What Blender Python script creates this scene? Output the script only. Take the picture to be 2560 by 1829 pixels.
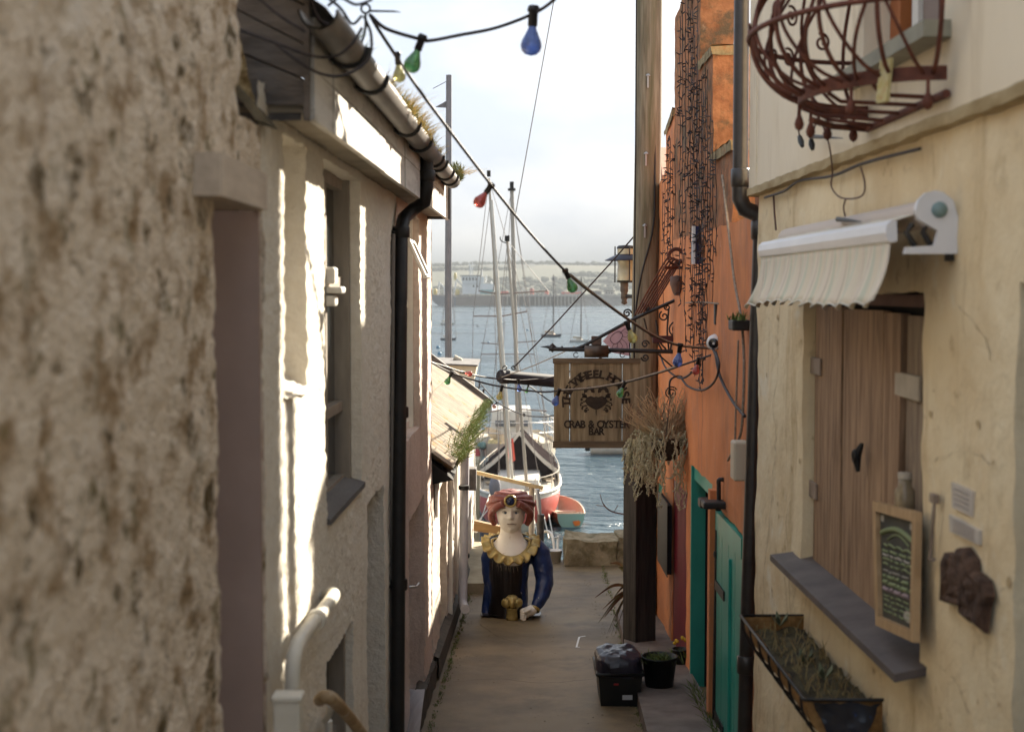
import bpy, bmesh, math, random
from mathutils import Vector, Matrix, noise
R = math.radians
for _o in list(bpy.data.objects): bpy.data.objects.remove(_o)
S = bpy.context.scene
C = S.collection
# ------------------------------------------------------------------ camera
F = 3556.0; CU = 1280.0; CV = 914.5; HOR = 722.0          # photo pixels: focal length, centre, horizon
PITCH = math.atan((CV - HOR) / F)
cam = bpy.data.objects.new('camera', bpy.data.cameras.new('camera')); C.objects.link(cam)
cam.location = (0, 0, 0); cam.rotation_euler = (R(90) - PITCH, 0, 0)
cam.data.sensor_width = 36; cam.data.lens = 36 * F / 2560
cam.data.clip_start = 0.05; cam.data.clip_end = 9000
cam.data.dof.use_dof = True; cam.data.dof.focus_distance = 13.0; cam.data.dof.aperture_fstop = 3.3
S.camera = cam
# ------------------------------------------------------------------ sky and sun
SUN_AZ, SUN_EL = R(32), R(25)
W = bpy.data.worlds.new('World'); S.world = W; W.use_nodes = True
wn = W.node_tree; wn.nodes.clear()
def wnode(t, **k):
    n = wn.nodes.new(t)
    for a, b in k.items(): setattr(n, a, b)
    return n
sky = wnode('ShaderNodeTexSky', sky_type='NISHITA', sun_disc=False, sun_elevation=SUN_EL, sun_rotation=SUN_AZ,
            air_density=1.0, dust_density=4.0, ozone_density=1.0)
tc = wnode('ShaderNodeTexCoord'); mp = wnode('ShaderNodeMapping'); mp.inputs['Scale'].default_value = (1, 1, 2.4)
nz = wnode('ShaderNodeTexNoise'); nz.inputs['Scale'].default_value = 5.0; nz.inputs['Detail'].default_value = 8; nz.inputs['Roughness'].default_value = .5
rp = wnode('ShaderNodeValToRGB'); rp.color_ramp.elements[0].position = .44; rp.color_ramp.elements[1].position = .72
rp.color_ramp.elements[0].color = (2.7, 3.15, 3.85, 1); rp.color_ramp.elements[1].color = (4.5, 4.65, 4.85, 1)      # thin high cloud over the whole sky
cl = wnode('ShaderNodeMix', data_type='RGBA'); cl.inputs[0].default_value = .92
bg = wnode('ShaderNodeBackground'); bg.inputs['Strength'].default_value = 0.053
out = wnode('ShaderNodeOutputWorld')
L_ = wn.links.new
L_(tc.outputs['Generated'], mp.inputs['Vector']); L_(mp.outputs[0], nz.inputs['Vector']); L_(nz.outputs['Fac'], rp.inputs[0])
L_(rp.outputs[0], cl.inputs[7]); L_(sky.outputs[0], cl.inputs[6]); L_(cl.outputs[2], bg.inputs['Color']); L_(bg.outputs[0], out.inputs[0])
sun = bpy.data.objects.new('sun', bpy.data.lights.new('sun', 'SUN')); C.objects.link(sun)
sun.data.energy = 3.8; sun.data.angle = R(.6); sun.data.color = (1, .90, .74)
SDIR = Vector((math.sin(SUN_AZ) * math.cos(SUN_EL), math.cos(SUN_AZ) * math.cos(SUN_EL), math.sin(SUN_EL)))
sun.rotation_euler = (-SDIR).to_track_quat('-Z', 'Y').to_euler(); sun.location = (6, 10, 12)
S.view_settings.view_transform = 'Standard'; S.view_settings.look = 'None'; S.view_settings.gamma = 1
S.view_settings.exposure = 2.5
S.render.engine = 'CYCLES'
S.cycles.use_denoising = True
S.cycles.max_bounces = 8; S.cycles.diffuse_bounces = 5; S.cycles.transparent_max_bounces = 12
S.cycles.caustics_reflective = False; S.cycles.caustics_refractive = False
# ------------------------------------------------------------------ geometry helpers
_F = Vector((0, math.cos(PITCH), -math.sin(PITCH))); _U = Vector((0, math.sin(PITCH), math.cos(PITCH)))
def ray(u, v):
    return _F + Vector(((u - CU) / F, 0, 0)) - _U * ((v - CV) / F)
def P(u, v, Y):                       # the point seen at photo pixel (u, v) at distance Y down the alley
    r = ray(u, v); return r * (Y / r.y)
def PZ(u, v, z):                      # ... at height z
    r = ray(u, v); return r * (z / r.z)
def px(n, Y): return n * Y / F        # n photo pixels at distance Y, in metres
LA, LM = -0.81, 0.0197                # left wall plane   x = LA + LM*y
RA, RM = 1.40, -0.0132                # right (cream) plane
OX = 1.33                             # orange wall plane
def XL(y): return LA + LM * y
def XR(y): return RA + RM * y
def PL(u, v, off=0):                  # pixel on left wall (off = metres proud of it)
    r = ray(u, v); t = (LA + off) / (r.x - LM * r.y); return r * t
def PR(u, v, off=0):
    r = ray(u, v); t = (RA - off) / (r.x - RM * r.y); return r * t
def PO(u, v, off=0):
    r = ray(u, v); t = (OX - off) / r.x; return r * t
rnd = random.Random(7)
BASE = {}
def link(o): C.objects.link(o); return o
def thing(name, label, cat, loc=(0, 0, 0), group=None):
    o = link(bpy.data.objects.new(name, None)); o.location = loc; o.empty_display_size = .1
    BASE[o] = Vector(loc); o['label'] = label; o['category'] = cat
    if group: o['group'] = group
    return o
class MB:
    def __init__(s): s.v = []; s.f = []; s.sm = []
    def add(s, vs, fs, smooth=False):
        n = len(s.v); s.v += [tuple(p) for p in vs]; s.f += [tuple(i + n for i in f) for f in fs]; s.sm += [smooth] * len(fs); return s
    def box(s, a, b, M=None):
        x0, y0, z0 = a; x1, y1, z1 = b
        vs = [Vector(p) for p in ((x0,y0,z0),(x1,y0,z0),(x1,y1,z0),(x0,y1,z0),(x0,y0,z1),(x1,y0,z1),(x1,y1,z1),(x0,y1,z1))]
        if M: vs = [M @ p for p in vs]
        return s.add(vs, [(0,3,2,1),(4,5,6,7),(0,1,5,4),(1,2,6,5),(2,3,7,6),(3,0,4,7)])
    def cbox(s, c, d, rot=(0,0,0), bev=0):        # centred box, bevelled when asked
        M = Matrix.Translation(Vector(c)) @ Matrix.Rotation(rot[2],4,'Z') @ Matrix.Rotation(rot[1],4,'Y') @ Matrix.Rotation(rot[0],4,'X')
        h = [k/2 for k in d]
        if not bev: return s.box((-h[0],-h[1],-h[2]), h, M)
        bm = bmesh.new(); bmesh.ops.create_cube(bm, size=1)
        for w in bm.verts: w.co = Vector((w.co.x*d[0], w.co.y*d[1], w.co.z*d[2]))
        bmesh.ops.bevel(bm, geom=bm.edges[:], offset=bev, segments=2, affect='EDGES', profile=.5)
        bm.verts.index_update(); s.add([M @ w.co for w in bm.verts], [[w.index for w in f.verts] for f in bm.faces]); bm.free(); return s
    def quad(s, *p): return s.add(p, [tuple(range(len(p)))])
    def tube(s, pts, r, n=8, caps=True, smooth=True):      # r number or list
        pts = [Vector(p) for p in pts]; m = len(pts)
        rs = r if isinstance(r, (list, tuple)) else [r] * m
        t0 = (pts[1] - pts[0]).normalized(); up = Vector((0,0,1)) if abs(t0.z) < .9 else Vector((0,1,0))
        x = t0.cross(up).normalized(); vs = []
        for i in range(m):
            t = (pts[min(i+1,m-1)] - pts[max(i-1,0)])
            if t.length < 1e-9: t = t0.copy()
            t.normalize(); x = (x - t * x.dot(t)); x.normalize(); y = t.cross(x)
            for k in range(n):
                a = 2*math.pi*k/n; vs.append(pts[i] + (x*math.cos(a) + y*math.sin(a)) * rs[i])
        fs = [(i*n+k, i*n+(k+1)%n, (i+1)*n+(k+1)%n, (i+1)*n+k) for i in range(m-1) for k in range(n)]
        s.add(vs, fs, smooth)
        if caps: s.add(vs[:n], [tuple(range(n-1,-1,-1))]); s.add(vs[-n:], [tuple(range(n))])
        return s
    def lathe(s, prof, c=(0,0,0), n=16, axis='Z', M=None, smooth=True):     # prof [(r, h)]
        c = Vector(c); vs = []
        for (r, h) in prof:
            for k in range(n):
                a = 2*math.pi*k/n; p = Vector((r*math.cos(a), r*math.sin(a), h))
                if axis == 'Y': p = Vector((p.x, p.z, p.y))
                if axis == 'X': p = Vector((p.z, p.x, p.y))
                if M: p = M @ p
                vs.append(c + p)
        m = len(prof)
        fs = [(i*n+k, i*n+(k+1)%n, (i+1)*n+(k+1)%n, (i+1)*n+k) for i in range(m-1) for k in range(n)]
        s.add(vs, fs, smooth)
        if prof[0][0] > 1e-4: s.add(vs[:n], [tuple(range(n-1,-1,-1))])
        if prof[-1][0] > 1e-4: s.add(vs[-n:], [tuple(range(n))])
        return s
    def ball(s, c, r, n=12, sc=(1,1,1)):
        c = Vector(c); m = max(6, n//2); vs = []
        for i in range(m+1):
            a = math.pi*i/m
            for k in range(n):
                b = 2*math.pi*k/n; vs.append(c + Vector((math.sin(a)*math.cos(b)*r*sc[0], math.sin(a)*math.sin(b)*r*sc[1], math.cos(a)*r*sc[2])))
        return s.add(vs, [(i*n+k, (i+1)*n+k, (i+1)*n+(k+1)%n, i*n+(k+1)%n) for i in range(m) for k in range(n)], True)
    def prism(s, poly, d):                # closed polygon of points extruded along vector d
        n = len(poly); a = [Vector(p) for p in poly]; d = Vector(d); b = [p + d for p in a]
        fs = [tuple(range(n-1,-1,-1)), tuple(range(n, 2*n))] + [(i, (i+1)%n, n+(i+1)%n, n+i) for i in range(n)]
        return s.add(a + b, fs)
    def grid(s, p00, p10, p11, p01, nu, nv, fn=None, smooth=True):    # bilinear patch, fn displaces a point
        p00,p10,p11,p01 = map(Vector, (p00,p10,p11,p01)); vs = []
        for j in range(nv+1):
            b = j/nv
            for i in range(nu+1):
                a = i/nu; p = p00*(1-a)*(1-b) + p10*a*(1-b) + p11*a*b + p01*(1-a)*b
                vs.append(fn(p) if fn else p)
        w = nu+1
        return s.add(vs, [(j*w+i, j*w+i+1, (j+1)*w+i+1, (j+1)*w+i) for j in range(nv) for i in range(nu)], smooth)
    def build(s, name, mat, parent=None, label=None, cat=None, group=None, kind=None, origin=None):
        me = bpy.data.meshes.new(name)
        if parent is None:
            if origin is None:
                zs = min(p[2] for p in s.v); n = len(s.v)
                origin = (sum(p[0] for p in s.v)/n, sum(p[1] for p in s.v)/n, zs)
            b = Vector(origin)
        else: b = BASE[parent]
        me.from_pydata([(p[0]-b.x, p[1]-b.y, p[2]-b.z) for p in s.v], [], s.f)
        me.polygons.foreach_set('use_smooth', s.sm); me.update()
        bm = bmesh.new(); bm.from_mesh(me); bmesh.ops.recalc_face_normals(bm, faces=bm.faces); bm.to_mesh(me); bm.free()
        me.materials.append(mat)
        o = link(bpy.data.objects.new(name, me)); BASE[o] = b
        if parent is None: o.location = b
        else: o.parent = parent
        if label: o['label'] = label
        if cat: o['category'] = cat
        if group: o['group'] = group
        if kind: o['kind'] = kind
        return o
def copy_tree(o, parent=None, loc=None, rotz=None, label=None, scale=None):
    c = link(o.copy()); BASE[c] = BASE[o]
    if parent is not None: c.parent = parent
    if loc is not None: c.location = loc; BASE[c] = Vector(loc)
    if rotz is not None: c.rotation_euler.z = rotz
    if scale is not None: c.scale = (scale,)*3
    if label: c['label'] = label
    for ch in [k for k in bpy.data.objects if k.parent is o]: copy_tree(ch, c)
    return c
def spline(pts, n=8):                     # Catmull-Rom through points
    pts = [Vector(p) for p in pts]; q = [pts[0]*2 - pts[1]] + pts + [pts[-1]*2 - pts[-2]]; o = []
    for i in range(1, len(q)-2):
        for k in range(n):
            t = k/n; a,b,c,d = q[i-1],q[i],q[i+1],q[i+2]
            o.append(.5*((2*b) + (c-a)*t + (2*a-5*b+4*c-d)*t*t + (3*b-a-3*c+d)*t**3))
    o.append(pts[-1]); return o
def scroll(c, ex, ey, r0, r1, a0, turns, n=28):        # spiral in the plane (ex, ey)
    c, ex, ey = Vector(c), Vector(ex), Vector(ey)
    return [c + (ex*math.cos(a0+turns*2*math.pi*i/n) + ey*math.sin(a0+turns*2*math.pi*i/n)) * (r0 + (r1-r0)*i/n) for i in range(n+1)]
# ------------------------------------------------------------------ materials
MATS = {}
def mat(name, col, col2=None, rough=.8, scale=6, detail=6, lo=.35, hi=.65, bump=0, bscale=60, metal=0, spec=.4, stretch=(1,1,1),
        col3=None, scale3=2.0, lo3=.55, hi3=.75, bdist=.01, alpha=None, trans=0, brough=.6, sub=0):
    if name in MATS: return MATS[name]
    m = bpy.data.materials.new(name); m.use_nodes = True; MATS[name] = m
    nt = m.node_tree; b = nt.nodes['Principled BSDF']; N = nt.nodes.new; K = nt.links.new
    c4 = lambda c: (c[0], c[1], c[2], 1)
    b.inputs['Roughness'].default_value = rough; b.inputs['Metallic'].default_value = metal; b.inputs['Specular IOR Level'].default_value = spec
    tcn = N('ShaderNodeTexCoord'); mpn = N('ShaderNodeMapping'); mpn.inputs['Scale'].default_value = stretch
    K(tcn.outputs['Object'], mpn.inputs['Vector'])
    if col2 is None: b.inputs['Base Color'].default_value = c4(col)
    else:
        n1 = N('ShaderNodeTexNoise'); n1.inputs['Scale'].default_value = scale; n1.inputs['Detail'].default_value = detail; n1.inputs['Roughness'].default_value = .6
        K(mpn.outputs[0], n1.inputs['Vector'])
        r1 = N('ShaderNodeValToRGB'); e = r1.color_ramp.elements; e[0].position = lo; e[1].position = hi; e[0].color = c4(col); e[1].color = c4(col2)
        K(n1.outputs['Fac'], r1.inputs[0]); src = r1.outputs[0]
        if col3 is not None:
            n3 = N('ShaderNodeTexNoise'); n3.inputs['Scale'].default_value = scale3; n3.inputs['Detail'].default_value = 7; n3.inputs['Roughness'].default_value = .65
            mo = N('ShaderNodeVectorMath'); mo.operation = 'ADD'; mo.inputs[1].default_value = (7.3, 2.1, 5.7)
            K(mpn.outputs[0], mo.inputs[0]); K(mo.outputs[0], n3.inputs['Vector'])
            r3 = N('ShaderNodeValToRGB'); r3.color_ramp.elements[0].position = lo3; r3.color_ramp.elements[1].position = hi3
            K(n3.outputs['Fac'], r3.inputs[0])
            mx = N('ShaderNodeMix'); mx.data_type = 'RGBA'; mx.inputs[7].default_value = c4(col3)
            K(r3.outputs[0], mx.inputs[0]); K(src, mx.inputs[6]); src = mx.outputs[2]
        K(src, b.inputs['Base Color'])
    if bump:
        nb = N('ShaderNodeTexNoise'); nb.inputs['Scale'].default_value = bscale; nb.inputs['Detail'].default_value = 5; nb.inputs['Roughness'].default_value = brough
        K(mpn.outputs[0], nb.inputs['Vector'])
        bn = N('ShaderNodeBump'); bn.inputs['Strength'].default_value = bump; bn.inputs['Distance'].default_value = bdist
        K(nb.outputs['Fac'], bn.inputs['Height']); K(bn.outputs[0], b.inputs['Normal'])
    if alpha is not None: b.inputs['Alpha'].default_value = alpha
    if trans: b.inputs['Transmission Weight'].default_value = trans
    if sub: b.inputs['Subsurface Weight'].default_value = sub
    return m
def glass(name, col, rough=.05, mixf=.6):
    if name in MATS: return MATS[name]
    m = bpy.data.materials.new(name); m.use_nodes = True; MATS[name] = m
    b = m.node_tree.nodes['Principled BSDF']; b.inputs['Base Color'].default_value = (*col, 1); b.inputs['Roughness'].default_value = rough
    b.inputs['Transmission Weight'].default_value = mixf; b.inputs['Specular IOR Level'].default_value = .6
    return m
def jit(amp, sc, amp2=0, sc2=1):          # position-noise displacement, same at shared edges
    def f(p):
        q = p + noise.noise_vector(p*sc) * amp
        if amp2: q = q + noise.noise_vector(p*sc2) * amp2
        return q
    return f
# ================================================================== SETTING
WZ = -8.3                                  # water level below the eye
def gz(y): return -2.88 - (y - 9) * .052   # the alley runs gently downhill
M_pave = mat('damp_concrete', (.115,.08,.042), (.215,.158,.085), rough=.6, scale=1.1, detail=9, lo=.38, hi=.62, col3=(.085,.06,.036), scale3=1.7, lo3=.5, hi3=.72, bump=.35, bscale=90, bdist=.006, spec=.35)
M_step = mat('stone_step', (.2,.17,.13), (.3,.26,.2), rough=.85, scale=9, bump=.4, bscale=50)
M_stone = mat('quay_stone', (.20,.155,.085), (.36,.30,.2), rough=.9, scale=7, detail=9, bump=.7, bscale=28, bdist=.02, col3=(.09,.075,.03), scale3=5, lo3=.5, hi3=.7)
def ground_fn(p):
    z = gz(p.y) + noise.noise(p*1.3)*.012 + noise.noise(p*6)*.004 - .02*max(0, 1-abs(p.x-.15)/.5)
    return Vector((p.x, p.y, z))
MB().grid((-1.3,7.4,0),(1.6,7.4,0),(1.6,17.25,0),(-1.3,17.25,0), 60, 200, ground_fn).build('alley_pavement', M_pave, kind='structure')
# steps from where the camera stands down to the alley
m = MB(); zt = -1.6; m.box((-1.3,-30,-3.6),(1.7,2.6,zt))
for i in range(7):
    y = 2.6 + i*.7; m.box((-1.3,y,-3.7),(1.7,y+.7,zt-(i+1)*.175))
m.build('street_steps', M_step, kind='structure')
# quay under the buildings
m = MB(); m.box((-60,-30,-14),(60,17.24,-3.42)); m.box((-60,17.24,-14),(-.66,29,-3.42)); m.build('quay', M_stone, kind='structure')
# raised strip of paving on the left past the figurehead
MB().box((-1.2,14.75,-3.5),(-.2,17.2,-3.075)).build('raised_pavement', mat('pale_paving', (.22,.185,.12), (.33,.29,.2), rough=.85, scale=5, bump=.3), kind='structure')
# doorstep ledge on the right
m = MB(); m.grid((.83,8.2,0),(1.34,8.2,0),(1.34,13.2,0),(.98,13.2,0), 8, 40, lambda p: Vector((p.x,p.y,gz(p.y)+.10)))
m.grid((.83,8.2,0),(.98,13.2,0),(.98,13.2,1),(.83,8.2,1), 40, 1, lambda p: Vector((p.x,p.y,gz(p.y)+(-.05 if p.z<.5 else .10))))
m.build('kerb_ledge', mat('kerb_concrete', (.13,.10,.085), (.2,.165,.14), rough=.8, scale=6, bump=.3), kind='structure')
# water -------------------------------------------------------------
wm = bpy.data.materials.new('harbour_water'); wm.use_nodes = True
nt = wm.node_tree; b = nt.nodes['Principled BSDF']; N = nt.nodes.new; K = nt.links.new
b.inputs['Base Color'].default_value = (.028,.058,.075,1); b.inputs['Roughness'].default_value = .16; b.inputs['IOR'].default_value = 1.33
tcn = N('ShaderNodeTexCoord'); 
def wave(sx, sy, sc, det):
    mpn = N('ShaderNodeMapping'); mpn.inputs['Scale'].default_value = (sx, sy, 1); mpn.inputs['Rotation'].default_value = (0,0,R(8))
    n1 = N('ShaderNodeTexNoise'); n1.inputs['Scale'].default_value = sc; n1.inputs['Detail'].default_value = det; n1.inputs['Roughness'].default_value = .55
    K(tcn.outputs['Object'], mpn.inputs['Vector']); K(mpn.outputs[0], n1.inputs['Vector']); return n1.outputs['Fac']
a1 = wave(.5,1.1,1.25,4); a2 = wave(.25,.6,.22,3); a3 = wave(.35,1,.03,2)
ad = N('ShaderNodeMath'); ad.operation = 'MULTIPLY_ADD'; ad.inputs[1].default_value = 2.2; K(a2, ad.inputs[0]); K(a1, ad.inputs[2])
bn = N('ShaderNodeBump'); bn.inputs['Strength'].default_value = .8; bn.inputs['Distance'].default_value = .9; K(ad.outputs[0], bn.inputs['Height']); K(bn.outputs[0], b.inputs['Normal'])
rr = N('ShaderNodeMapRange'); rr.inputs[1].default_value = .4; rr.inputs[2].default_value = .62; rr.inputs[3].default_value = .10; rr.inputs[4].default_value = .34; K(a3, rr.inputs[0]); K(rr.outputs[0], b.inputs['Roughness'])
m = MB(); m.quad((-4500,17.0,WZ),(4500,17.0,WZ),(4500,5200,WZ),(-4500,5200,WZ)); m.build('harbour_water', wm, kind='structure', origin=(0,17,WZ))
# far hillside -----------------------------------------------------------
hm = bpy.data.materials.new('field_patchwork'); hm.use_nodes = True
nt = hm.node_tree; b = nt.nodes['Principled BSDF']; N = nt.nodes.new; K = nt.links.new; b.inputs['Roughness'].default_value = .95
tcn = N('ShaderNodeTexCoord'); mpn = N('ShaderNodeMapping'); mpn.inputs['Scale'].default_value = (.0032,.0075,0); mpn.inputs['Rotation'].default_value = (0,0,R(4))
vo = N('ShaderNodeTexVoronoi'); vo.inputs['Scale'].default_value = 1; vo.inputs['Randomness'].default_value = .8; K(tcn.outputs['Object'], mpn.inputs['Vector']); K(mpn.outputs[0], vo.inputs['Vector'])
sp = N('ShaderNodeSeparateColor'); K(vo.outputs['Color'], sp.inputs[0])
rp = N('ShaderNodeValToRGB'); rp.color_ramp.interpolation = 'CONSTANT'; e = rp.color_ramp.elements; e[0].color = (.03,.038,.018,1); e[1].position = .25; e[1].color = (.065,.07,.035,1)
for pos, c in ((.45,(.09,.085,.045,1)),(.6,(.025,.03,.015,1)),(.82,(.05,.058,.028,1))): q = e.new(pos); q.color = c
K(sp.outputs[0], rp.inputs[0]); K(rp.outputs[0], b.inputs['Base Color'])
def hill_z(x, y):
    t = max(0, (y - 1250) / 650); t = min(t, 1); s = t*t*(3-2*t)
    ridge = 41 + 5*noise.noise(Vector((x*.0022, 3.1, 0))) + 2.5*noise.noise(Vector((x*.008, 1.7, 0))) - .008*abs(x-100)*(x<-50)*.3
    return WZ - 2 + s*ridge + 3*s*noise.noise(Vector((x*.004, y*.006, 2)))
m = MB(); m.grid((-2600,1200,0),(2600,1200,0),(2600,2700,0),(-2600,2700,0), 160, 50, lambda p: Vector((p.x,p.y,hill_z(p.x,p.y)))); m.build('hills', hm, kind='structure', origin=(0,1800,WZ))
# far hedges and woods that read as one mass
M_wood = mat('far_woodland', (.035,.045,.02), (.075,.08,.035), rough=.95, scale=.08)
m = MB(); rh = random.Random(3)
def clump(x, y, r, h):
    for k in range(rh.randint(3,6)):
        a = rh.uniform(0,6.28); d = rh.uniform(0,r*.8); cx, cy = x+math.cos(a)*d, y+math.sin(a)*d; s = rh.uniform(.4,.75)*r
        m.ball((cx,cy,hill_z(cx,cy)+h*rh.uniform(.3,.6)), s, 7, (1,1,.62*h/r))
x = -460
while x < 460:                          # ridge line hedges and copses
    y = 1890; den = noise.noise(Vector((x*.011, 9.3, 0)))
    h = 4.5 + 7*max(0, den) + rh.uniform(-1,1.5); clump(x, y, h*.9, h); x += rh.uniform(2.5, 6.5)
for (xa, xb, y0, dy, st) in ((-460,460,1500,70,1.7),(-460,460,1400,60,1.5),(-450,120,1720,6,4.5),(60,460,1620,5,4.5),(-460,460,1330,30,4)):
    x = xa
    while x < xb:
        if noise.noise(Vector((x*.006, y0*.02, 4))) > -.25: clump(x, y0+rh.uniform(-dy,dy), rh.uniform(4,7), rh.uniform(4,6.5))
        x += rh.uniform(st*.6, st*1.6)
m.build('far_woodland', M_wood, kind='stuff', label='hazy hedges and copses on the far hillside', cat='woodland', origin=(0,1800,WZ))
# haze: one closed box of even air round everything below the sky
hz = bpy.data.materials.new('haze'); hz.use_nodes = True; nt = hz.node_tree; nt.nodes.clear()
pv = nt.nodes.new('ShaderNodeVolumePrincipled'); pv.inputs['Color'].default_value = (.30,.32,.335,1); pv.inputs['Density'].default_value = .00058; pv.inputs['Anisotropy'].default_value = 0
om = nt.nodes.new('ShaderNodeOutputMaterial'); nt.links.new(pv.outputs[0], om.inputs['Volume'])
m = MB(); m.box((-4800,-60,-16),(4800,5600,62)); o = m.build('haze', hz, kind='stuff', label='thin sea haze over the harbour', cat='haze')
# ================================================================== LEFT SIDE OF THE ALLEY
M_rough = mat('roughcast', (.76,.695,.585), (.86,.805,.70), rough=.95, scale=26, detail=5, lo=.3, hi=.7, col3=(.64,.57,.46), scale3=1.6, lo3=.55, hi3=.8, bump=.8, bscale=62, bdist=.016, brough=.7)
M_rough_pink = mat('roughcast_pink', (.58,.475,.415), (.70,.59,.52), rough=.95, scale=40, detail=5, lo=.3, hi=.7, col3=(.42,.33,.28), scale3=1.3, lo3=.5, hi3=.8, bump=.8, bscale=68, bdist=.014, brough=.7)
M_mauve = mat('mauve_paint', (.33,.235,.195), (.385,.28,.235), rough=.6, scale=3, bump=.08, bscale=30)
M_glassdark = mat('dark_pane', (.03,.035,.038), rough=.06, spec=.9)
M_white = mat('white_paint', (.66,.63,.57), (.74,.71,.65), rough=.5, scale=7, col3=(.4,.36,.3), scale3=5, lo3=.62, hi3=.8)
M_slate = mat('slate', (.07,.065,.063), (.13,.12,.115), rough=.85, scale=9, bump=.3, bscale=35, stretch=(1,.3,1))
M_blackpipe = mat('black_pipe', (.009,.008,.008), (.018,.016,.015), rough=.5, scale=12, spec=.35)
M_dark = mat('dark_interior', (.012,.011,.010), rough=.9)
def facade(m, X, y0, y1, z0, z1, ops, sgn, res=.03, fn=None, skip=()):
    ys = sorted({y0, y1} | {o[0] for o in ops} | {o[1] for o in ops}); zs = sorted({z0, z1} | {o[2] for o in ops} | {o[3] for o in ops})
    ys = [y for y in ys if y0 <= y <= y1]; zs = [z for z in zs if z0 <= z <= z1]
    g = lambda a,b,c,d: m.grid(a,b,c,d, max(1,round((Vector(b)-Vector(a)).length/res)), max(1,round((Vector(d)-Vector(a)).length/res)), fn)
    for ya, yb in zip(ys, ys[1:]):
        for za, zb in zip(zs, zs[1:]):
            cy, cz = (ya+yb)/2, (za+zb)/2
            if any(o[0]<cy<o[1] and o[2]<cz<o[3] for o in ops): continue
            g((X(ya),ya,za),(X(yb),yb,za),(X(yb),yb,zb),(X(ya),ya,zb))
    for (ya,yb,za,zb,d) in ops:
        if d == 0: continue
        dx = sgn*d
        g((X(ya),ya,za),(X(ya)+dx,ya,za),(X(ya)+dx,ya,zb),(X(ya),ya,zb)); g((X(yb),yb,za),(X(yb)+dx,yb,za),(X(yb)+dx,yb,zb),(X(yb),yb,zb))
        g((X(ya),ya,zb),(X(yb),yb,zb),(X(yb)+dx,yb,zb),(X(ya)+dx,ya,zb)); g((X(ya),ya,za),(X(yb),yb,za),(X(yb)+dx,yb,za),(X(ya)+dx,ya,za))
    return m
# ---- rubble wall nearest the camera
M_rub = mat('lichened_rubble', (.37,.255,.145), (.74,.62,.48), rough=.95, scale=8, detail=12, lo=.38, hi=.50, col3=(.13,.09,.04), scale3=10, lo3=.56, hi3=.66, bump=1.0, bscale=55, bdist=.02, stretch=(1,.8,1))
def add_patches(m, col, scale, lo, hi):        # one more layer of broad lichen / damp blotches over a material
    nt = m.node_tree; b = nt.nodes['Principled BSDF']; l = b.inputs['Base Color'].links[0]; src = l.from_socket; N = nt.nodes.new; K = nt.links.new
    tcx = N('ShaderNodeTexCoord'); n1 = N('ShaderNodeTexNoise'); n1.inputs['Scale'].default_value = scale; n1.inputs['Detail'].default_value = 10; n1.inputs['Roughness'].default_value = .7; K(tcx.outputs['Object'], n1.inputs['Vector'])
    r1 = N('ShaderNodeValToRGB'); r1.color_ramp.elements[0].position = lo; r1.color_ramp.elements[1].position = hi; K(n1.outputs['Fac'], r1.inputs[0])
    mx = N('ShaderNodeMix'); mx.data_type = 'RGBA'; mx.inputs[7].default_value = (*col, 1); K(r1.outputs[0], mx.inputs[0]); K(src, mx.inputs[6]); K(mx.outputs[2], b.inputs['Base Color'])
def add_streaks(m, col, scale, lo, hi, k=.12):
    n0 = set(m.node_tree.nodes); add_patches(m, col, scale, lo, hi); nt = m.node_tree
    new = [n for n in nt.nodes if n not in n0]; tx_ = [n for n in new if n.bl_idname == 'ShaderNodeTexNoise'][0]; tcx = [n for n in new if n.bl_idname == 'ShaderNodeTexCoord'][0]
    mp_ = nt.nodes.new('ShaderNodeMapping'); mp_.inputs['Scale'].default_value = (1,1,k); nt.links.new(tcx.outputs['Object'], mp_.inputs[0]); nt.links.new(mp_.outputs[0], tx_.inputs['Vector'])
add_patches(M_rub, (.20,.155,.07), 5.5, .57, .66)
add_patches(M_rub, (.74,.64,.52), 2.6, .56, .66)
add_patches(M_pave, (.33,.27,.18), 130, .66, .72); add_patches(M_pave, (.07,.052,.03), 70, .63, .70)
def rub(p):
    q = Vector((p.x, p.y, p.z)); s = noise.noise(q*4)*.012 + noise.noise(q*13)*.007 + noise.noise(q*34)*.006 - max(0, noise.noise(q*22+Vector((5,1,2)))-.3)*.03
    return Vector((p.x + s, p.y + noise.noise(q*19)*.005, p.z))
sw = thing('stone_house', 'lichen-blotched old rubble wall filling the left edge of the alley', 'house', (-1.1,3,-1.6))
m = MB(); XS = lambda y: XL(y) + .012
facade(m, XS, 1.0, 4.10, -2.9, 1.25, [(3.50,4.10,-2.9,.225,.02),(3.80,4.10,.46,1.25,0)], -1, .014, rub)
m.box((-3.5,.9,-3.4),(-1.02,3.5,1.2)); m.box((-3.5,3.5,.25),(-1.0,3.78,1.2)); m.build('wall', M_rub, sw)
MB().box((XL(3.75)-.13,3.30,.215),(XL(3.75)+.065,3.92,.315)).build('lintel', mat('limewashed_timber', (.46,.375,.29), (.58,.485,.385), rough=.8, scale=5, stretch=(6,1,6), bump=.3, bscale=40), sw)
m = MB(); m.box((XL(4.1)-.30,4.08,-2.9),(XL(4.1)+.004,4.14,.222)); m.build('door_post', M_mauve, sw)
m = MB(); m.box((-1.16,3.52,-2.9),(-1.12,4.08,.222)); m.build('door', M_mauve, sw)
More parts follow.
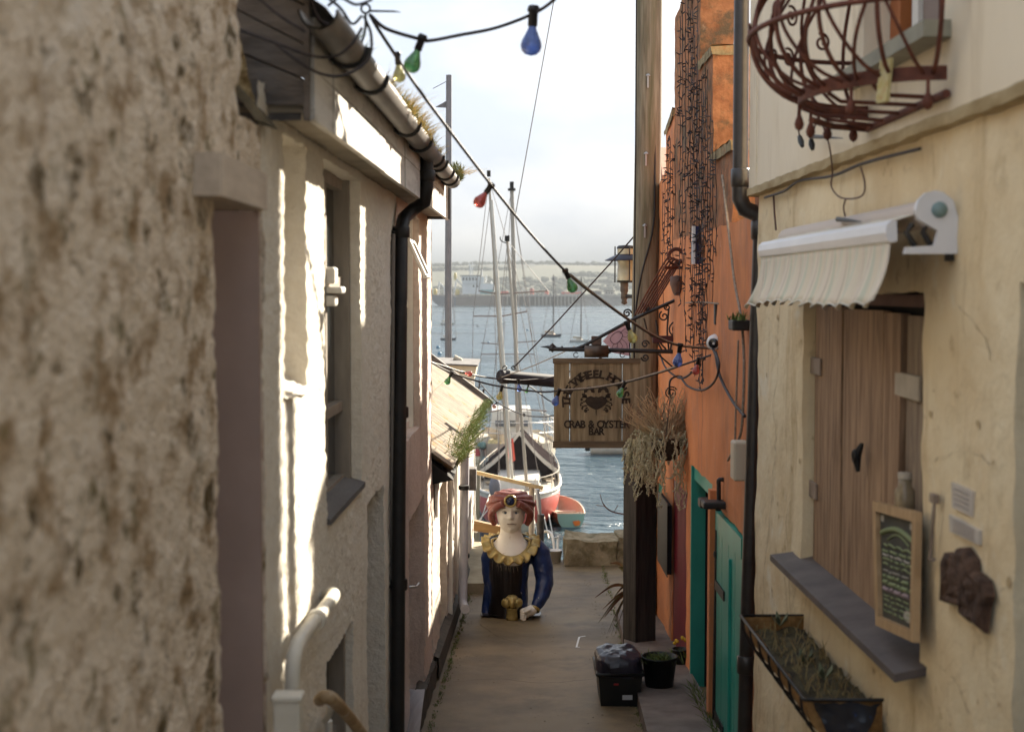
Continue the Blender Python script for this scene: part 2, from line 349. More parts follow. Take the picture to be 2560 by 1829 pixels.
# mossy mortar fillet and slate wedged under the eave
m = MB(); c = P(606,150,4.12)
m.grid(P(572,40,4.16),P(600,60,4.16),P(652,285,4.16),P(560,200,4.16), 22, 26, lambda p: p + Vector((0,-.06 - noise.noise(p*25)*.02,0)) + noise.noise_vector(p*40)*.006)
m.build('mortar_fillet', mat('mossy_mortar', (.16,.115,.05), (.36,.27,.14), rough=.95, scale=40, bump=.9, bscale=80, bdist=.02, col3=(.05,.045,.02), scale3=22), sw)
MB().prism([P(560,195,4.05),P(572,185,4.05),P(660,290,4.05),P(676,312,4.05),P(640,300,4.05)], (0,.14,0)).build('slate', mat('mossy_slate', (.06,.05,.03), (.14,.115,.07), rough=.8, scale=20, bump=.5), sw)
add_streaks(M_rough, (.60,.53,.42), 5, .56, .8); add_streaks(M_rough_pink, (.36,.28,.23), 5, .54, .75)
# ---- roughcast house
lh = thing('roughcast_house', 'cream roughcast house with deep window recesses along the left side', 'house', (-1.2,7,-2.9))
rj = jit(.0085, 42, .008, 3.1)
OPS = [(4.50,4.93,-.335,.49,.12),(5.34,6.42,-.88,.487,.13),(6.61,7.35,-2.9,-1.005,.13),(5.34,6.11,-2.35,-1.425,.12)]
m = MB(); facade(m, XL, 4.10, 8.05, -3.2, .60, OPS, -1, .016, rj); m.build('wall', M_rough, lh)
OPS2 = [(8.62,9.60,-.93,.47,.13),(8.78,9.93,-2.80,-1.44,.12)]
m = MB(); facade(m, lambda y: XL(y)-.004, 8.05, 10.62, -3.2, .60, OPS2, -1, .024, rj)
g = jit(.006,38,.010,3.1); m.grid((XL(10.62),10.62,-3.2),(-3,10.62,-3.2),(-3,10.62,.6),(XL(10.62),10.62,.6), 60, 80, g); m.build('wall', M_rough_pink, lh, label='pinkish end stretch of the roughcast wall')
# backs of the recesses
dx = lambda y, d: XL(y) - d
MB().quad((dx(4.4,.118),4.4,-.4),(dx(5.0,.118),5.0,-.4),(dx(5.0,.118),5.0,.5),(dx(4.4,.118),4.4,.5)).build('blind_recess', M_rough, lh)
m = MB(); m.grid((XL(4.48)+.012,4.49,-.35),(XL(4.94)+.012,4.94,-.35),(XL(4.94)-.12,4.94,-.27),(XL(4.49)-.12,4.49,-.27), 16, 6, rj); m.build('sill', M_rough, lh)
def pane_window(ya, yb, za, zb, d, bars_y, bars_z, fw=.05):
    w = MB(); X0 = lambda y: XL(y) - d
    g_ = MB().quad((X0(ya)-.012,ya,za),(X0(yb)-.012,yb,za),(X0(yb)-.012,yb,zb),(X0(ya)-.012,ya,zb))
    fr = MB()
    def bar(y0,y1,z0,z1,t=.03):
        fr.add([(X0(y0)-.02,y0,z0),(X0(y0)+t,y0,z0),(X0(y1)+t,y1,z0),(X0(y1)-.02,y1,z0),(X0(y0)-.02,y0,z1),(X0(y0)+t,y0,z1),(X0(y1)+t,y1,z1),(X0(y1)-.02,y1,z1)],
               [(0,3,2,1),(4,5,6,7),(0,1,5,4),(1,2,6,5),(2,3,7,6),(3,0,4,7)])
    bar(ya,ya+fw,za,zb); bar(yb-fw,yb,za,zb,.055); bar(ya+fw,yb-fw,za,za+fw,.029); bar(ya+fw,yb-fw,zb-fw,zb,.029)
    for y in bars_y: bar(y-.02,y+.02,za+fw,zb-fw,.024)
    for z in bars_z: bar(ya+fw,yb-fw,z-.022,z+.022,.026)
    return g_, fr
M_winframe = mat('grey_window_paint', (.22,.185,.15), (.30,.26,.21), rough=.6, scale=20, stretch=(1,1,.2))
g_, fr = pane_window(5.34,6.42,-.88,.487,.10,[5.9],[-.52,.03]); f = fr.build('window_frame', M_winframe, lh); g_.build('pane', M_glassdark, f)
# white sash horns / fan light block in the window
m = MB(); m.cbox((XL(5.95)-.075,5.95,.055),(.07,.10,.07),bev=.010); m.cbox((XL(5.95)-.062,5.97,-.005),(.10,.13,.028),bev=.008); m.cbox((XL(5.95)-.075,5.95,-.05),(.07,.10,.045),bev=.01); m.build('sash_block', M_white, f)
m = MB(); m.add([(XL(5.32)+.018,5.35,-.895),(XL(6.44)+.018,6.41,-.895),(XL(6.44)-.11,6.41,-.855),(XL(5.32)-.11,5.35,-.855),(XL(5.32)+.018,5.35,-.872),(XL(6.44)+.018,6.41,-.872),(XL(6.44)-.11,6.41,-.832),(XL(5.32)-.11,5.35,-.832)],[(0,3,2,1),(4,5,6,7),(0,1,5,4),(1,2,6,5),(2,3,7,6),(3,0,4,7)]); m.build('slate_sill', M_slate, lh)
g_, fr = pane_window(5.34,6.11,-2.35,-1.425,.09,[],[-1.9]); f = fr.build('window_frame', M_winframe, lh); g_.build('pane', M_glassdark, f)
m = MB(); m.quad((dx(6.6,.125),6.6,-3),(dx(7.36,.125),7.36,-3),(dx(7.36,.125),7.36,-1.0),(dx(6.6,.125),6.6,-1.0)); d_ = m.build('door', mat('brown_door', (.13,.10,.075), (.17,.13,.1), rough=.6, scale=8, stretch=(1,1,.2)), lh)
g_, fr = pane_window(8.62,9.60,-.93,.47,.10,[9.1],[-.1]); f = fr.build('window_frame', M_white, lh); g_.build('pane', M_glassdark, f)
# propped-open top vent
a, b2 = P(1022,602,9.0), P(1062,690,9.0); t = Vector((0,.42,0))
m = MB(); n_ = Vector((.012,0,.006))
for k in (0, .42): m.tube([a+Vector((0,k,0)), b2+Vector((0,k,0))], .014, 6)
m.tube([b2, b2+t], .016, 6); m.tube([a, a+t], .014, 6); ve = m.build('vent_sash', M_white, lh); MB().quad(a, b2, b2+t, a+t).build('vent_pane', M_glassdark, ve)
m = MB(); m.quad((dx(8.7,.11),8.7,-2.85),(dx(10.0,.11),10.0,-2.85),(dx(10.0,.11),10.0,-1.4),(dx(8.7,.11),8.7,-1.4)); d_ = m.build('door', mat('dull_pink_paint', (.30,.225,.20), (.35,.27,.24), rough=.55, scale=3), lh)
m = MB(); hp = PL(1023,1466,-.06); m.tube([hp, hp+Vector((.05,0,0)), hp+Vector((.055,.11,0))], .009, 6); m.build('door_handle', mat('steel', (.5,.5,.48), rough=.35, metal=.9), d_)
m = MB(); m.grid((XL(8.05)+.03,8.05,0),(XL(10.62)+.03,10.62,0),(XL(10.62)+.03,10.62,1),(XL(8.05)+.03,8.05,1), 60, 4, lambda p: Vector((p.x+noise.noise(p*9)*.012, p.y, gz(p.y)-.1+p.z*.26+noise.noise(p*4)*.02)))
m.grid((XL(8.05)+.03,8.05,0),(XL(10.62)+.03,10.62,0),(XL(10.62)-.05,10.62,1),(XL(8.05)-.05,8.05,1), 60, 2, lambda p: Vector((p.x+noise.noise(p*9)*.012, p.y, gz(p.y)+.16+noise.noise(p*4)*.02))); m.build('plinth', mat('damp_plinth', (.035,.028,.02), (.075,.06,.042), rough=.8, scale=8, bump=.5, bscale=40), lh)
# eaves: soffit, fascia boards, dark end boards, roof
EO = .12; XE = lambda y, o=EO: XL(y) + o
m = MB(); m.prism([(XL(4.2)-.3,4.25,.522),(XE(4.25)+.0,4.25,.522),(XE(10.4),10.4,.522),(XL(10.4)-.3,10.4,.522)],(0,0,.02)); m.build('soffit', mat('soffit_paint', (.20,.17,.13), (.30,.26,.2), rough=.8, scale=5), lh)
M_fascia = mat('flaking_white_boards', (.40,.37,.33), (.60,.57,.52), rough=.75, scale=4, detail=9, lo=.38, hi=.55, col3=(.2,.16,.12), scale3=9, lo3=.62, hi3=.75, stretch=(1,.5,3), bump=.3, bscale=40)
ye = [4.25,4.62,6.15,7.05,7.9,8.35,10.4]
for k,(ya,yb) in enumerate(zip(ye,ye[1:])):
    o_ = EO + (.004 if k%2 else 0); g0 = .003
    for (za, zb) in ((.50,.645),(.649,.80)):
        MB().prism([(XE(ya+g0,o_),ya+g0,za),(XE(yb-g0,o_),yb-g0,za),(XE(yb-g0,o_),yb-g0,zb),(XE(ya+g0,o_),ya+g0,zb)],(.022,0,0)).build('fascia_board', M_fascia, lh)
M_tar = mat('weathered_dark_timber', (.06,.05,.043), (.14,.12,.105), rough=.75, scale=7, detail=9, stretch=(.6,1,3), bump=.5, bscale=30, col3=(.16,.17,.17), scale3=16, lo3=.7, hi3=.74)
for poly in ([(700,262),(560,255),(560,118),(770,205),(770,262)], [(770,200),(560,112),(560,10),(770,118)], [(770,113),(560,5),(560,-80),(770,20)], [(770,14),(560,-86),(560,-190),(770,-90)]):
    MB().prism([P(u,v,4.215) for u,v in poly],(0,.024,0)).build('gable_board', M_tar, lh)
MB().prism([P(u,v,4.20) for u,v in ((758,300),(772,300),(774,-100),(762,-100))],(0,.03,0)).build('corner_board', M_tar, lh)
m = MB(); m.add([(XE(4.1,.20),4.1,.80),(XE(10.3,.20),10.3,.80),(-3.6,10.3,2.9),(-3.6,4.1,2.9),(-3.6,10.3,-3),(-3.6,4.1,-3)],[(0,1,2,3),(2,3,5,4)])
m.quad((XE(10.3,.16),10.3,.80),(-3.6,10.3,2.9),(-3.6,10.3,.5),(XE(10.3,.16),10.3,.5)); m.quad((XE(4.25,.1),4.26,.80),(-3.6,4.26,2.9),(-3.6,4.26,.5),(XE(4.25,.1),4.26,.5)); m.build('roof', M_slate, lh)
# gutter with brackets and downpipe
M_gut = mat('weathered_gutter', (.085,.075,.066), (.21,.19,.165), rough=.55, scale=8, stretch=(1,.25,1), detail=8, spec=.5)
GZ = .765; GO = .20
m = MB()
pts = [(XL(y)+GO,y,GZ-.002*(y-4)) for y in [3.95+.25*i for i in range(25)]]
n_ = 10; vs = []; 
for (x,y,z) in pts:
    for k in range(n_+1):
        a = math.pi*k/n_; vs.append((x-math.cos(a)*.056, y, z-math.sin(a)*.056))
    for k in range(n_,-1,-1):
        a = math.pi*k/n_; vs.append((x-math.cos(a)*.049, y, z-math.sin(a)*.049))
w_ = 2*(n_+1); m.add(vs, [(i*w_+k, i*w_+(k+1)%w_, (i+1)*w_+(k+1)%w_, (i+1)*w_+k) for i in range(len(pts)-1) for k in range(w_)], True)
gu = m.build('gutter', M_gut, lh)
for y in (4.55,5.15,6.55,7.25,8.15,8.45,9.1,9.55):
    x = XL(y)+GO; z = GZ-.002*(y-4); m = MB(); m.tube([(x-math.cos(a)*.062,y,z-math.sin(a)*.062) for a in [math.pi*k/10 for k in range(11)]], .009, 6); m.build('gutter_bracket', M_blackpipe, gu)
m = MB(); a = PL(1067,372,.18); a.z = GZ-.03
m.tube([a, PL(1067,470,.18), PL(1061,505,.165), PL(1035,522,.10), PL(1010,545,.055), PL(1003,575,.05), PL(1000,900,.05), PL(997,1300,.05), PL(994,1829,.05), PL(993,1990,.05)], .037, 12)
dp = m.build('downpipe', M_blackpipe, lh)
for (u,v,o_) in ((1067,440,.18),(1003,580,.05),(1000,1030,.05),(997,1460,.05)):
    c = PL(u,v,o_); m = MB(); m.lathe([(.043,-.03),(.047,-.024),(.047,.024),(.043,.03)], c, 12); m.tube([c, c+Vector((-.07,-.05,0))], .010, 6); m.build('pipe_clip', M_blackpipe, dp)
m = MB(); cpts = [PL(1019,610,.02), PL(1006,760,.016), PL(1003,1100,.016), PL(997,1500,.016), PL(990,1829,.016)]; m.tube([PL(983,585,.012), PL(981,800,.012), PL(980,1200,.012), PL(979,1829,.012)], .012, 6); m.build('cable', mat('grey_cable', (.18,.16,.14), rough=.6), lh)
# doorstep with white sheet
m = MB(); m.grid(PL(1016,1722,-.1),PL(1062,1722,.06),PL(1040,1900,.2),PL(1000,1900,-.05), 8, 14, lambda p: p+Vector((0,0,noise.noise(p*12)*.008))); m.build('doorstep', mat('white_step', (.55,.55,.56), (.68,.68,.69), rough=.6, scale=6), lh)
# ---- low shed beyond with fluted sheet roof
sh = thing('low_shed', 'low whitewashed shed with mossy ribbed roof past the roughcast house', 'shed', (-.9,14,-3.1))
M_lime = mat('limewash', (.54,.47,.40), (.68,.61,.53), rough=.95, scale=22, col3=(.36,.27,.22), scale3=2, lo3=.5, hi3=.7, bump=.7, bscale=70, bdist=.012)
m = MB(); facade(m, lambda y: XL(y)+.0, 10.62, 17.3, -3.4, -1.46, [(11.43,12.36,-3.0,-1.62,.09),(12.86,13.25,-2.35,-1.75,.1),(14.4,15.1,-3.1,-1.7,.1)], -1, .035, jit(.009,22,.014,3))
m.grid((XL(17.3),17.3,-3.4),(-2.6,17.3,-3.4),(-2.6,17.3,-.1),(XL(17.3),17.3,-1.46), 30, 30, jit(.009,22,.014,3)); m.build('wall', M_lime, sh)
m = MB(); m.quad((XL(11.4)-.088,11.4,-3.1),(XL(12.4)-.088,12.4,-3.1),(XL(12.4)-.088,12.4,-1.6),(XL(11.4)-.088,11.4,-1.6)); m.build('blocked_recess', M_lime, sh)
m = MB(); m.quad((XL(12.8)-.098,12.8,-2.4),(XL(13.3)-.098,13.3,-2.4),(XL(13.3)-.098,13.3,-1.7),(XL(12.8)-.098,12.8,-1.7)); m.build('pane', M_glassdark, sh)
m = MB(); m.quad((XL(14.4)-.098,14.4,-3.2),(XL(15.1)-.098,15.1,-3.2),(XL(15.1)-.098,15.1,-1.68),(XL(14.4)-.098,14.4,-1.68)); m.build('door', mat('grey_door', (.30,.28,.25), (.38,.35,.31), rough=.7, scale=8, stretch=(1,1,.2)), sh)
for y in (12.55,13.4): MB().box((XL(y)-.02,y,-2.9),(XL(y)+.03,y+.1,-1.5)).build('door_batten', M_white, sh)
MB().add([(XL(10.66)+.045,10.66,-3.4),(XL(17.25)+.045,17.25,-3.6),(XL(17.25)+.045,17.25,gz(17)+.12),(XL(10.66)+.045,10.66,gz(10.66)+.17),(XL(10.66)-.02,10.66,gz(10.66)+.2),(XL(17.25)-.02,17.25,gz(17)+.15)],[(0,1,2,3),(3,2,5,4)]).build('plinth', MATS['damp_plinth'], sh)
# ribbed roof: near (shaded, steeper view) and far sheet rows with real ribs
M_sheet = mat('ribbed_roof_sheet', (.15,.12,.085), (.25,.205,.15), rough=.9, scale=3, detail=9, col3=(.24,.115,.02), scale3=5.5, lo3=.56, hi3=.66, bump=.3, bscale=60)
sx, sz = -.81, .62
e0 = Vector((XL(10.7)+.12,10.7,-1.40)); e1 = Vector((XL(17.35)+.12,17.35,-1.42)); up = Vector((-.78,0,.60))
rowL = .60
for r_ in range(3):
    m = MB(); nr = 36; vs = []
    for i in range(nr*4+1):
        t = i/(nr*4); b_ = e0.lerp(e1, t); h = .026*math.cos(2*math.pi*i/4) + .016 - .012*r_*0 + (.02 if r_==0 else .0)*0
        for j in (0, 1):
            q = b_ + up*(rowL*(r_+j) + (-.05 if j==0 and r_ else 0)); q = q + Vector((.6,0,.78))*(h + (.02 if j==0 else 0)); vs.append(q)
    m.add(vs, [(2*i,2*i+2,2*i+3,2*i+1) for i in range(nr*4)], True); m.build('roof_sheet', M_sheet, sh)
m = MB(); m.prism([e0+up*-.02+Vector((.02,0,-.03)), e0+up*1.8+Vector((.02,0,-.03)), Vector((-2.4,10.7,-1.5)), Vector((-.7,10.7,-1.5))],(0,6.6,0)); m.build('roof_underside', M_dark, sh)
m = MB(); q0 = e1+Vector((.02,.02,0)); m.prism([q0+up*-.08, q0+up*1.8, q0+up*1.8+Vector((.03,0,.10)), q0+up*-.08+Vector((.03,0,.10))],(0,.08,0)); m.build('verge_board', M_tar, sh)
m = MB(); m.tube([PL(1163,1085,.10),PL(1161,1240,.10),PL(1158,1420,.10),PL(1157,1505,.10),PL(1163,1522,.16)], .042, 10); dp = m.build('downpipe', mat('grey_plastic_pipe', (.34,.33,.35), (.42,.41,.43), rough=.5, scale=6), sh)
for v in (1218,1388): MB().lathe([(.05,-.02),(.054,0),(.05,.02)], PL(1160,v,.10), 10).build('pipe_clip', M_blackpipe, dp)
m = MB(); c = PL(1180,1195,.06); m.cbox(c,(.10,.25,.24),bev=.01); m.build('slate_hung_box', M_slate, sh)
m = MB(); c0 = PL(1093,1190,.02); m.cbox(c0+Vector((0,0,-.12)),(.02,.22,.36)); m.build('painted_board', M_white, sh)
# ================================================================== RIGHT SIDE OF THE ALLEY
M_cream = mat('cream_render', (.72,.565,.345), (.82,.70,.48), rough=.92, scale=2.6, detail=9, lo=.32, hi=.68, col3=(.40,.285,.14), scale3=3.2, lo3=.58, hi3=.78, bump=.5, bscale=14, bdist=.02)
M_cream_up = mat('pale_cream_render', (.74,.64,.475), (.82,.72,.56), rough=.9, scale=2, detail=8, lo=.3, hi=.7, col3=(.45,.37,.25), scale3=1.4, lo3=.55, hi3=.85, stretch=(1,1,.4), bump=.25, bscale=20, bdist=.01)
ch = thing('cream_house', 'cream rendered house with boarded window on the right of the alley', 'house', (1.6,5,-2.9))
cj = jit(.010, 7, .016, 1.6); 
m = MB(); facade(m, XR, 1.2, 7.54, -3.2, .52, [(4.62,6.41,-1.25,-.015,.09),(2.6,3.79,-3.2,.02,.2)], 1, .045, cj)
m.grid((XR(7.54),7.54,-3.2),(3.2,7.54,-3.2),(3.2,7.54,.52),(XR(7.54),7.54,.52), 40, 80, cj); m.build('wall', M_cream, ch)
XU = lambda y: XR(y) - .035
m = MB(); uj = jit(.006, 5); facade(m, XU, 1.2, 7.60, .498, 2.6, [(4.35,5.30,.80,1.8,.16)], 1, .06, uj)
m.grid((XU(7.6),7.60,.498),(3.2,7.60,.498),(3.2,7.60,2.6),(XU(7.6),7.60,2.6), 30, 30, uj); m.grid((XU(1.2),1.2,.50),(XU(7.6),7.6,.50),(3.0,7.6,.515),(3.0,1.2,.515), 100, 20, uj); m.build('upper_wall', M_cream_up, ch)
m = MB(); m.prism([(XU(7.61)-.004,7.61,.53),(XU(7.42)-.004,7.42,.53),(XU(7.42)-.004,7.42,2.6),(XU(7.61)-.004,7.61,2.6)],(.02,0,0)); m.build('corner_trim', M_cream_up, ch)
m = MB(); m.grid((XU(1.2)-.012,1.2,.492),(XU(7.62)-.012,7.62,.492),(XU(7.62)-.012,7.62,.53),(XU(1.2)-.012,1.2,.53), 120, 2, jit(.006,9)); m.grid((XU(1.2)-.012,1.2,.492),(XU(7.62)-.012,7.62,.492),(XU(7.62)+.07,7.62,.488),(XU(1.2)+.07,1.2,.488), 120, 2, jit(.006,9)); m.build('drip_course', mat('stained_course', (.30,.215,.10), (.50,.40,.24), rough=.9, scale=9, stretch=(1,.4,1), bump=.3), ch)
m = MB(); m.box((1.75,-2,-3.6),(6.5,7.44,2.6)); m.build('body', M_cream_up, ch)
m = MB(); m.add([(XU(1.2)-.03,-2,2.6),(XU(7.6)-.03,7.61,2.6),(6.6,7.61,2.6),(6.6,-2,2.6),(3.9,-2,3.6),(3.9,7.61,3.6)],[(0,1,5,4),(2,3,4,5),(1,2,5),(3,0,4),(0,3,2,1)]); m.build('roof', M_slate, ch)
# window recess back and timber shutters
M_wood = mat('old_shutter_wood', (.19,.11,.06), (.43,.28,.17), rough=.75, scale=3.2, detail=10, lo=.33, hi=.68, stretch=(9,9,.9), col3=(.09,.06,.042), scale3=2.5, lo3=.55, hi3=.75, bump=.5, bscale=14, bdist=.006)
M_wood_grey = mat('greyed_shutter_wood', (.17,.12,.085), (.32,.245,.175), rough=.8, scale=4, detail=9, stretch=(9,9,.9), bump=.5, bscale=14, col3=(.06,.045,.035), scale3=3)
YS = lambda y: XR(y) + .05
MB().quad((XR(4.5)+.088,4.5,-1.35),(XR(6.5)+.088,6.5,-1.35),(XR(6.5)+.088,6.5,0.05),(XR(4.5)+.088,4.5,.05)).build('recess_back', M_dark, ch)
sb = [(6.36,5.87),(5.86,5.26),(5.25,5.02),(5.005,4.64)]
def board(y0, y1, z0, z1, t0, t1, mm): 
    return MB().add([(XR(y0)+t0,y0,z0),(XR(y0)+t1,y0,z0),(XR(y1)+t1,y1,z0),(XR(y1)+t0,y1,z0),(XR(y0)+t0,y0,z1),(XR(y0)+t1,y0,z1),(XR(y1)+t1,y1,z1),(XR(y1)+t0,y1,z1)],[(0,3,2,1),(4,5,6,7),(0,1,5,4),(1,2,6,5),(2,3,7,6),(3,0,4,7)])
for k,(a,b_) in enumerate(sb):
    board(b_+.007,a-.007,-1.235,-.075-.006*k,.040+.004*(k%2)+(.012 if k==3 else 0),.075,0).build('shutter_board', M_wood_grey if k==3 else M_wood, ch)
board(4.63,6.40,-.062,-.02,.035,.08,0).build('window_head', mat('dark_red_timber', (.10,.045,.035), (.14,.07,.05), rough=.7, scale=9), ch)
M_hinge = mat('painted_hinge', (.22,.165,.125), (.30,.23,.18), rough=.6, scale=12)
for (u,v) in ((2040,915),(2030,1222)):
    c = PR(u,v,-.035); MB().cbox(c,(.012,.20,.075),bev=.004).build('hinge', M_hinge, ch)
c = PR(2270,965,-.045); MB().cbox(c,(.014,.30,.085),bev=.004).build('hinge', mat('pale_hinge', (.36,.31,.24), (.46,.40,.31), rough=.6, scale=9), ch)
m = MB(); c = PR(2155,1140,-.02); m.tube([c+Vector((0,0,.05)), c+Vector((-.02,.01,.0)), c+Vector((-.015,.0,-.06))], [.008,.02,.008], 8); m.tube(scroll(c+Vector((-.03,0,0)),(0,1,0),(0,0,1),.022,.022,0,1,14), .006, 6); m.build('ring_latch', M_blackpipe, ch)
# slate window sill
m = MB(); m.add([(XR(4.53)-.105,4.53,-1.268),(XR(6.60)-.105,6.60,-1.268),(XR(6.55)+.08,6.55,-1.235),(XR(4.55)+.08,4.55,-1.235),(XR(4.53)-.105,4.53,-1.24),(XR(6.60)-.105,6.60,-1.24),(XR(6.55)+.08,6.55,-1.205),(XR(4.55)+.08,4.55,-1.205)],[(0,3,2,1),(4,5,6,7),(0,1,5,4),(1,2,6,5),(2,3,7,6),(3,0,4,7)]); m.build('slate_sill', mat('sill_slate', (.075,.062,.06), (.125,.105,.10), rough=.6, scale=6, bump=.2), ch)
# upper window
m = MB(); y0, y1 = 4.30, 5.30
board(4.3,5.3,.80,1.8,.13,.15,0).build('pane', M_glassdark, ch)
M_orw = mat('orange_brown_stain', (.30,.085,.02), (.40,.13,.035), rough=.5, scale=8, stretch=(1,1,.2))
board(5.16,5.29,.80,1.8,.06,.129,0).build('window_frame', M_orw, ch); board(4.98,5.05,.8,1.8,.07,.128,0).build('window_frame', M_white, ch); board(4.80,4.97,.8,1.8,.085,.127,0).build('window_frame', mat('grey_brown_frame', (.22,.16,.13), rough=.6), ch); board(4.31,4.4,.8,1.8,.07,.129,0).build('window_frame', M_orw, ch)
board(4.28,5.45,.75,.80,-.12,.15,0).build('sill', mat('greenish_sill', (.26,.25,.19), (.36,.34,.26), rough=.7, scale=5), ch)
# door on the extreme right
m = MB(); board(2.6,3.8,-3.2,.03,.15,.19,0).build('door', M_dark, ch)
# ---- rainwater pipe with offset at the corner of the cream house
dp = thing('rainwater_pipe', 'black rainwater pipe with an offset elbow at the corner of the cream house', 'drainpipe', P(1858,1990,7.75))
M_gpipe = mat('dull_black_pipe', (.018,.015,.014), (.036,.03,.027), rough=.38, scale=10, spec=.6)
yy = 7.72
m = MB(); m.tube([P(1857,-260,yy),P(1855,-60,yy),P(1851,440,yy)], .042, 12); m.build('upper_pipe', M_gpipe, dp)
m = MB(); m.tube([P(1851,440,yy),P(1851,498,yy),P(1862,522,yy),P(1893,535,yy),P(1902,552,yy),P(1901,600,yy)], .046, 12); m.build('offset_elbow', M_gpipe, dp)
m = MB(); m.tube([P(1901,590,yy),P(1893,800,yy),P(1882,1150,yy),P(1868,1560,yy),P(1858,1990,yy)], .040, 12); m.build('lower_pipe', M_gpipe, dp)
for (u,v) in ((1851,445),(1901,575),(1866,1660)):
    c = P(u,v,yy); MB().lathe([(.046,-.05),(.052,-.045),(.052,.045),(.046,.05)], c, 12).build('collar', M_gpipe, dp)
for (u,v) in ((1902,590),(1866,1665)):
    c = P(u,v,yy); m = MB(); m.cbox(c+Vector((.075,-.02,0)),(.07,.02,.05)); m.tube([c+Vector((.10,-.03,0)),c+Vector((.10,.02,0))], .016, 8); m.build('bracket', M_gpipe, dp)
# ---- orange house
M_or = mat('orange_masonry_paint', (.58,.20,.07), (.68,.27,.105), rough=.85, scale=2.2, detail=8, lo=.3, hi=.7, stretch=(1,1,.35), col3=(.40,.17,.085), scale3=2.2, lo3=.52, hi3=.8, bump=.35, bscale=25, bdist=.01)
M_or_old = mat('weathered_orange_masonry', (.24,.095,.042), (.40,.18,.085), rough=.95, scale=10, detail=9, lo=.35, hi=.62, col3=(.12,.085,.045), scale3=8, lo3=.52, hi3=.68, bump=.7, bscale=35, bdist=.015)
M_cope = mat('lichened_coping', (.16,.125,.065), (.34,.27,.15), rough=.95, scale=14, bump=.7, bscale=30, col3=(.30,.13,.05), scale3=6)
oh = thing('orange_house', 'orange painted house with stepped weathered parapets beside the telegraph pole', 'house', (1.8,10.5,-3))
oj = jit(.012, 5, .004, 20)
def oblock(y0, y1, z0, z1, w, slope=0, mm=None, nm='wall'):
    m = MB(); r_ = .06; G = lambda a,b,c,d: m.grid(a,b,c,d, max(1,round((Vector(b)-Vector(a)).length/r_)), max(1,round((Vector(d)-Vector(a)).length/r_)), oj)
    G((OX,y0,z0),(OX,y1,z0),(OX,y1,z1-slope),(OX,y0,z1)); G((OX,y0,z0),(OX+w,y0,z0),(OX+w,y0,z1),(OX,y0,z1)); G((OX,y1,z0),(OX+w,y1,z0),(OX+w,y1,z1-slope),(OX,y1,z1-slope))
    G((OX,y0,z1),(OX+w,y0,z1),(OX+w,y1,z1-slope),(OX,y1,z1-slope)); G((OX+w,y0,z0),(OX+w,y1,z0),(OX+w,y1,z1-slope),(OX+w,y0,z1)); return m.build(nm, mm, oh)
# openings at street level live in the long lower wall
OOP = [(10.75,11.70,-3.2,-1.55,.016),(12.55,12.92,-2.45,-1.75,.016),(9.40,10.48,-3.2,-1.30,.26),(8.05,9.12,-3.2,-1.41,.02)]
m = MB(); facade(m, lambda y: OX, 7.62, 13.1, -3.3, .40, OOP, 1, .05, oj)
m.grid((OX,13.1,-3.3),(3.2,13.1,-3.3),(3.2,13.1,.40),(OX,13.1,.40), 30, 60, oj); m.build('wall', M_or, oh)
oblock(7.60,7.82,.40,.56,.75,0,M_or_old,'parapet'); oblock(8.62,9.50,.40,.87,.75,0,M_or_old,'parapet'); oblock(9.50,10.2,.40,1.58,.75,0,M_or_old,'parapet'); oblock(10.2,11.75,.40,2.45,.245,.28,M_or_old,'chimney'); oblock(11.75,12.35,.40,1.45,.4,.12,M_or,'parapet'); oblock(12.35,13.1,.40,1.02,.35,.1,M_or,'parapet')
for (ya,yb,z,w,s) in ((8.6,9.49,.87,.78,0),(9.48,10.19,1.58,.78,0),(11.76,12.36,1.45,.43,.12)):
    m = MB(); m.grid((OX-.015,ya,z+.005),(OX+w,ya,z+.005),(OX+w,yb,z+.005-s),(OX-.015,yb,z+.005-s), 10, 12, lambda p: p+Vector((0,0,.02+noise.noise(p*14)*.02)))
    m.grid((OX-.015,ya,z-.04),(OX+w,ya,z-.04),(OX+w,ya,z+.02),(OX-.015,ya,z+.02), 12, 2, jit(.012,14)); m.grid((OX-.017,ya,z-.04),(OX-.017,yb,z-.04-s),(OX-.017,yb,z+.02-s),(OX-.017,ya,z+.02), 12, 2, jit(.012,14)); m.build('coping', M_cope, oh)
m = MB(); m.box((OX+.35,7.7,-3.6),(OX+4,13.0,.385)); m.build('body', M_or, oh)
# doors and frames of the orange house
M_teal = mat('teal_gloss', (.022,.27,.205), (.04,.36,.28), rough=.35, scale=5, spec=.5, stretch=(1,1,.3), bump=.1, bscale=30)
M_maroon = mat('maroon_paint', (.11,.008,.016), (.15,.014,.024), rough=.45, scale=5)
def obox(y0,y1,z0,z1,x0,x1,nm,mm,par=None): return MB().box((OX+x0,y0,z0),(OX+x1,y1,z1)).build(nm, mm, par or oh)
obox(10.74,11.71,-3.15,-1.54,.010,.03,'door',M_maroon)
obox(12.54,12.93,-2.46,-1.74,.010,.03,'shutter',M_teal)
obox(9.38,10.5,-3.15,-1.28,.245,.26,'door',M_dark); obox(10.44,10.475,-3.15,-1.302,-.004,.10,'door_frame',M_teal); obox(10.442,10.474,-3.15,-1.302,.101,.244,'unlit_jamb',M_dark); obox(9.42,10.43,-1.40,-1.304,.015,.09,'door_head',M_teal)  # back panel and inner jamb painted black as the doorway's unlit interior
for (ya,yb) in ((9.13,9.23),): obox(ya,yb,-3.1,-1.3,-.05,.02,'pilaster',M_or)
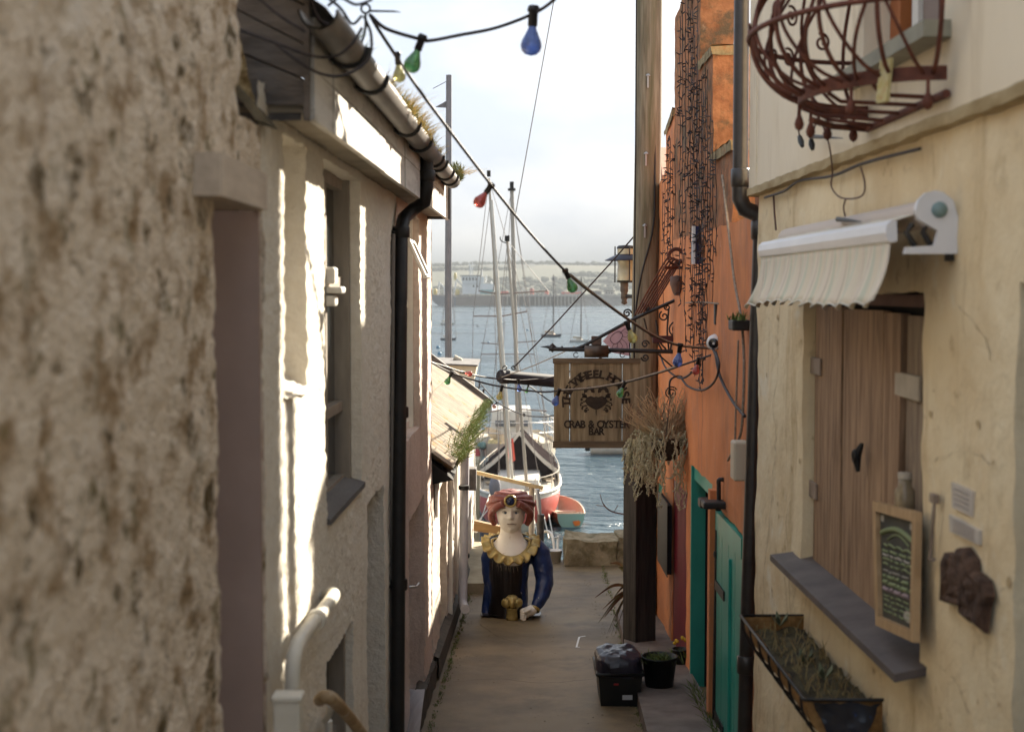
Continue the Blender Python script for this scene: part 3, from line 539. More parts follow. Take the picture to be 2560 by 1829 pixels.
# teal plank door near the rainwater pipe, flush in the wall
td = obox(8.06,9.11,-3.15,-1.42,.012,.03,'door',M_teal,oh)
for k in range(4):
    ya_ = 8.07+.26*k; MB().box((OX-.012,ya_+.004,-3.1),(OX+.0115,ya_+.252,-1.55)).build('plank', M_teal, td)
MB().box((OX-.02,8.07,-1.545),(OX+.0115,9.10,-1.425)).build('top_rail', M_teal, td); MB().box((OX-.03,8.46,-2.95),(OX-.0125,8.49,-1.62)).build('moulding', M_teal, td)
for z_ in (-2.75,-1.9): MB().box((OX-.022,8.72,z_-.03),(OX-.0125,9.09,z_+.03)).build('strap_hinge', M_blackpipe, td)
# ---- unseen low block added past the orange house to shade the paving
qs = thing('shade_block', 'unseen low block added behind the gate post to shade the paving', 'shade block', (3,16.8,-3.4))
M_clap = mat('grey_white_clapboard', (.36,.40,.44), (.46,.49,.52), rough=.6, scale=3)
x0 = 1.92
MB().box((x0,13.2,-3.5),(6,20.5,-.42)).build('wall', mat('grey_render', (.4,.37,.33), (.48,.45,.4), rough=.9, scale=4), qs); MB().box((x0-.05,13.15,-.418),(6.1,20.55,-.34)).build('roof', M_slate, qs)
# ---- clapboard house farther along the quay
cb = thing('clapboard_house', 'pale clapboard house with terracotta roof glimpsed between pole and orange wall', 'house', (6,35,-3.4))
xa, y0c, y1c, zt = 3.55, 33.0, 40.0, P(1660,452,33).z
MB().box((xa+.03,y0c+.03,-3.5),(10,y1c,zt)).build('wall', M_clap, cb); MB().box((3.5,32.5,-14),(14,44,-3.45)).build('footing', M_stone, cb)
for k in range(12):
    z = zt-.16*(k+1); MB().add([(xa,y0c,z),(xa-.02,y0c-.02,z),(10,y0c-.02,z),(10,y0c,z),(xa+.01,y0c+.01,z+.165),(10,y0c+.01,z+.165)],[(0,1,2,3),(1,4,5,2)]).build('clapboard', M_clap, cb)
M_terra = mat('terracotta_tiles', (.33,.12,.06), (.45,.19,.10), rough=.85, scale=9, bump=.4)
m = MB(); m.add([(xa-.1,y0c-.15,zt),(10,y0c-.15,zt),(10,y1c,zt),(xa-.1,y1c,zt),(xa+.2,y0c+3.4,zt+1.1),(10,y0c+3.4,zt+1.1),(xa-.1,y0c-.15,zt+.12),(10,y0c-.15,zt+.12)],[(0,3,2,1),(0,1,7,6),(6,7,5,4),(2,3,4,5),(0,6,4,3)]); m.build('roof', M_terra, cb)

add_patches(M_cream, (.46,.33,.17), 6.5, .60, .72); add_patches(M_cream, (.80,.72,.56), 3.1, .58, .68); add_patches(M_or_old, (.13,.09,.055), 4.5, .50, .62); add_patches(M_or_old, (.42,.30,.20), 11, .62, .70); add_patches(M_or, (.40,.17,.09), 1.5, .50, .75); add_streaks(M_or, (.30,.13,.075), 6, .55, .75); add_patches(M_or, (.66,.36,.22), 9, .63, .70)
add_streaks(M_cream, (.50,.365,.19), 5, .54, .74); add_streaks(M_cream_up, (.56,.45,.30), 5, .55, .78)
# ================================================================== THINGS IN THE ALLEY
M_iron = mat('black_iron', (.007,.006,.006), (.018,.015,.014), rough=.5, scale=20, spec=.5)
M_rust = mat('rusty_brown_iron', (.075,.022,.013), (.15,.045,.024), rough=.7, scale=18)
M_pole = mat('grey_pole_timber', (.13,.108,.072), (.27,.235,.17), rough=.85, scale=4, detail=9, stretch=(8,8,.5), col3=(.10,.10,.045), scale3=1.2, lo3=.45, hi3=.7, bump=.6, bscale=9, bdist=.008)
# ---- telegraph pole
tp = thing('telegraph_pole', 'tall weathered round timber telegraph pole behind the hanging sign', 'pole', (P(1613,1000,13).x,13,gz(13)))
bx_ = P(1613,1000,13).x
zs = [gz(13)-.3+ (8.2)*k/24 for k in range(25)]
m = MB(); m.tube([(bx_+.02*math.sin(z*.6),13,z) for z in zs], [.135-.0035*(z+3) for z in zs], 24); m.build('shaft', M_pole, tp)
M_staple = mat('grey_metal', (.38,.38,.37), rough=.5, metal=.6)
for (u,v) in ((1620,190),(1615,385),(1612,565)):
    c = P(u,v,12.87); m = MB(); m.lathe([(.001,.022),(.02,.008),(.02,0)], c, 8); m.cbox(c+Vector((0,0,-.05)),(.014,.014,.11)); m.build('pole_bolt', M_staple, tp)
m = MB(); m.tube(spline([P(1640,-150,12.95),P(1637,380,12.9),P(1634,560,12.86),P(1603,690,12.85),P(1588,800,12.85),P(1585,990,12.85)],6), .009, 6); m.build('cable', M_blackpipe, tp)
m = MB(); m.tube([P(1592,-150,12.92),P(1589,400,12.9),P(1584,900,12.88)], .007, 6); m.build('cable', M_blackpipe, tp)
# ---- square gate post in front of it
gp = thing('timber_gate_post', 'dark square timber post standing under the hanging sign', 'post', (P(1600,1640,11.75).x,11.75,gz(11.75)))
c = P(1600,1135,11.75); zt = c.z; zb = gz(11.75)-.05
M_post = mat('dark_post_timber', (.014,.011,.009), (.05,.04,.032), rough=.8, scale=5, detail=9, stretch=(6,6,.5), bump=.5, bscale=12, bdist=.006)
m = MB(); m.cbox((c.x,11.75,(zt+zb)/2),(.20,.20,zt-zb),(0,0,R(27)),bev=.006); m.build('shaft', M_post, gp)
c2 = P(1575,1126,11.75); MB().cbox(c2,(.03,.03,.08)).build('iron_pin', M_iron, gp)
# ---- hanging sign -------------------------------------------------
SY = 11.7
sg = thing('hanging_sign', 'hanging wooden board sign with a stencilled crab below the iron bracket', 'sign', P(1490,1118,SY))
M_sign = mat('sign_timber', (.14,.11,.066), (.28,.23,.15), rough=.8, scale=3.2, detail=10, stretch=(8,8,.7), col3=(.075,.062,.03), scale3=2.4, lo3=.52, hi3=.75, bump=.5, bscale=10, bdist=.004)
M_signrail = mat('sign_rail_timber', (.075,.055,.035), (.15,.115,.075), rough=.8, scale=4, stretch=(.7,8,8), bump=.4, bscale=12)
ed = [1385,1423.4,1425.4,1457,1457.6,1490,1490.6,1522,1522.6,1554.4,1556.4,1599]
for k in range(6):
    a, b_ = P(ed[2*k],900,SY), P(ed[2*k+1],1116,SY)
    MB().cbox(((a.x+b_.x)/2, SY+.001*(k%2), (a.z+b_.z)/2),(b_.x-a.x,.018,a.z-b_.z),(0,0,0),bev=.0015).build('plank', M_sign, sg)
for (va,vb) in ((895,908),(1102,1119)):
    a, b_ = P(1382,va,SY), P(1601,vb,SY); MB().cbox(((a.x+b_.x)/2, SY-.014, (a.z+b_.z)/2),(b_.x-a.x,.014,a.z-b_.z),(0,0,0),bev=.002).build('rail', M_signrail, sg)
M_stencil = mat('stencil_paint', (.016,.011,.008), (.035,.025,.016), rough=.85, scale=30)
def text_mesh(txt, size, offset=.0):
    cu = bpy.data.curves.new('t','FONT'); cu.body = txt; cu.size = size; cu.align_x = 'CENTER'; cu.align_y = 'CENTER'; cu.offset = offset
    o = bpy.data.objects.new('t', cu); C.objects.link(o); dg = bpy.context.evaluated_depsgraph_get(); dg.update()
    me = bpy.data.meshes.new_from_object(o.evaluated_get(dg)); vs = [v.co.copy() for v in me.vertices]; fs = [tuple(p.vertices) for p in me.polygons]
    bpy.data.objects.remove(o); bpy.data.curves.remove(cu); bpy.data.meshes.remove(me); return vs, fs
LY = SY - .0125
def letter(m, ch, u, v, hpx, rot=0, wide=1.25, off=.05):
    vs, fs = text_mesh(ch, px(hpx,SY)*1.38, px(hpx,SY)*off); c = P(u,v,LY); ca, sa = math.cos(rot), math.sin(rot); out = []
    zc = (max(q.y for q in vs)+min(q.y for q in vs))/2; xc = (max(q.x for q in vs)+min(q.x for q in vs))/2
    for q in vs:
        x, y = (q.x-xc)*wide, q.y-zc; out.append((c.x + x*ca - y*sa, LY, c.z + x*sa + y*ca))
    m.add(out, fs)
    # slab serifs
    h = px(hpx,SY); w = max(q.x for q in vs)-min(q.x for q in vs); sw_, sh_ = w*wide*.62, h*.13
    if ch in 'THEWLAY':
        for s_ in ((-1,) if ch not in 'HWEL' else (-1,1)):
            y = s_*(h*.5-sh_*.5); q4 = [(-sw_,y-sh_*.5),(sw_,y-sh_*.5),(sw_,y+sh_*.5),(-sw_,y+sh_*.5)]
            if ch in 'HWA': 
                for sg_ in (-1,1):
                    xx = sg_*w*wide*.36; q4 = [(xx-sw_*.42,y-sh_*.5),(xx+sw_*.42,y-sh_*.5),(xx+sw_*.42,y+sh_*.5),(xx-sw_*.42,y+sh_*.5)]
                    m.add([(c.x+x*ca-y_*sa, LY-.0004, c.z+x*sa+y_*ca) for x,y_ in q4],[(0,1,2,3)])
            elif ch in 'TYR' : m.add([(c.x+x*.55*ca-y_*sa, LY-.0004, c.z+x*.55*sa+y_*ca) for x,y_ in q4],[(0,1,2,3)])
cx, cy = 1490.5, 1003
m = MB()
for ch_, deg in (('T',184),('H',168),('E',153),('W',130),('H',115),('E',102.5),('E',90.5),('L',78.5),('H',60),('O',46),('U',31),('S',15),('E',1)):
    a = R(deg); letter(m, ch_, cx+math.cos(a)*75, cy-math.sin(a)*68, 20, a-math.pi/2, 1.08, .06)
m.build('lettering', M_stencil, sg, label='arched stencilled words along the top of the board')
m = MB(); u = 1418
for ch_ in 'CRAB & OYSTER':
    if ch_ != ' ': letter(m, ch_, u, 1060, 19, 0, .92, .045)
    u += 13.2 if ch_ not in ' &' else (8 if ch_ == ' ' else 15)
u = 1478
for ch_ in 'BAR': letter(m, ch_, u, 1078, 18, 0, .92, .045); u += 13.5
m.build('lettering', M_stencil, sg, label='straight stencilled words along the bottom of the board')
def flat(m, pts, y=LY): q = [P(u,v,y) for u,v in pts]; m.add(q, [tuple(range(len(q)))])
m = MB(); ox, oy, sc = 1490.5, 1003, .265
def F2(pts): flat(m, [(ox+x*sc, oy+y*sc) for x,y in pts])
F2([(-108,-5),(-90,-36),(-52,-52),(-22,-40),(0,-46),(22,-40),(52,-52),(90,-36),(108,-5),(84,34),(44,62),(12,76),(-12,76),(-44,62),(-84,34)])
for s in (-1,1):
    def arc(cx_,cy_,r0,r1,a0,a1,n=9): 
        pts = [(s*(cx_+math.cos(R(a0+(a1-a0)*i/n))*r0), cy_-math.sin(R(a0+(a1-a0)*i/n))*r0) for i in range(n+1)] + [(s*(cx_+math.cos(R(a1-(a1-a0)*i/n))*r1), cy_-math.sin(R(a1-(a1-a0)*i/n))*r1) for i in range(n+1)]
        F2(pts)
    arc(66,-92,52,18,-15,195); arc(92,-78,46,14,-100,-5)                       # claw
    F2([(s*88,-40),(s*112,-58),(s*120,-48),(s*100,-30)])
    for (x,y,w,h) in ((122,-40,20,12),(138,-18,16,20),(112,2,22,9),(136,14,20,9),(146,32,12,16),(100,40,22,10),(124,48,20,10),(132,66,12,20),(90,62,18,10),(100,88,22,24),(76,78,12,10)):
        F2([(s*(x+math.cos(k*.785)*w*.75), y+math.sin(k*.785)*h*.75) for k in range(8)])
F2([(-5,80),(5,80),(3,130),(-2,138)])
m.build('crab_emblem', M_stencil, sg)
for u in (1440,1556):
    t_ = P(u,876,SY); b_ = P(u,898,SY); m = MB(); m.tube(scroll((t_+b_)/2,(1,0,0),(0,0,1),px(6,SY),px(6,SY),.6,.85,12), .004, 6); m.tube([t_,(t_+b_)/2+Vector((0,0,px(6,SY)))], .004, 6); m.build('hook', M_iron, sg)
# ---- bracket that carries it
bk = thing('sign_bracket', 'black wrought-iron sign bracket with spearhead tip reaching from the orange wall', 'bracket', P(1690,878,SY))
m = MB(); m.tube([P(1372,872,SY),P(1530,875,SY),P(1693,879,SY)], .018, 10); m.build('arm', M_iron, bk)
def lozenge(m, u, v, hw, hh, Y=SY): 
    a = [P(u-hw,v,Y),P(u,v-hh,Y),P(u+hw,v,Y),P(u,v+hh,Y)]; c = P(u,v,Y); f, b_ = c+Vector((0,-.02,0)), c+Vector((0,.02,0))
    m.add(a+[f,b_],[(0,1,4),(1,2,4),(2,3,4),(3,0,4),(1,0,5),(2,1,5),(3,2,5),(0,3,5)])
m = MB(); lozenge(m,1381,869,13,12); m.add([P(1349,866.5,SY),P(1372,863,SY),P(1372,871,SY),P(1372,867,SY-.015)],[(0,1,3),(0,3,2),(0,2,1)]); lozenge(m,1405,870,4.5,7); m.build('spear_finial', M_iron, bk)
m = MB(); m.tube(spline([P(1424,872,SY),P(1450,868,SY),P(1504,840,SY),P(1585,797,SY),P(1700,745,SY),P(1716,737,SY),P(1718,712,SY)],5), .014, 8); m.build('stay', M_iron, bk)
m = MB(); m.lathe([(.001,-.1),(.05,-.098),(.052,0),(.05,.098),(.001,.1)], P(1491,878,SY-.01), 16, 'X'); m.build('tin_lamp', mat('dark_tin', (.05,.036,.028), (.085,.062,.045), rough=.4, scale=9, metal=.3), bk)
MB().cbox(P(1491,851,SY),(.085,.02,.075),bev=.006).build('name_plate', mat('brown_plate', (.06,.04,.032), (.10,.07,.055), rough=.6, scale=25), bk)
for (u,v,r,a0,t_) in ((1613,860,10,0,1.4),(1613,893,10,3.1,1.4),(1692,824,21,1.6,2.2),(1701,792,15,.5,1.7),(1617,768,9,2,1.6),(1568,783,11,0,1.5),(1668,768,9,1,1.5),(1660,790,13,2,1.3)):
    m = MB(); m.tube(scroll(P(u,v,SY),(1,0,0),(0,0,1),px(r,SY),px(2,SY),a0,t_,30), .007, 6); m.build('scroll', M_iron, bk)
for pts in ([(1640,800),(1648,850),(1665,873)],[(1672,770),(1668,830),(1672,873)],[(1690,760),(1688,800),(1680,850),(1676,876)],[(1610,795),(1620,830),(1640,850),(1655,875)],[(1716,737),(1718,820),(1716,900),(1714,1030)],[(1640,880),(1662,900),(1700,935),(1716,960)]):
    m = MB(); m.tube(spline([P(u,v,SY) for u,v in pts],6), .0075, 6); m.build('iron_strap', M_iron, bk)
MB().cbox(P(1662,848,SY+.01),(.2,.05,.06),bev=.005).build('wall_block', mat('maroon_block', (.05,.012,.014), (.07,.02,.02), rough=.6, scale=9), bk)
# ---- cresset of rusty rods on the orange wall
cr = thing('iron_cresset', 'rusty fan of iron rods fixed high on the orange wall above the sign bracket', 'ironwork', P(1690,668,11.2))
for k in range(7):
    a = P(1588+k*7,786-k*2,SY-.15+.05*k); b_ = P(1668+k*7,655-abs(k-3)*3,11.0+.05*k); c_ = b_+Vector((.04+.01*k,-.03,.02)); m = MB(); m.tube(spline([a,(a+b_)/2+Vector((0,0,.012)),b_,c_+Vector((0,0,-.03))],5), .0075, 6); m.build('rod', M_rust, cr)
m = MB(); m.tube([P(1660,669,10.95),P(1716,669,11.2)], .012, 8); m.build('cross_bar', M_rust, cr)
m = MB(); m.tube(scroll(P(1690,642,11.1),(1,0,0),(0,0,1),.07,.05,0,1.6,24), .009, 6); m.build('top_coil', M_rust, cr)
m = MB(); c = P(1692,710,11.25); m.lathe([(.001,.07),(.05,.06),(.055,0),(.035,-.06),(.02,-.09)], c, 12); m.build('lamp_cup', mat('brown_cup', (.10,.06,.045), (.16,.10,.08), rough=.6, scale=9), cr)
# ---- lantern behind the pole
LYp = 13.4
ln = thing('pole_lantern', 'cylindrical glass lantern with dark conical shade on the far side of the pole', 'lantern', P(1569,762,LYp))
c = lambda v: P(1568,v,LYp); z = lambda v: P(1568,v,LYp).z; q = c(700); q0 = Vector((q.x,q.y,0)); r1 = px(25,LYp)
M_lglass = mat('old_lantern_glass', (.55,.48,.30), (.66,.60,.42), rough=.25, scale=9, spec=.6, trans=.35)
MB().lathe([(r1,z(701)),(r1,z(672)),(r1*.97,z(671)),(r1*.97,z(650))], q0, 20).build('glass', M_lglass, ln)
MB().lathe([(r1,z(637)),(r1,z(622))], q0, 20).build('glass', M_lglass, ln)
MB().lathe([(r1*1.05,z(622)),(r1*1.05,z(618)),(r1*.9,z(614)),(.001,z(612))], q0, 20).build('cap', M_iron, ln)
MB().lathe([(r1*1.12,z(636)),(px(56,LYp),z(650)),(px(56,LYp),z(652)),(r1*1.1,z(643)),(r1*1.1,z(636))], q0, 24).build('shade', mat('blue_black_enamel', (.02,.02,.035), (.03,.03,.05), rough=.3, scale=6), ln)
MB().lathe([(r1*1.02,z(701)),(r1*1.02,z(706)),(.001,z(706.5))], q0, 20).build('base_ring', M_iron, ln)
for k in range(4):
    a = k*math.pi/2+.1; d = Vector((math.cos(a),math.sin(a),0))*px(31,LYp); m = MB(); m.tube([q0+d+Vector((0,0,z(616))),q0+d+Vector((0,0,z(706)))], .006, 6); m.build('guard_rod', M_iron, ln)
MB().lathe([(px(10,LYp),z(706)),(px(10,LYp),z(728)),(px(8,LYp),z(731)),(px(9,LYp),z(745)),(px(6,LYp),z(750)),(px(8,LYp),z(758)),(.001,z(762))], q0+Vector((-px(7,LYp),0,0)), 14).build('stem', M_tar, ln)
m = MB(); m.tube([q0+Vector((-px(6,LYp),0,z(740))), q0+Vector((.14,-.18,z(742)))], .018, 8); m.build('support_arm', M_iron, ln)
# ---- pink pennant with a drawn octopus
fl = thing('pink_flag', 'small pink flag with a line-drawn octopus between pole and sign bracket', 'flag', P(1572,888,12.2))
FY = 12.2
poly = [(1574,806),(1550,816),(1524,832),(1507,853),(1524,868),(1526,880),(1574,890)]
m = MB(); qs = [P(u,v,FY) for u,v in poly]; m.prism(qs,(0,.002,0)); m.build('cloth', mat('pink_cloth', (.44,.30,.36), (.52,.38,.44), rough=.8, scale=14), fl)
m = MB(); fp = lambda pts, r=.0022: m.tube(spline([P(u,v,FY-.004) for u,v in pts],5), r, 5)
fp([(1532,858),(1525,848),(1532,836),(1546,828),(1556,836),(1552,848),(1542,858),(1532,858)])
for pts in ([(1536,858),(1530,868),(1537,872),(1542,866)],[(1543,857),(1545,870),(1552,880),(1546,884)],[(1548,852),(1556,864),(1553,874),(1561,878)],[(1553,846),(1564,856),(1568,868),(1563,874)],[(1555,840),(1566,842),(1570,834),(1564,830)],[(1550,834),(1558,824),(1568,820)]): fp(pts, .0018)
m.build('octopus_drawing', mat('ink', (.06,.035,.05), rough=.8), fl)
m = MB(); m.tube([P(1574,800,FY),P(1575,905,FY)], .006, 6); m.build('flag_staff', M_iron, fl)
# ---- black hoist beam and ropes behind the sign
hb = thing('hoist_beam', 'black tarred timber beam reaching over the quay behind the hanging sign', 'beam', P(1420,950,14.4))
a, b_ = P(1251,940,13.6), P(1600,972,15); m = MB(); m.tube([a,a.lerp(b_,.5),b_], [.062,.066,.07], 14); m.build('beam', mat('tarred_black', (.014,.013,.018), (.03,.028,.036), rough=.7, scale=7, spec=.2, stretch=(.4,3,3)), hb)
MB().lathe([(.066,-.05),(.07,-.045),(.07,.045),(.066,.05)], P(1262,941,13.65), 14, 'X').build('end_band', M_iron, hb)
for u in (1262,1284): m = MB(); m.tube(scroll(P(u,919,13.65),(1,0,0),(0,0,1),.018,.018,0,1,12), .006, 6); m.build('eye_bolt', M_iron, hb)
m = MB(); m.tube([P(1284,919,13.7),P(1380,818,13.5),P(1528,656,13.2),P(1584,592,13.05)], .007, 6); m.build('stay_rope', mat('dark_rope', (.03,.022,.02), (.06,.045,.04), rough=.9, scale=120), hb)
m = MB(); m.tube(spline([P(1250,944,13.6),P(1330,915,13.3),P(1400,884,13),P(1436,866,12.8)],4), .005, 6); m.build('guy_line', mat('pale_line', (.30,.27,.24), rough=.9), hb)
# ---- tall grey lamp mast on the quay
lm = thing('lamp_mast', 'slim grey steel mast rising from the quay beyond the gutter end', 'mast', (P(1121,900,25).x,25,-3.42))
x_ = P(1121,900,25).x; m = MB(); m.tube([(x_,25,-3.42),(x_,25,0),(x_+px(3,25),25,P(1127,188,25).z)], [.064,.060,.05], 14); m.build('shaft', mat('galvanised_grey', (.15,.145,.15), (.20,.19,.195), rough=.45, metal=.5, scale=3), lm)
m = MB(); m.prism([P(1124,248,25),P(1088,268,25),P(1124,270,25)],(0,.02,0)); m.build('bracket_plate', mat('grey_plate', (.13,.13,.14), rough=.6), lm)
m = MB(); m.tube([P(1123,200,25),P(1082,222,25)], .006, 5); m.build('wire', M_iron, lm)
# ---- flat-roofed hut beyond the shed
hu = thing('quay_hut', 'small flat-roofed hut with pale slab roof above the mossy shed roof', 'hut', (-1.6,20,-3.42))
M_slab = mat('pale_roof_slab', (.42,.36,.26), (.54,.47,.36), rough=.85, scale=4, bump=.3)
a = P(1192,914,20); MB().prism([P(1040,908,20.0),P(1192,914,20.0),P(1184,952,20),P(1172,958,20),P(1040,948,20)],(0,1.6,0)).build('roof_slab', M_slab, hu)
MB().prism([P(1030,905,19.95),P(1194,912,19.95),P(1194,916,19.95),P(1030,909,19.95)],(0,1.7,0)).build('roof_edge', M_slate, hu)
MB().prism([P(1040,958,20.1),P(1168,958,20.1),P(1168,1330,20.1),P(1040,1330,20.1)],(0,1.4,0)).build('wall', mat('dark_boarding', (.035,.028,.028), (.06,.05,.048), rough=.8, scale=9, stretch=(1,1,.2)), hu)
MB().prism([P(1172,956,19.9),P(1186,950,19.9),P(1189,1330,19.9),P(1174,1330,19.9)],(0,.1,0)).build('corner_post', M_white, hu)
m = MB(); m.tube(spline([P(1178,978,19),P(1190,977,18.5),P(1198,968,18),P(1199,950,18)],5), .008, 6); m.tube([P(1182,968,19),P(1206,966,18)], .006, 6); m.build('iron_bracket', M_iron, hu)
MB().tube([P(1135,893,21),P(1150,900,21),P(1156,914,21)], .04, 8).build('vent_pipe', M_slab, hu)
# ---- strings of coloured bulbs
BC = {'green':(.10,.30,.11),'yellow':(.50,.46,.17),'blue':(.10,.17,.48),'red':(.48,.09,.075),'pink':(.46,.24,.22)}
def bulbmat(k):
    c = BC[k]; return mat('bulb_'+k, c, tuple(min(1,q*1.35) for q in c), rough=.15, scale=40, spec=.6, trans=.5)
M_cab = mat('rubber_cable', (.016,.013,.015), (.04,.032,.034), rough=.6, scale=60)
M_cab_pale = mat('weathered_cable', (.20,.16,.12), (.34,.28,.22), rough=.7, scale=50)
M_hold = mat('bulb_holder_rubber', (.012,.011,.012), rough=.5)
def festoon(label, path, bulbs, r=.006, pale=None):
    pts = spline([P(*p) for p in path], 8); f = thing('festoon_lights', label, 'string lights', pts[0], 'coloured bulb strings over the alley')
    MB().tube(pts, r, 6).build('cable', M_cab, f)
    if pale: MB().tube(spline([P(*p)+Vector((0,0,.004)) for p in pale],8), r*1.1, 6).build('cable', M_cab_pale, f)
    for (u0,v0,u1,v1,Y,col) in bulbs:
        a, t_ = P(u0,v0,Y), P(u1,v1,Y); d = (t_-a); L = d.length; d.normalize(); a = a - d*L*.08; L *= 1.08
        Mx = Vector((0,0,1)).rotation_difference(d).to_matrix()
        h = MB(); h.lathe([(L*.10,0),(L*.125,L*.05),(L*.125,L*.12),(L*.095,L*.14),(L*.10,L*.40),(L*.08,L*.42)], a, 10, 'Z', Mx); ho = h.build('bulb_holder', M_hold, f)
        if col: MB().lathe([(L*.075,L*.40),(L*.09,L*.47),(L*.14,L*.58),(L*.195,L*.70),(L*.215,L*.80),(L*.19,L*.90),(L*.12,L*.97),(.0005,L)], a, 16, 'Z', Mx).build('bulb', bulbmat(col), ho)
    return f
festoon('festoon cable running from the gutter hook down to the white camera, five coloured bulbs',
    [(925,38,4.60),(955,88,4.72),(1040,214,5.2),(1130,335,5.65),(1232,468,6.2),(1330,588,6.75),(1420,684,7.3),(1500,748,7.8),(1575,802,8.25),(1640,842,8.7),(1700,864,9.05),(1782,872,9.45)],
    [(993,136,1000,207,4.98,'yellow'),(1229,462,1190,517,6.2,'red'),(1413,676,1436,731,7.28,'green'),(1566,806,1586,857,8.2,'yellow'),(1701,862,1692,917,9.0,'blue')], .0065,
    [(1425,688,7.3),(1500,748,7.8),(1575,802,8.25),(1640,842,8.7),(1700,864,9.05),(1780,872,9.44)])
festoon('festoon cable sagging across the top of the view with a green and a blue bulb',
    [(925,38,4.60),(965,72,4.62),(1045,97,4.7),(1075,102,4.72),(1150,88,4.8),(1240,70,4.9),(1330,36,4.95),(1385,0,4.85),(1450,-70,4.8),(1640,-330,4.7)],
    [(1056,94,1023,182,4.7,'green'),(1334,24,1326,140,4.95,'blue')], .0065)
festoon('festoon cable strung from the roughcast corner across the front of the hanging sign',
    [(1077,905,10.6),(1124,930,10.7),(1199,954,10.8),(1252,966,10.8),(1348,979,10.7),(1403,976,10.6),(1482,970,10.45),(1562,956,10.2),(1641,934,9.95),(1721,907,9.7),(1784,885,9.45)],
    [(1130,930,1115,961,10.7,'green'),(1255,965,1247,1000,10.8,'yellow'),(1399,974,1385,1014,10.6,'blue'),(1563,955,1546,993,10.2,'green'),(1747,896,1737,937,9.6,'red')], .007,
    [(1403,976,10.6),(1482,970,10.45),(1562,956,10.2),(1641,934,9.95),(1700,914,9.75)])
festoon('festoon cable with one red and one blue bulb passing behind the hanging sign',
    [(1077,905,10.62),(1110,915,10.9),(1156,930,11.2),(1209,942,11.5),(1287,950,11.9),(1340,948,12.1),(1384,942,12.3),(1480,905,12.6),(1578,850,12.85)],
    [(1152,929,1181,936,11.2,'red'),(1295,949,1299,979,11.9,'blue')], .007)
festoon('thin far festoon from the hut bracket with blue and pink bulbs and an empty holder',
    [(1199,952,18),(1206,964,17.8),(1239,1001,17.3),(1273,1022,16.8),(1311,1037,16.2),(1345,1041,15.6),(1384,1038,15),(1480,1010,14.4),(1585,960,13.6)],
    [(1209,974,1207,997,17.8,'blue'),(1243,1004,1232,1020,17.3,'pink'),(1229,1003,1239,1020,17.2,'pink'),(1310,1034,1311,1052,16.2,None)], .007)
festoon('thin far festoon falling from the black beam to the hanging sign with a green bulb',
    [(1290,944,13.8),(1305,952,13.9),(1321,963,14),(1350,984,14),(1384,1006,14),(1480,1040,13.9),(1590,1050,13.5)],
    [(1321,963,1315,982,14,'green')], .006)
# ring hook on the gutter end with loose cables
hk = thing('gutter_hook', 'ring-topped iron hook on the gutter where the festoon cables start', 'hook', P(925,60,4.6))
m = MB(); m.tube(scroll(P(914,22,4.6),(1,0,0),(0,0,1),px(11,4.6),px(11,4.6),0,1,18), px(3,4.6), 6); m.build('ring', M_iron, hk)
m = MB(); m.tube(spline([P(914,34,4.6),P(912,80,4.6),P(895,120,4.58),P(862,135,4.55)],5), px(3.4,4.6), 6); m.build('shank', M_iron, hk)
m = MB(); m.tube([P(925,28,4.6),P(985,29,4.6),P(1002,31,4.6)], [px(3,4.6),px(2.5,4.6),px(.8,4.6)], 6); m.build('spike', M_iron, hk)
lc = thing('loose_cables', 'black cables looping loosely across the dark gable boards at the eave', 'cable', P(772,190,4.15))
for pts in ([(575,66),(640,90),(700,112),(780,140),(840,140),(880,110),(905,70)],[(690,110),(740,150),(800,184),(860,188),(920,150),(928,90),(910,40)],[(780,0),(800,50),(840,64),(866,40)],[(800,-20),(850,20),(880,60),(905,40)],[(820,15),(850,-5),(890,12),(930,0)],[(640,-10),(700,40),(764,80)]):
    m = MB(); m.tube(spline([P(u,v,4.16+ .0006*max(0,u-770)) for u,v in pts],6), .0045, 6); m.build('cable', M_cab, lc)
# ---- security camera, power box and cables on the orange wall
cc = thing('security_camera', 'white bullet security camera with black lens on the orange wall', 'camera', P(1805,870,9.3))
c = P(1786,855,9.25); d = (P(1776,862,9.0)-c).normalized(); Mx = Vector((0,0,1)).rotation_difference(Vector((-.25,-1,-.12)).normalized()).to_matrix()
MB().lathe([(.03,-.07),(.046,-.055),(.05,.0),(.048,.045),(.036,.055)], c, 18, 'Z', Mx).build('housing', mat('white_plastic', (.70,.70,.70), (.76,.76,.75), rough=.4, scale=5), cc)
MB().lathe([(.036,.052),(.030,.058),(.001,.054)], c, 16, 'Z', Mx).build('lens', mat('lens_black', (.008,.008,.01), rough=.12, spec=.8), cc)
MB().cbox(c+Vector((.05,.05,.01)),(.06,.07,.10),bev=.012).build('mount', MATS['white_plastic'], cc)
pb = thing('power_box', 'black plug-in power box hanging on the orange wall above the camera', 'power box', P(1796,815,9.3))
MB().cbox(P(1795,785,9.28),(.05,.06,.14),bev=.01).build('box', M_iron, pb)
m = MB(); m.tube([P(1797,812,9.28),P(1798,838,9.28)], .006, 6); m.build('lead', M_iron, pb)
wc = thing('wall_cables', 'black and white cables clipped down the orange wall beside the rainwater pipe', 'cable', PO(1810,1000,.01))
for pts, r, mm in (([(1806,438),(1820,560),(1836,700),(1853,795),(1860,900),(1858,1010),(1850,1090),(1820,1150)],.008,M_cab_pale),([(1782,872),(1790,890),(1800,940),(1830,1000),(1862,1040)],.010,M_cab),([(1714,757),(1750,755),(1796,759)],.005,M_cab_pale),([(1846,850),(1842,960),(1838,1100),(1840,1200)],.006,M_cab_pale)):
    m = MB(); m.tube(spline([PO(u,v,.03) for u,v in pts],6), r, 6); m.build('cable', mm, wc)
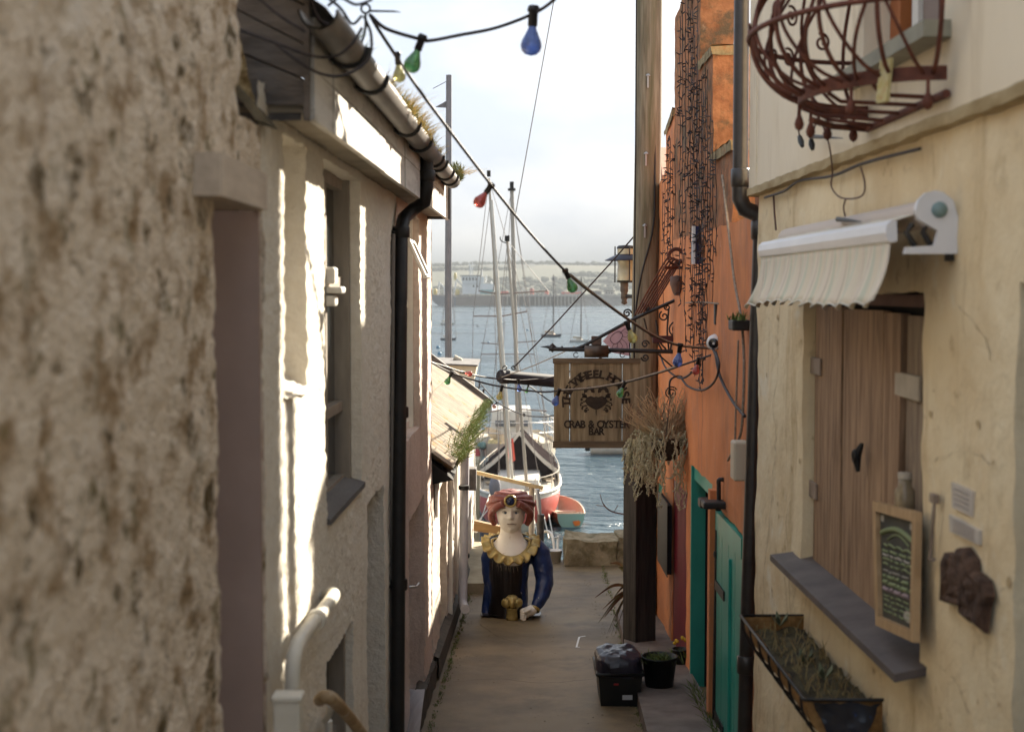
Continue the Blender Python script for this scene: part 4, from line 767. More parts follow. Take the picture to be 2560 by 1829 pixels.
m = MB(); m.tube(spline([PO(u,v,.05) for u,v in ((1650,885),(1665,920),(1700,945),(1730,930),(1745,900))],6), .008, 6); m.build('cable', M_cab, wc)
m = MB(); m.tube(spline([PO(u,v,.05) for u,v in ((1790,880),(1798,915),(1785,955),(1755,975),(1720,965),(1700,940))],6), .008, 6); m.build('cable', M_cab, wc)
# ---- wall lamp over the teal doors
wl = thing('wall_lamp', 'black swan-neck wall lamp jutting out above the teal door', 'lamp', P(1797,1260,8.95))
m = MB(); m.tube(spline([P(1856,1218,8.9),P(1826,1204,8.9),P(1799,1198,8.9),P(1797,1215,8.9),P(1797,1250,8.9)],4), .014, 8); m.build('neck', M_iron, wl)
c = P(1805,1260,8.85); MB().cbox(c,(.25,.14,.045),bev=.012).build('shade', M_iron, wl)
MB().cbox(P(1766,1256,9.3),(.10,.12,.06),bev=.012).build('lamp_head', M_iron, wl)
# ---- small service pipe, meter box and other wall items
sp_ = thing('service_pipe', 'thin black service pipe between the dark doorway and the teal door', 'pipe', P(1795,1829,9.05))
m = MB(); m.tube([P(1797,1265,9.1),P(1793,1500,9.1),P(1786,1990,9.1)], .022, 10); m.build('pipe', M_blackpipe, sp_)
for v in (1385,1620): MB().lathe([(.027,-.02),(.031,0),(.027,.02)], P(1795,v,9.1), 10).build('clip', M_blackpipe, sp_)
mb_ = thing('meter_box', 'cream plastic meter box behind the rainwater pipe', 'box', PO(1848,1190,.05)); MB().cbox(PO(1850,1150,.05),(.09,.14,.22),bev=.012).build('box', mat('cream_plastic', (.52,.45,.34), rough=.5), mb_)
nb = thing('notice_board', 'narrow black menu board fixed beside the maroon door', 'board', PO(1665,1425,.03)); MB().box((OX-.05,11.62,-2.35),(OX-.015,12.35,-1.78)).build('board', M_dark, nb); MB().box((OX-.055,11.60,-2.37),(OX-.049,12.37,-1.76)).build('frame', M_iron, nb)
sgn = thing('blue_wall_sign', 'narrow blue and white sign edge-on among the fairy lights', 'sign', PO(1755,640,.05))
a = PO(1750,615,.02); MB().box((OX-.052,a.y,P(1750,660,a.y).z),(OX-.01,a.y+.02,P(1750,565,a.y).z)).build('panel', mat('navy_panel', (.02,.025,.09), rough=.4), sgn); MB().box((OX-.075,a.y-.005,P(1750,660,a.y).z),(OX-.053,a.y+.025,P(1750,565,a.y).z)).build('edge_trim', MATS['white_plastic'], sgn)
# ---- curtain of fairy lights on the orange wall
fairy = random.Random(11)
strands = [(1700,40,760),(1706,10,700),(1713,-30,880),(1721,-60,480),(1727,-60,860),(1732,-60,900),(1736,60,940),(1741,160,840),(1748,200,930),(1754,190,960),(1758,230,800),(1763,165,900),(1768,175,860),(1775,260,700),(1782,300,760),(1790,360,640),(1672,340,560),(1676,345,650),(1682,380,690),(1668,350,640),(1662,430,700),(1657,480,760),(1688,360,560),(1744,-40,620),(1750,560,980),(1756,600,960)]
for i,(u,va,vb) in enumerate(strands):
    f = thing('fairy_light_strand', 'thin dark fairy-light wire hanging down the orange wall', 'string lights', PO(u,vb,.02), 'fairy-light wires on the orange wall')
    pts = []; v = va; n = max(6, int((vb-va)/26))
    for k in range(n+1):
        t = k/n; pts.append(PO(u + (fairy.uniform(-1.3,1.3) if 0<k else 0) + t*fairy.uniform(-2,2), va+(vb-va)*t, .02+fairy.uniform(0,.03)))
    m = MB(); m.tube(spline(pts,3), .0030, 5); m.build('wire', M_cab, f)
    m = MB()
    for k in range(1,n+1):
        for _ in range(fairy.choice((0,1,1,2,3))):
            d = Vector((fairy.uniform(-1,.2),fairy.uniform(-1,1),fairy.uniform(-.7,.7))).normalized(); q = pts[k].lerp(pts[k-1],fairy.random()); m.tube([q,q+d*.02,q+d*.04],[.003,.0058,.0025],5)
    m.build('fairy_bulbs', M_cab, f, kind='stuff')
# ---- handrails at the top of the steps
M_cream_pipe = mat('chipped_cream_paint', (.58,.54,.45), (.68,.64,.55), rough=.5, scale=8, col3=(.3,.2,.12), scale3=10, lo3=.68, hi3=.76)
hr = thing('pipe_handrail', 'cream painted pipe handrail bending down on the sunlit roughcast wall', 'handrail', PL(728,1990,.1))
m = MB(); m.tube(spline([PL(812,1492,.01),PL(828,1482,.05),PL(833,1490,.08),PL(800,1535,.085),PL(754,1594,.085),PL(738,1630,.085),PL(731,1680,.085),PL(730,1829,.085),PL(728,1990,.085)],5), .0235, 14); m.build('rail', M_cream_pipe, hr)
MB().lathe([(.032,-.02),(.034,0),(.032,.02)], PL(790,1548,.085), 12, 'Y').build('joint', M_cream_pipe, hr)
nw = thing('newel_post', 'square cream post at the foot of the pipe handrail', 'post', PL(720,1990,.17)); c = PL(720,1745,.16); MB().cbox((c.x,c.y,c.z-.4),(.068,.06,.8),bev=.004).build('post', M_cream_pipe, nw); MB().cbox((c.x,c.y,c.z+.006),(.078,.07,.014),bev=.004).build('cap', M_cream_pipe, nw)
tr = thing('timber_handrail', 'worn timber handrail end on a white bracket at the bottom left', 'handrail', PL(905,1990,.1))
m = MB(); m.tube(spline([PL(800,1748,.10),PL(815,1740,.14),PL(840,1755,.15),PL(880,1800,.15),PL(915,1850,.15),PL(960,1930,.15)],5), .022, 10); m.build('rail', mat('worn_varnish', (.30,.19,.09), (.46,.33,.19), rough=.6, scale=8, col3=(.6,.55,.46), scale3=9), tr)
m = MB(); m.tube(spline([PL(812,1800,.02),PL(822,1785,.08),PL(828,1760,.13)],4), .012, 8); m.tube([PL(820,1800,.03),PL(822,1850,.03)], .016, 8); m.build('bracket', M_white, tr)
# ================================================================== THINGS ON THE CREAM HOUSE
# ---- awning
aw = thing('retractable_awning', 'half-open striped awning with scalloped valance over the boarded window', 'awning', (XR(5.3)-.1,5.3,.0))
ya, yb = 4.30, 6.42; OA = .19
M_alu = mat('white_aluminium', (.66,.66,.68), (.72,.72,.74), rough=.35, scale=5, spec=.5)
XA = lambda y, o: XR(y) - o
fz = .175
m = MB(); n = 2
prof = [(0,-.035),(-.012,-.03),(-.02,-.005),(-.016,.02),(0,.034),(.014,.03),(.016,-.03)]
vs = [(XA(y,OA)+p[0],y,fz+p[1]) for y in (ya+.03,yb) for p in prof]; k_ = len(prof)
m.add(vs, [(i,(i+1)%k_,k_+(i+1)%k_,k_+i) for i in range(k_)]+[tuple(range(k_)),tuple(range(2*k_-1,k_-1,-1))]); m.build('front_bar', M_alu, aw)
am = bpy.data.materials.new('striped_canvas'); am.use_nodes = True; nt = am.node_tree; b = nt.nodes['Principled BSDF']; b.inputs['Roughness'].default_value = .9
tcn = nt.nodes.new('ShaderNodeTexCoord'); sx_ = nt.nodes.new('ShaderNodeSeparateXYZ'); mu = nt.nodes.new('ShaderNodeMath'); mu.operation = 'MULTIPLY'; mu.inputs[1].default_value = 1/.105; fr_ = nt.nodes.new('ShaderNodeMath'); fr_.operation = 'FRACT'
rp = nt.nodes.new('ShaderNodeValToRGB'); rp.color_ramp.interpolation = 'CONSTANT'; e = rp.color_ramp.elements; e[0].color = (.68,.61,.49,1); e[1].position = .36; e[1].color = (.56,.565,.46,1)
for pos, c in ((.56,(.70,.63,.52,1)),(.72,(.47,.41,.33,1)),(.78,(.68,.60,.50,1))): q = e.new(pos); q.color = c
nt.links.new(tcn.outputs['Object'], sx_.inputs[0]); nt.links.new(sx_.outputs['Y'], mu.inputs[0]); nt.links.new(mu.outputs[0], fr_.inputs[0]); nt.links.new(fr_.outputs[0], rp.inputs[0]); nt.links.new(rp.outputs[0], b.inputs['Base Color'])
NV = 120; m = MB(); vs = []
for i in range(NV+1):
    t = i/NV; y = ya+.04+(yb-ya-.04)*t
    for j in range(9):
        h = j/8; flare = .05*h*h; w = .016*h*math.sin(t*2*math.pi*11.5+.6*math.sin(t*9))
        drop = .175+.03*t + .022*abs(math.sin(t*math.pi*11.5)) + .01*math.sin(t*7); vs.append((XA(y,OA+.004+flare+w), y + (.09*h*h if i>NV-8 else 0) + (-.015*h if i<4 else 0), fz-.03-drop*h))
m.add(vs, [(i*9+j,(i+1)*9+j,(i+1)*9+j+1,i*9+j+1) for i in range(NV) for j in range(8)], True); o = m.build('valance', am, aw)
so = o.modifiers.new('thickness','SOLIDIFY'); so.thickness = .002
m = MB(); m.tube([(v_[0],v_[1],v_[2]) for v_ in vs[8::9]], .003, 5); m.build('valance_trim', mat('white_trim', (.68,.66,.60), rough=.8), aw)
m = MB(); m.grid((XA(ya+.04,OA),ya+.04,fz+.03),(XA(yb,OA),yb,fz+.03),(XA(yb,.05),yb,fz+.075),(XA(ya+.04,.05),ya+.04,fz+.075), 40, 4, lambda p: p+Vector((0,0,noise.noise(p*5)*.006))); o = m.build('canopy', am, aw); so = o.modifiers.new('thickness','SOLIDIFY'); so.thickness = .002
m = MB(); m.tube([(XA(ya+.02,.075),ya+.02,fz+.05),(XA(yb,.075),yb,fz+.05)], .045, 14); m.build('roller', mat('pinkish_canvas_roll', (.56,.48,.42), rough=.8), aw)
# moulded end plate: tall rounded plate facing up the alley
yp = ya-.015
m = MB(); poly = [(.0,-.06),(.17,-.06),(.165,-.035),(.10,-.03),(.10,.02)]
for k in range(9): a = R(-60+ k*27); poly.append((.075+math.cos(a)*.055, .065+math.sin(a)*.055)) 
poly = [(.005,-.07),(.165,-.07),(.16,-.05),(.075,-.045),(.065,.0)] + [(.075+math.cos(R(a))*.058, .062+math.sin(R(a))*.058) for a in (-30,0,30,60,90,115)] + [(.02,.09),(.005,.04)]
m.prism([(XA(yp,o_),yp,fz+z_) for o_, z_ in poly],(0,.02,0)); pl = m.build('end_plate', M_alu, aw)
MB().lathe([(.001,0),(.024,.001),(.024,.006)], (XA(yp,.062),yp-.006,fz+.062), 18, 'Y').build('end_cap', mat('grey_green_cap', (.20,.29,.29), rough=.5), pl)
M_mech = mat('dull_black_mechanism', (.02,.017,.015), (.05,.042,.035), rough=.6, scale=30)  # even dull black for the folding arms
for k in range(3): m = MB(); m.tube([(XA(ya,.02+.05*k),ya+.03,fz-.045),(XA(ya,.05+.05*k),ya+.02,fz-.005),(XA(ya,.04+.045*k),ya+.03,fz+.02)], .009, 6); m.build('folding_arm', M_mech, aw)
MB().box((XA(yp,.0),yp+.03,fz-.09),(XA(yp,.05)+.03,yp+.08,fz+.03)).build('wall_bracket', M_iron, aw)
# ---- bellied iron window basket
bb = thing('iron_window_basket', 'bellied rusty wrought-iron basket with drop finials below the upper window', 'balcony basket', (1.25,4.6,.62))
CY_, CXw, HL, PR_ = 4.74, XU(4.74)-.01, .47, .33; ZB = .64
def ell(a, o, z): return Vector((CXw - math.sin(a)*(PR_+o), CY_ + math.cos(a)*(HL+o*.9), z))
m = MB(); n = 30
for zz in (ZB, ZB+.045):
    pass
ring = [ell(math.pi*i/n, 0, ZB) for i in range(n+1)]
vs = []
for p in ring:
    d = Vector((p.x-CXw, p.y-CY_, 0)); d.normalize(); vs += [p+d*.006+Vector((0,0,-.02)), p+d*.006+Vector((0,0,.022)), p-d*.006+Vector((0,0,.022)), p-d*.006+Vector((0,0,-.02))]
m.add(vs, [(4*i+k,4*i+(k+1)%4,4*i+4+(k+1)%4,4*i+4+k) for i in range(n) for k in range(4)]); m.build('base_band', M_rust, bb)
m = MB(); m.tube([(CXw,CY_-HL,ZB-.06),(CXw,CY_+HL,ZB-.06)], .014, 8); m.tube([ell(0.02,0,ZB-.06), ell(.5,-.03,ZB-.06), ell(1.0,-.03,ZB-.055)], .012, 6); m.build('lower_bar', M_rust, bb)
for a in (.35,.7,1.1,1.55,2.0,2.5): m = MB(); m.tube([ell(a,-.01,ZB-.02), ell(a,-.06,ZB-.045), (CXw,ell(a,0,0).y,ZB-.06)], .007, 6); m.build('base_spoke', M_rust, bb)
prof = [(0,0),(.075,.035),(.14,.11),(.165,.20),(.145,.31),(.09,.42),(.05,.54),(.06,.68)]
def bar(a0, a1, r=.0075):
    pts = [ell(a0+(a1-a0)*k/(len(prof)-1), o_, ZB+z_) for k,(o_,z_) in enumerate(prof)]; m = MB(); m.tube(spline(pts,5), r, 6); return m.build('belly_bar', M_rust, bb)
for k in range(9):
    a = .12 + k*(math.pi-.24)/8; bar(a, a)
for k in range(7):
    a = .2 + k*.36; bar(a, a+.55, .006); bar(math.pi-a, math.pi-a-.55, .006)
for (z_, o_) in ((ZB+.20,.172),(ZB+.60,.06)):
    m = MB(); m.tube([ell(math.pi*i/30, o_, z_) for i in range(31)], .009, 6); m.build('hoop', M_rust, bb)
for (a, z_, o_, r, t_) in ((.62,.20,.15,.035,1.5),(.80,.20,.15,.035,-1.5),(.66,.34,.12,.04,1.5),(.86,.34,.12,.04,-1.5),(.3,.27,.15,.035,1.5),(1.3,.22,.16,.04,1.5)):
    c = ell(a, o_+.01, ZB+z_); tx = (ell(a+.05,o_,0)-ell(a-.05,o_,0)).normalized(); m = MB(); m.tube(scroll(c, tx, (0,0,1), r, .006, 1.2, t_, 24), .005, 6); m.build('scroll', M_rust, bb)
for a in (.16,.5,.8,1.35,2.3,2.98):
    p = ell(a, 0, ZB-.02); m = MB(); m.lathe([(.006,0),(.006,-.035),(.011,-.045),(.017,-.065),(.013,-.08),(.001,-.088)], p, 10); m.build('drop_finial', M_rust, bb)
m = MB(); p = ell(2.62, .012, ZB); m.cbox(p+Vector((0,-.0,-.015)),(.012,.05,.13),(0,.1,.4)); m.build('tape', mat('dirty_yellow_tape', (.46,.38,.14), (.55,.50,.30), rough=.7, scale=30, col3=(.42,.12,.03), scale3=20), bb)
# ---- dangling lights and wire under the basket
dl = thing('dangling_wire', 'thin wire looping down the cream wall from the iron basket', 'cable', PR(2110,555,.03))
for pts in ([(2030,262),(2050,300),(2072,360),(2081,430),(2078,465),(2098,492),(2130,497),(2158,486),(2162,455),(2152,418)],[(2114,497),(2109,520),(2114,545)],[(1998,250),(1994,300),(1999,345)],[(2048,285),(2036,320),(2028,350)]):
    m = MB(); m.tube(spline([PR(u,v,.05+ .10*max(0,(420-v)/200)) for u,v in pts],5), .0035, 5); m.build('wire', mat('brown_wire', (.10,.05,.04), rough=.7), dl)
for (u,v,u2,v2,nm) in ((1999,342,2006,366,'a'),(2028,350,2031,374,'b')):
    o_ = .05+.10*max(0,(420-v)/200); a, b_ = PR(u,v,o_), PR(u2,v2,o_); m = MB(); m.tube([a,a.lerp(b_,.5),b_], [.010,.014,.008], 8); m.build('empty_holder', M_hold, dl)
for (u,v,u2,v2,o_) in ((2026,341,2106,346,.09),(2095,548,2152,554,.13)):
    a, b_ = PR(u,v,o_), PR(u2,v2,o_+.02); m = MB(); m.tube([a,a.lerp(b_,.5),b_], [.011,.007,.002], 6); m.build('spike', M_iron, dl)
# cable clipped under the string course
uc = thing('clipped_cable', 'dark cable clipped under the string course of the cream house', 'cable', PR(2000,450,.02))
m = MB(); m.tube(spline([PR(1912,494,.03),PR(1960,478,.03),PR(2000,452,.03),PR(2080,440,.03),PR(2160,408,.03),PR(2300,372,.03)],6), .006, 6); m.build('cable', M_cab, uc)
m = MB(); m.tube([PR(1934,490,.02),PR(1936,530,.02),PR(1940,575,.02)], .005, 6); m.build('cable', mat('brown_wire', (.1,.05,.04)), uc)
# ---- chalkboard
cbd = thing('chalkboard', 'pine-framed chalkboard menu leaning on the slate sill', 'chalkboard', PR(2255,1600,.02))
TL, TR, BR, BL = PR(2196,1252,.03), PR(2306,1280,.03), PR(2300,1606,.05), PR(2204,1562,.05)
nrm = (TR-TL).cross(BL-TL).normalized()
if nrm.x > 0: nrm = -nrm
M_pine = mat('pine_frame', (.34,.215,.105), (.46,.31,.165), rough=.6, scale=8, stretch=(1,6,1))
def inset(p, q, k): return p.lerp(q, k)
ctr = (TL+TR+BR+BL)/4; I = [p.lerp(ctr, .16) for p in (TL,TR,BR,BL)]; O = [TL,TR,BR,BL]
for k in range(4):
    a, b_, c, d = O[k], O[(k+1)%4], I[(k+1)%4], I[k]; MB().prism([a,b_,c,d], nrm*.022).build('frame_rail', M_pine, cbd)
bo = MB().prism([p+nrm*.002 for p in I], nrm*.004).build('slate_panel', mat('chalkboard_grey', (.045,.043,.035), (.085,.08,.065), rough=.8, scale=5), cbd)
def cb_(s, t): return (I[0].lerp(I[1], s)).lerp(I[3].lerp(I[2], s), t) + nrm*.0075
M_ch = {'g': mat('green_chalk', (.22,.26,.13), rough=.9), 'w': mat('white_chalk', (.40,.37,.32), rough=.9), 'p': mat('pink_chalk', (.33,.25,.26), rough=.9)}
def chalk(pts, c, r=.004): MB().tube([cb_(s,t) for s,t in pts], r, 4).build('chalk_mark', M_ch[c], cbd)
chalk([(.05+.9*k/10, .20-.07*math.sin(math.pi*k/10)) for k in range(11)], 'g', .010)
chalk([(.22+.6*k/10, .25-.07*math.sin(math.pi*k/10)) for k in range(11)], 'g'); chalk([(.12+.76*k/10, .30+.012*math.sin(k*2)) for k in range(11)], 'g')
cr_ = random.Random(5)
for (t, c, r) in ((.36,'g',.006),(.40,'w',.005),(.44,'g',.005),(.49,'g',.005),(.55,'w',.003),(.60,'g',.008),(.66,'g',.010),(.72,'p',.010),(.78,'g',.004),(.83,'g',.004),(.88,'g',.004),(.93,'g',.004)):
    s = .08
    while s < .88:
        w = cr_.uniform(.06,.2); chalk([(s,t+cr_.uniform(-.005,.005)),(s+w*.5,t+cr_.uniform(-.012,.012)),(min(.95,s+w),t+cr_.uniform(-.005,.005))], c, r*.8); s += w+cr_.uniform(.03,.09)
c0 = cb_(.82,.90); MB().add([c0+nrm*.001]+[c0+nrm*.001+(cb_(1,.9)-cb_(0,.9))*.13*math.cos(k*.524)+(cb_(.8,1)-cb_(.8,0))*.055*math.sin(k*.524) for k in range(12)],[(0,1+k,1+(k+1)%12) for k in range(12)]).build('chalk_disc', M_ch['w'], cbd)
for (s,t) in ((.08,.06),(.88,.06)): 
    c0 = cb_(s,t); MB().add([c0+(cb_(1,.9)-cb_(0,.9))*.05*x+(cb_(.8,1)-cb_(.8,0))*.03*y for x,y in ((-1,-1),(1,-1),(1,1),(-1,1))],[(0,1,2,3)]).build('corner_tab', M_ch['w'], cbd)
# ---- shells / stones on top of it
jt = thing('jar_on_chalkboard', 'small glass jar standing behind the chalkboard frame', 'jar', PR(2262,1250,.0)); c = PR(2262,1240,.01); MB().lathe([(.03,-.05),(.034,-.04),(.034,.02),(.022,.035),(.022,.06),(.001,.06)], c, 14).build('jar', mat('murky_glass', (.20,.15,.09), (.3,.24,.15), rough=.2, scale=12), jt); MB().lathe([(.024,.06),(.024,.08),(.001,.082)], c, 14).build('lid', MATS['pale_hinge'], jt)
# ---- iron stay, tile plates, cork plaque
ir = thing('window_stay', 'thin iron casement stay hanging on the cream wall', 'window stay', PR(2327,1405,.02)); m = MB(); m.tube([PR(2340,1238,.02),PR(2336,1260,.025),PR(2331,1330,.025),PR(2325,1400,.02),PR(2335,1398,.03)], .006, 6); m.build('rod', M_hinge, ir); MB().cbox(PR(2336,1245,.02),(.02,.05,.03),bev=.004).build('catch', M_hinge, ir)
M_tile = mat('grey_white_tile', (.46,.42,.38), (.56,.52,.47), rough=.4, scale=6)
for (pl_, lab) in (([(2378,1205),(2432,1228),(2430,1292),(2380,1268)], 'upper of two small pale tile plates on the cream wall'), ([(2372,1285),(2448,1325),(2446,1362),(2374,1328)], 'lower, wider pale tile plate on the cream wall')):
    t_ = thing('tile_plate', lab, 'plate', PR(pl_[3][0],pl_[3][1],.0), 'tile plates on the cream wall'); q = [PR(u,v,.012) for u,v in pl_]; MB().prism(q,(.012,0,0)).build('plate', M_tile, t_)
    m = MB(); 
    for k in range(4):
        a, b_ = q[0].lerp(q[3],.2+.2*k), q[1].lerp(q[2],.2+.2*k); m.tube([a.lerp(b_,.15)+Vector((-.001,0,0)), a.lerp(b_,.5)+Vector((-.001,0,.002)), a.lerp(b_,.85)+Vector((-.001,0,0))], .0022, 4)
    m.build('worn_inscription', mat('faded_ink', (.30,.26,.24), rough=.9), t_, kind='stuff')
bp = thing('bark_plaque', 'ragged dark brown carved wooden plaque on the cream wall', 'plaque', PR(2430,1580,.02))
out_ = [(2366,1402),(2378,1378),(2398,1385),(2402,1368),(2428,1366),(2446,1400),(2452,1425),(2478,1450),(2488,1490),(2480,1520),(2476,1585),(2462,1560),(2440,1558),(2425,1545),(2428,1520),(2392,1510),(2366,1500),(2372,1455)]
m = MB(); q = [PR(u,v,.012) for u,v in out_]; n = len(q); c = sum(q, Vector())/n
rings = []
for k,(s_,h_) in enumerate(((1,0),(.97,.02),(.8,.03),(.6,.026),(.4,.034),(.2,.028))): rings.append([c.lerp(p,s_)+Vector((-h_-.012*noise.noise(p*60+Vector((k,0,0))),0,0)) for p in q])
vs = [p for r_ in rings for p in r_]+[c+Vector((-.03,0,0))]
m.add(vs, [(k*n+i,k*n+(i+1)%n,(k+1)*n+(i+1)%n,(k+1)*n+i) for k in range(5) for i in range(n)]+[(5*n+i,5*n+(i+1)%n,6*n) for i in range(n)]); m.build('plaque', mat('dark_carved_wood', (.03,.014,.009), (.12,.065,.04), rough=.85, scale=22, stretch=(1,1,.5), bump=1, bscale=40, bdist=.02), bp)
# ---- hay-rack trough with coir liner
tg = thing('hay_rack_trough', 'iron hay-rack window trough with ragged coir liner below the slate sill', 'planter', (1.2,5.6,-1.75))
y0, y1, zr = 4.97, 6.25, -1.45; W_ = .27
m = MB(); rows = 9; cols = 40; vs = []
for j in range(cols+1):
    y = y0+(y1-y0)*j/cols
    for i in range(rows+1):
        a = math.pi*.5*i/rows; x = XR(y)-.02-W_*math.cos(a) if True else 0; z_ = zr-.22*math.sin(a); p = Vector((x,y,z_)); r_ = .010*noise.noise(p*22); vs.append(p+Vector((-r_,0,r_ + (.02*noise.noise(p*9) if i==0 else 0))))
w_ = rows+1; m.add(vs, [(j*w_+i,(j+1)*w_+i,(j+1)*w_+i+1,j*w_+i+1) for j in range(cols) for i in range(rows)], True)
for jj in (0, cols): 
    e_ = vs[jj*w_:(jj+1)*w_]; m.add(list(e_)+[(XR(y0 if jj==0 else y1)-.02, y0 if jj==0 else y1, zr)], [tuple(range(len(e_)+1))])
M_coir = mat('coir_liner', (.17,.085,.025), (.38,.215,.08), rough=.95, scale=14, bump=.8, bscale=70, bdist=.012); m.build('coir_liner', M_coir, tg)
m = MB(); m.grid((XR(y0)-.25,y0+.02,zr-.06),(XR(y1)-.25,y1-.02,zr-.06),(XR(y1)-.03,y1-.02,zr-.05),(XR(y0)-.03,y0+.02,zr-.05), 30, 8, lambda p: p+Vector((0,0,noise.noise(p*14)*.03))); m.build('soil', mat('mossy_soil', (.03,.022,.012), (.10,.08,.035), rough=.95, scale=18, bump=.8, bscale=60, bdist=.02), tg)
m = MB(); m.tube([(XR(y1)-.02,y1+.01,zr),(XR(y1)-.30,y1+.01,zr),(XR(y0)-.30,y0-.01,zr),(XR(y0)-.02,y0-.01,zr)], .007, 6); m.build('rim', M_iron, tg)
for k in range(7):
    y = y0+.04+(y1-y0-.08)*k/6; m = MB(); m.tube([(XR(y)-.022-(W_+.012)*math.cos(a),y,zr-(.232)*math.sin(a)) for a in [math.pi*.5*i/7 for i in range(8)]], .005, 6); m.build('hoop', M_iron, tg)
m = MB(); m.grid((XR(y0)-.27,y0-.015,zr-.01),(XR(y0)-.03,y0-.015,zr-.01),(XR(y0)-.10,y0-.03,zr-.17),(XR(y0)-.20,y0-.03,zr-.17), 12, 8, lambda p: p+noise.noise_vector(p*30)*.012); m.build('plastic_lining', mat('black_blue_plastic', (.012,.012,.016), (.02,.025,.04), rough=.25, scale=9, col3=(.03,.12,.42), scale3=7, lo3=.62, hi3=.66), tg)
tr_ = random.Random(2); m = MB()
for k in range(150):
    y = tr_.uniform(y0+.05,y1-.05); p = Vector((XR(y)-tr_.uniform(.04,.25),y,zr-.05)); d = Vector((tr_.uniform(-.6,.6),tr_.uniform(-.6,.6),1)).normalized(); h = tr_.uniform(.02,.08); m.tube([p,p+d*h*.6,p+d*h+Vector((0,0,-.01))],[.0025,.002,.0008],4)
m.build('dead_stems', mat('dry_stems', (.20,.13,.06), (.32,.26,.12), rough=.9, scale=30), tg, kind='stuff')
m = MB()
for (u,v) in ((1950,1565),(2060,1700),(2058,1745),(2010,1660)):
    c = PR(u,v,.14); 
    for k in range(5): a = k*1.26; m.add([c,c+Vector((math.cos(a)*.03,math.sin(a)*.04,.035)),c+Vector((math.cos(a+.5)*.045,math.sin(a+.5)*.05,.06)),c+Vector((math.cos(a+.9)*.03,math.sin(a+.9)*.03,.03))],[(0,1,2,3)])
m.build('leaves', mat('grey_green_leaf', (.07,.09,.05), (.16,.17,.10), rough=.7, scale=20), tg, kind='stuff')

# ---- cracks and chips in the cream render
ck_ = random.Random(9)
def crack(pts, w, par, nm='crack'):
    q = spline([PR(u,v,.004) for u,v in pts],10); vs = []
    for i,v in enumerate(q):
        v = v+Vector((0,ck_.uniform(-.006,.006),ck_.uniform(-.004,.004))); ww = w*.6*ck_.uniform(.1,1.2); xx = cj(Vector((XR(v.y),v.y,v.z))).x-.003; vs += [Vector((xx,v.y-ww,v.z)),Vector((xx,v.y+ww,v.z))]
    MB().add(vs,[(2*i,2*i+1,2*i+3,2*i+2) for i in range(len(q)-1)]).build(nm, mat('crack_dirt_in_render', (.20,.135,.065), (.34,.25,.13), rough=.95, scale=20), par)
crack([(1944,760),(1938,850),(1942,920),(1932,1010),(1938,1100),(1928,1200),(1920,1300),(1912,1400),(1905,1500),(1900,1600),(1893,1700),(1888,1829)],.006,ch)
crack([(1975,1250),(1968,1300),(1970,1350)],.005,ch); crack([(2395,760),(2430,800),(2460,850),(2470,905)],.006,ch); crack([(2340,1150),(2390,1130),(2440,1135),(2480,1160)],.006,ch); crack([(2330,1650),(2390,1700),(2430,1780)],.006,ch); crack([(2100,500),(2180,470),(2260,460)],.004,ch)
for k in range(26):
    u, v = ck_.choice([(ck_.uniform(2320,2550),ck_.uniform(780,1820)),(ck_.uniform(1910,2000),ck_.uniform(760,1500)),(ck_.uniform(1960,2300),ck_.uniform(1500,1820))]); c = PR(u,v,0); x0_ = cj(Vector((XR(c.y),c.y,c.z))).x-.0035; r = ck_.uniform(.006,.022); a0 = ck_.uniform(0,6)
    MB().add([(x0_,c.y+math.cos(a0+j*.9)*r*ck_.uniform(.5,1.3),c.z+math.sin(a0+j*.9)*r*ck_.uniform(.4,1.1)) for j in range(7)],[tuple(range(7))]).build('render_chip', mat('render_chip_tone', (.48,.355,.19), (.60,.47,.28), rough=.95, scale=30), ch)
# ================================================================== THE FIGUREHEAD
FYY = 13.5; S_ = FYY/F                                   # metres per photo pixel there
fg = thing('figurehead_bust', 'painted wooden figurehead bust with red turban and blue coat on the paving', 'statue', (P(1268,1545,FYY).x,FYY,gz(FYY)))
def fp_(u, v, dy=0): p = P(u,v,FYY); return Vector((p.x, FYY+dy, p.z))
def loft(m, rings, smooth=True, cap=True):
    n = len(rings[0]); vs = [p for r in rings for p in r]; m.add(vs, [(i*n+k,i*n+(k+1)%n,(i+1)*n+(k+1)%n,(i+1)*n+k) for i in range(len(rings)-1) for k in range(n)], smooth)
    if cap: m.add(rings[0],[tuple(range(n-1,-1,-1))]); m.add(rings[-1],[tuple(range(n))])
def ering(u, v, hw, hd, dy=0, n=28, p=2.0):
    c = fp_(u,v,dy); o = []
    for k in range(n):
        a = 2*math.pi*k/n; ca, sa = math.cos(a), math.sin(a); o.append(c+Vector((math.copysign(abs(ca)**(2/p),ca)*hw*S_, math.copysign(abs(sa)**(2/p),sa)*hd*S_, 0)))
    return o
M_skin = mat('painted_flesh', (.76,.71,.62), (.82,.77,.68), rough=.45, scale=8, col3=(.44,.36,.26), scale3=14, lo3=.62, hi3=.74, bump=.12, bscale=30)
M_blue = mat('blue_gloss_paint', (.010,.022,.085), (.018,.042,.15), rough=.3, scale=10, col3=(.36,.35,.32), scale3=13, lo3=.655, hi3=.68, bump=.35, bscale=18, bdist=.01, spec=.5)
M_black = mat('black_gloss_paint', (.006,.004,.004), (.014,.009,.008), rough=.3, scale=12, bump=.2, bscale=20, spec=.5)
M_gold = mat('gold_paint', (.33,.235,.07), (.46,.35,.14), rough=.32, metal=.35, scale=14, col3=(.13,.09,.03), scale3=20, lo3=.5, hi3=.75, bump=.15, bscale=25)
M_red = mat('turban_red', (.17,.038,.028), (.25,.07,.05), rough=.5, scale=9, col3=(.32,.22,.18), scale3=12, lo3=.52, hi3=.72)
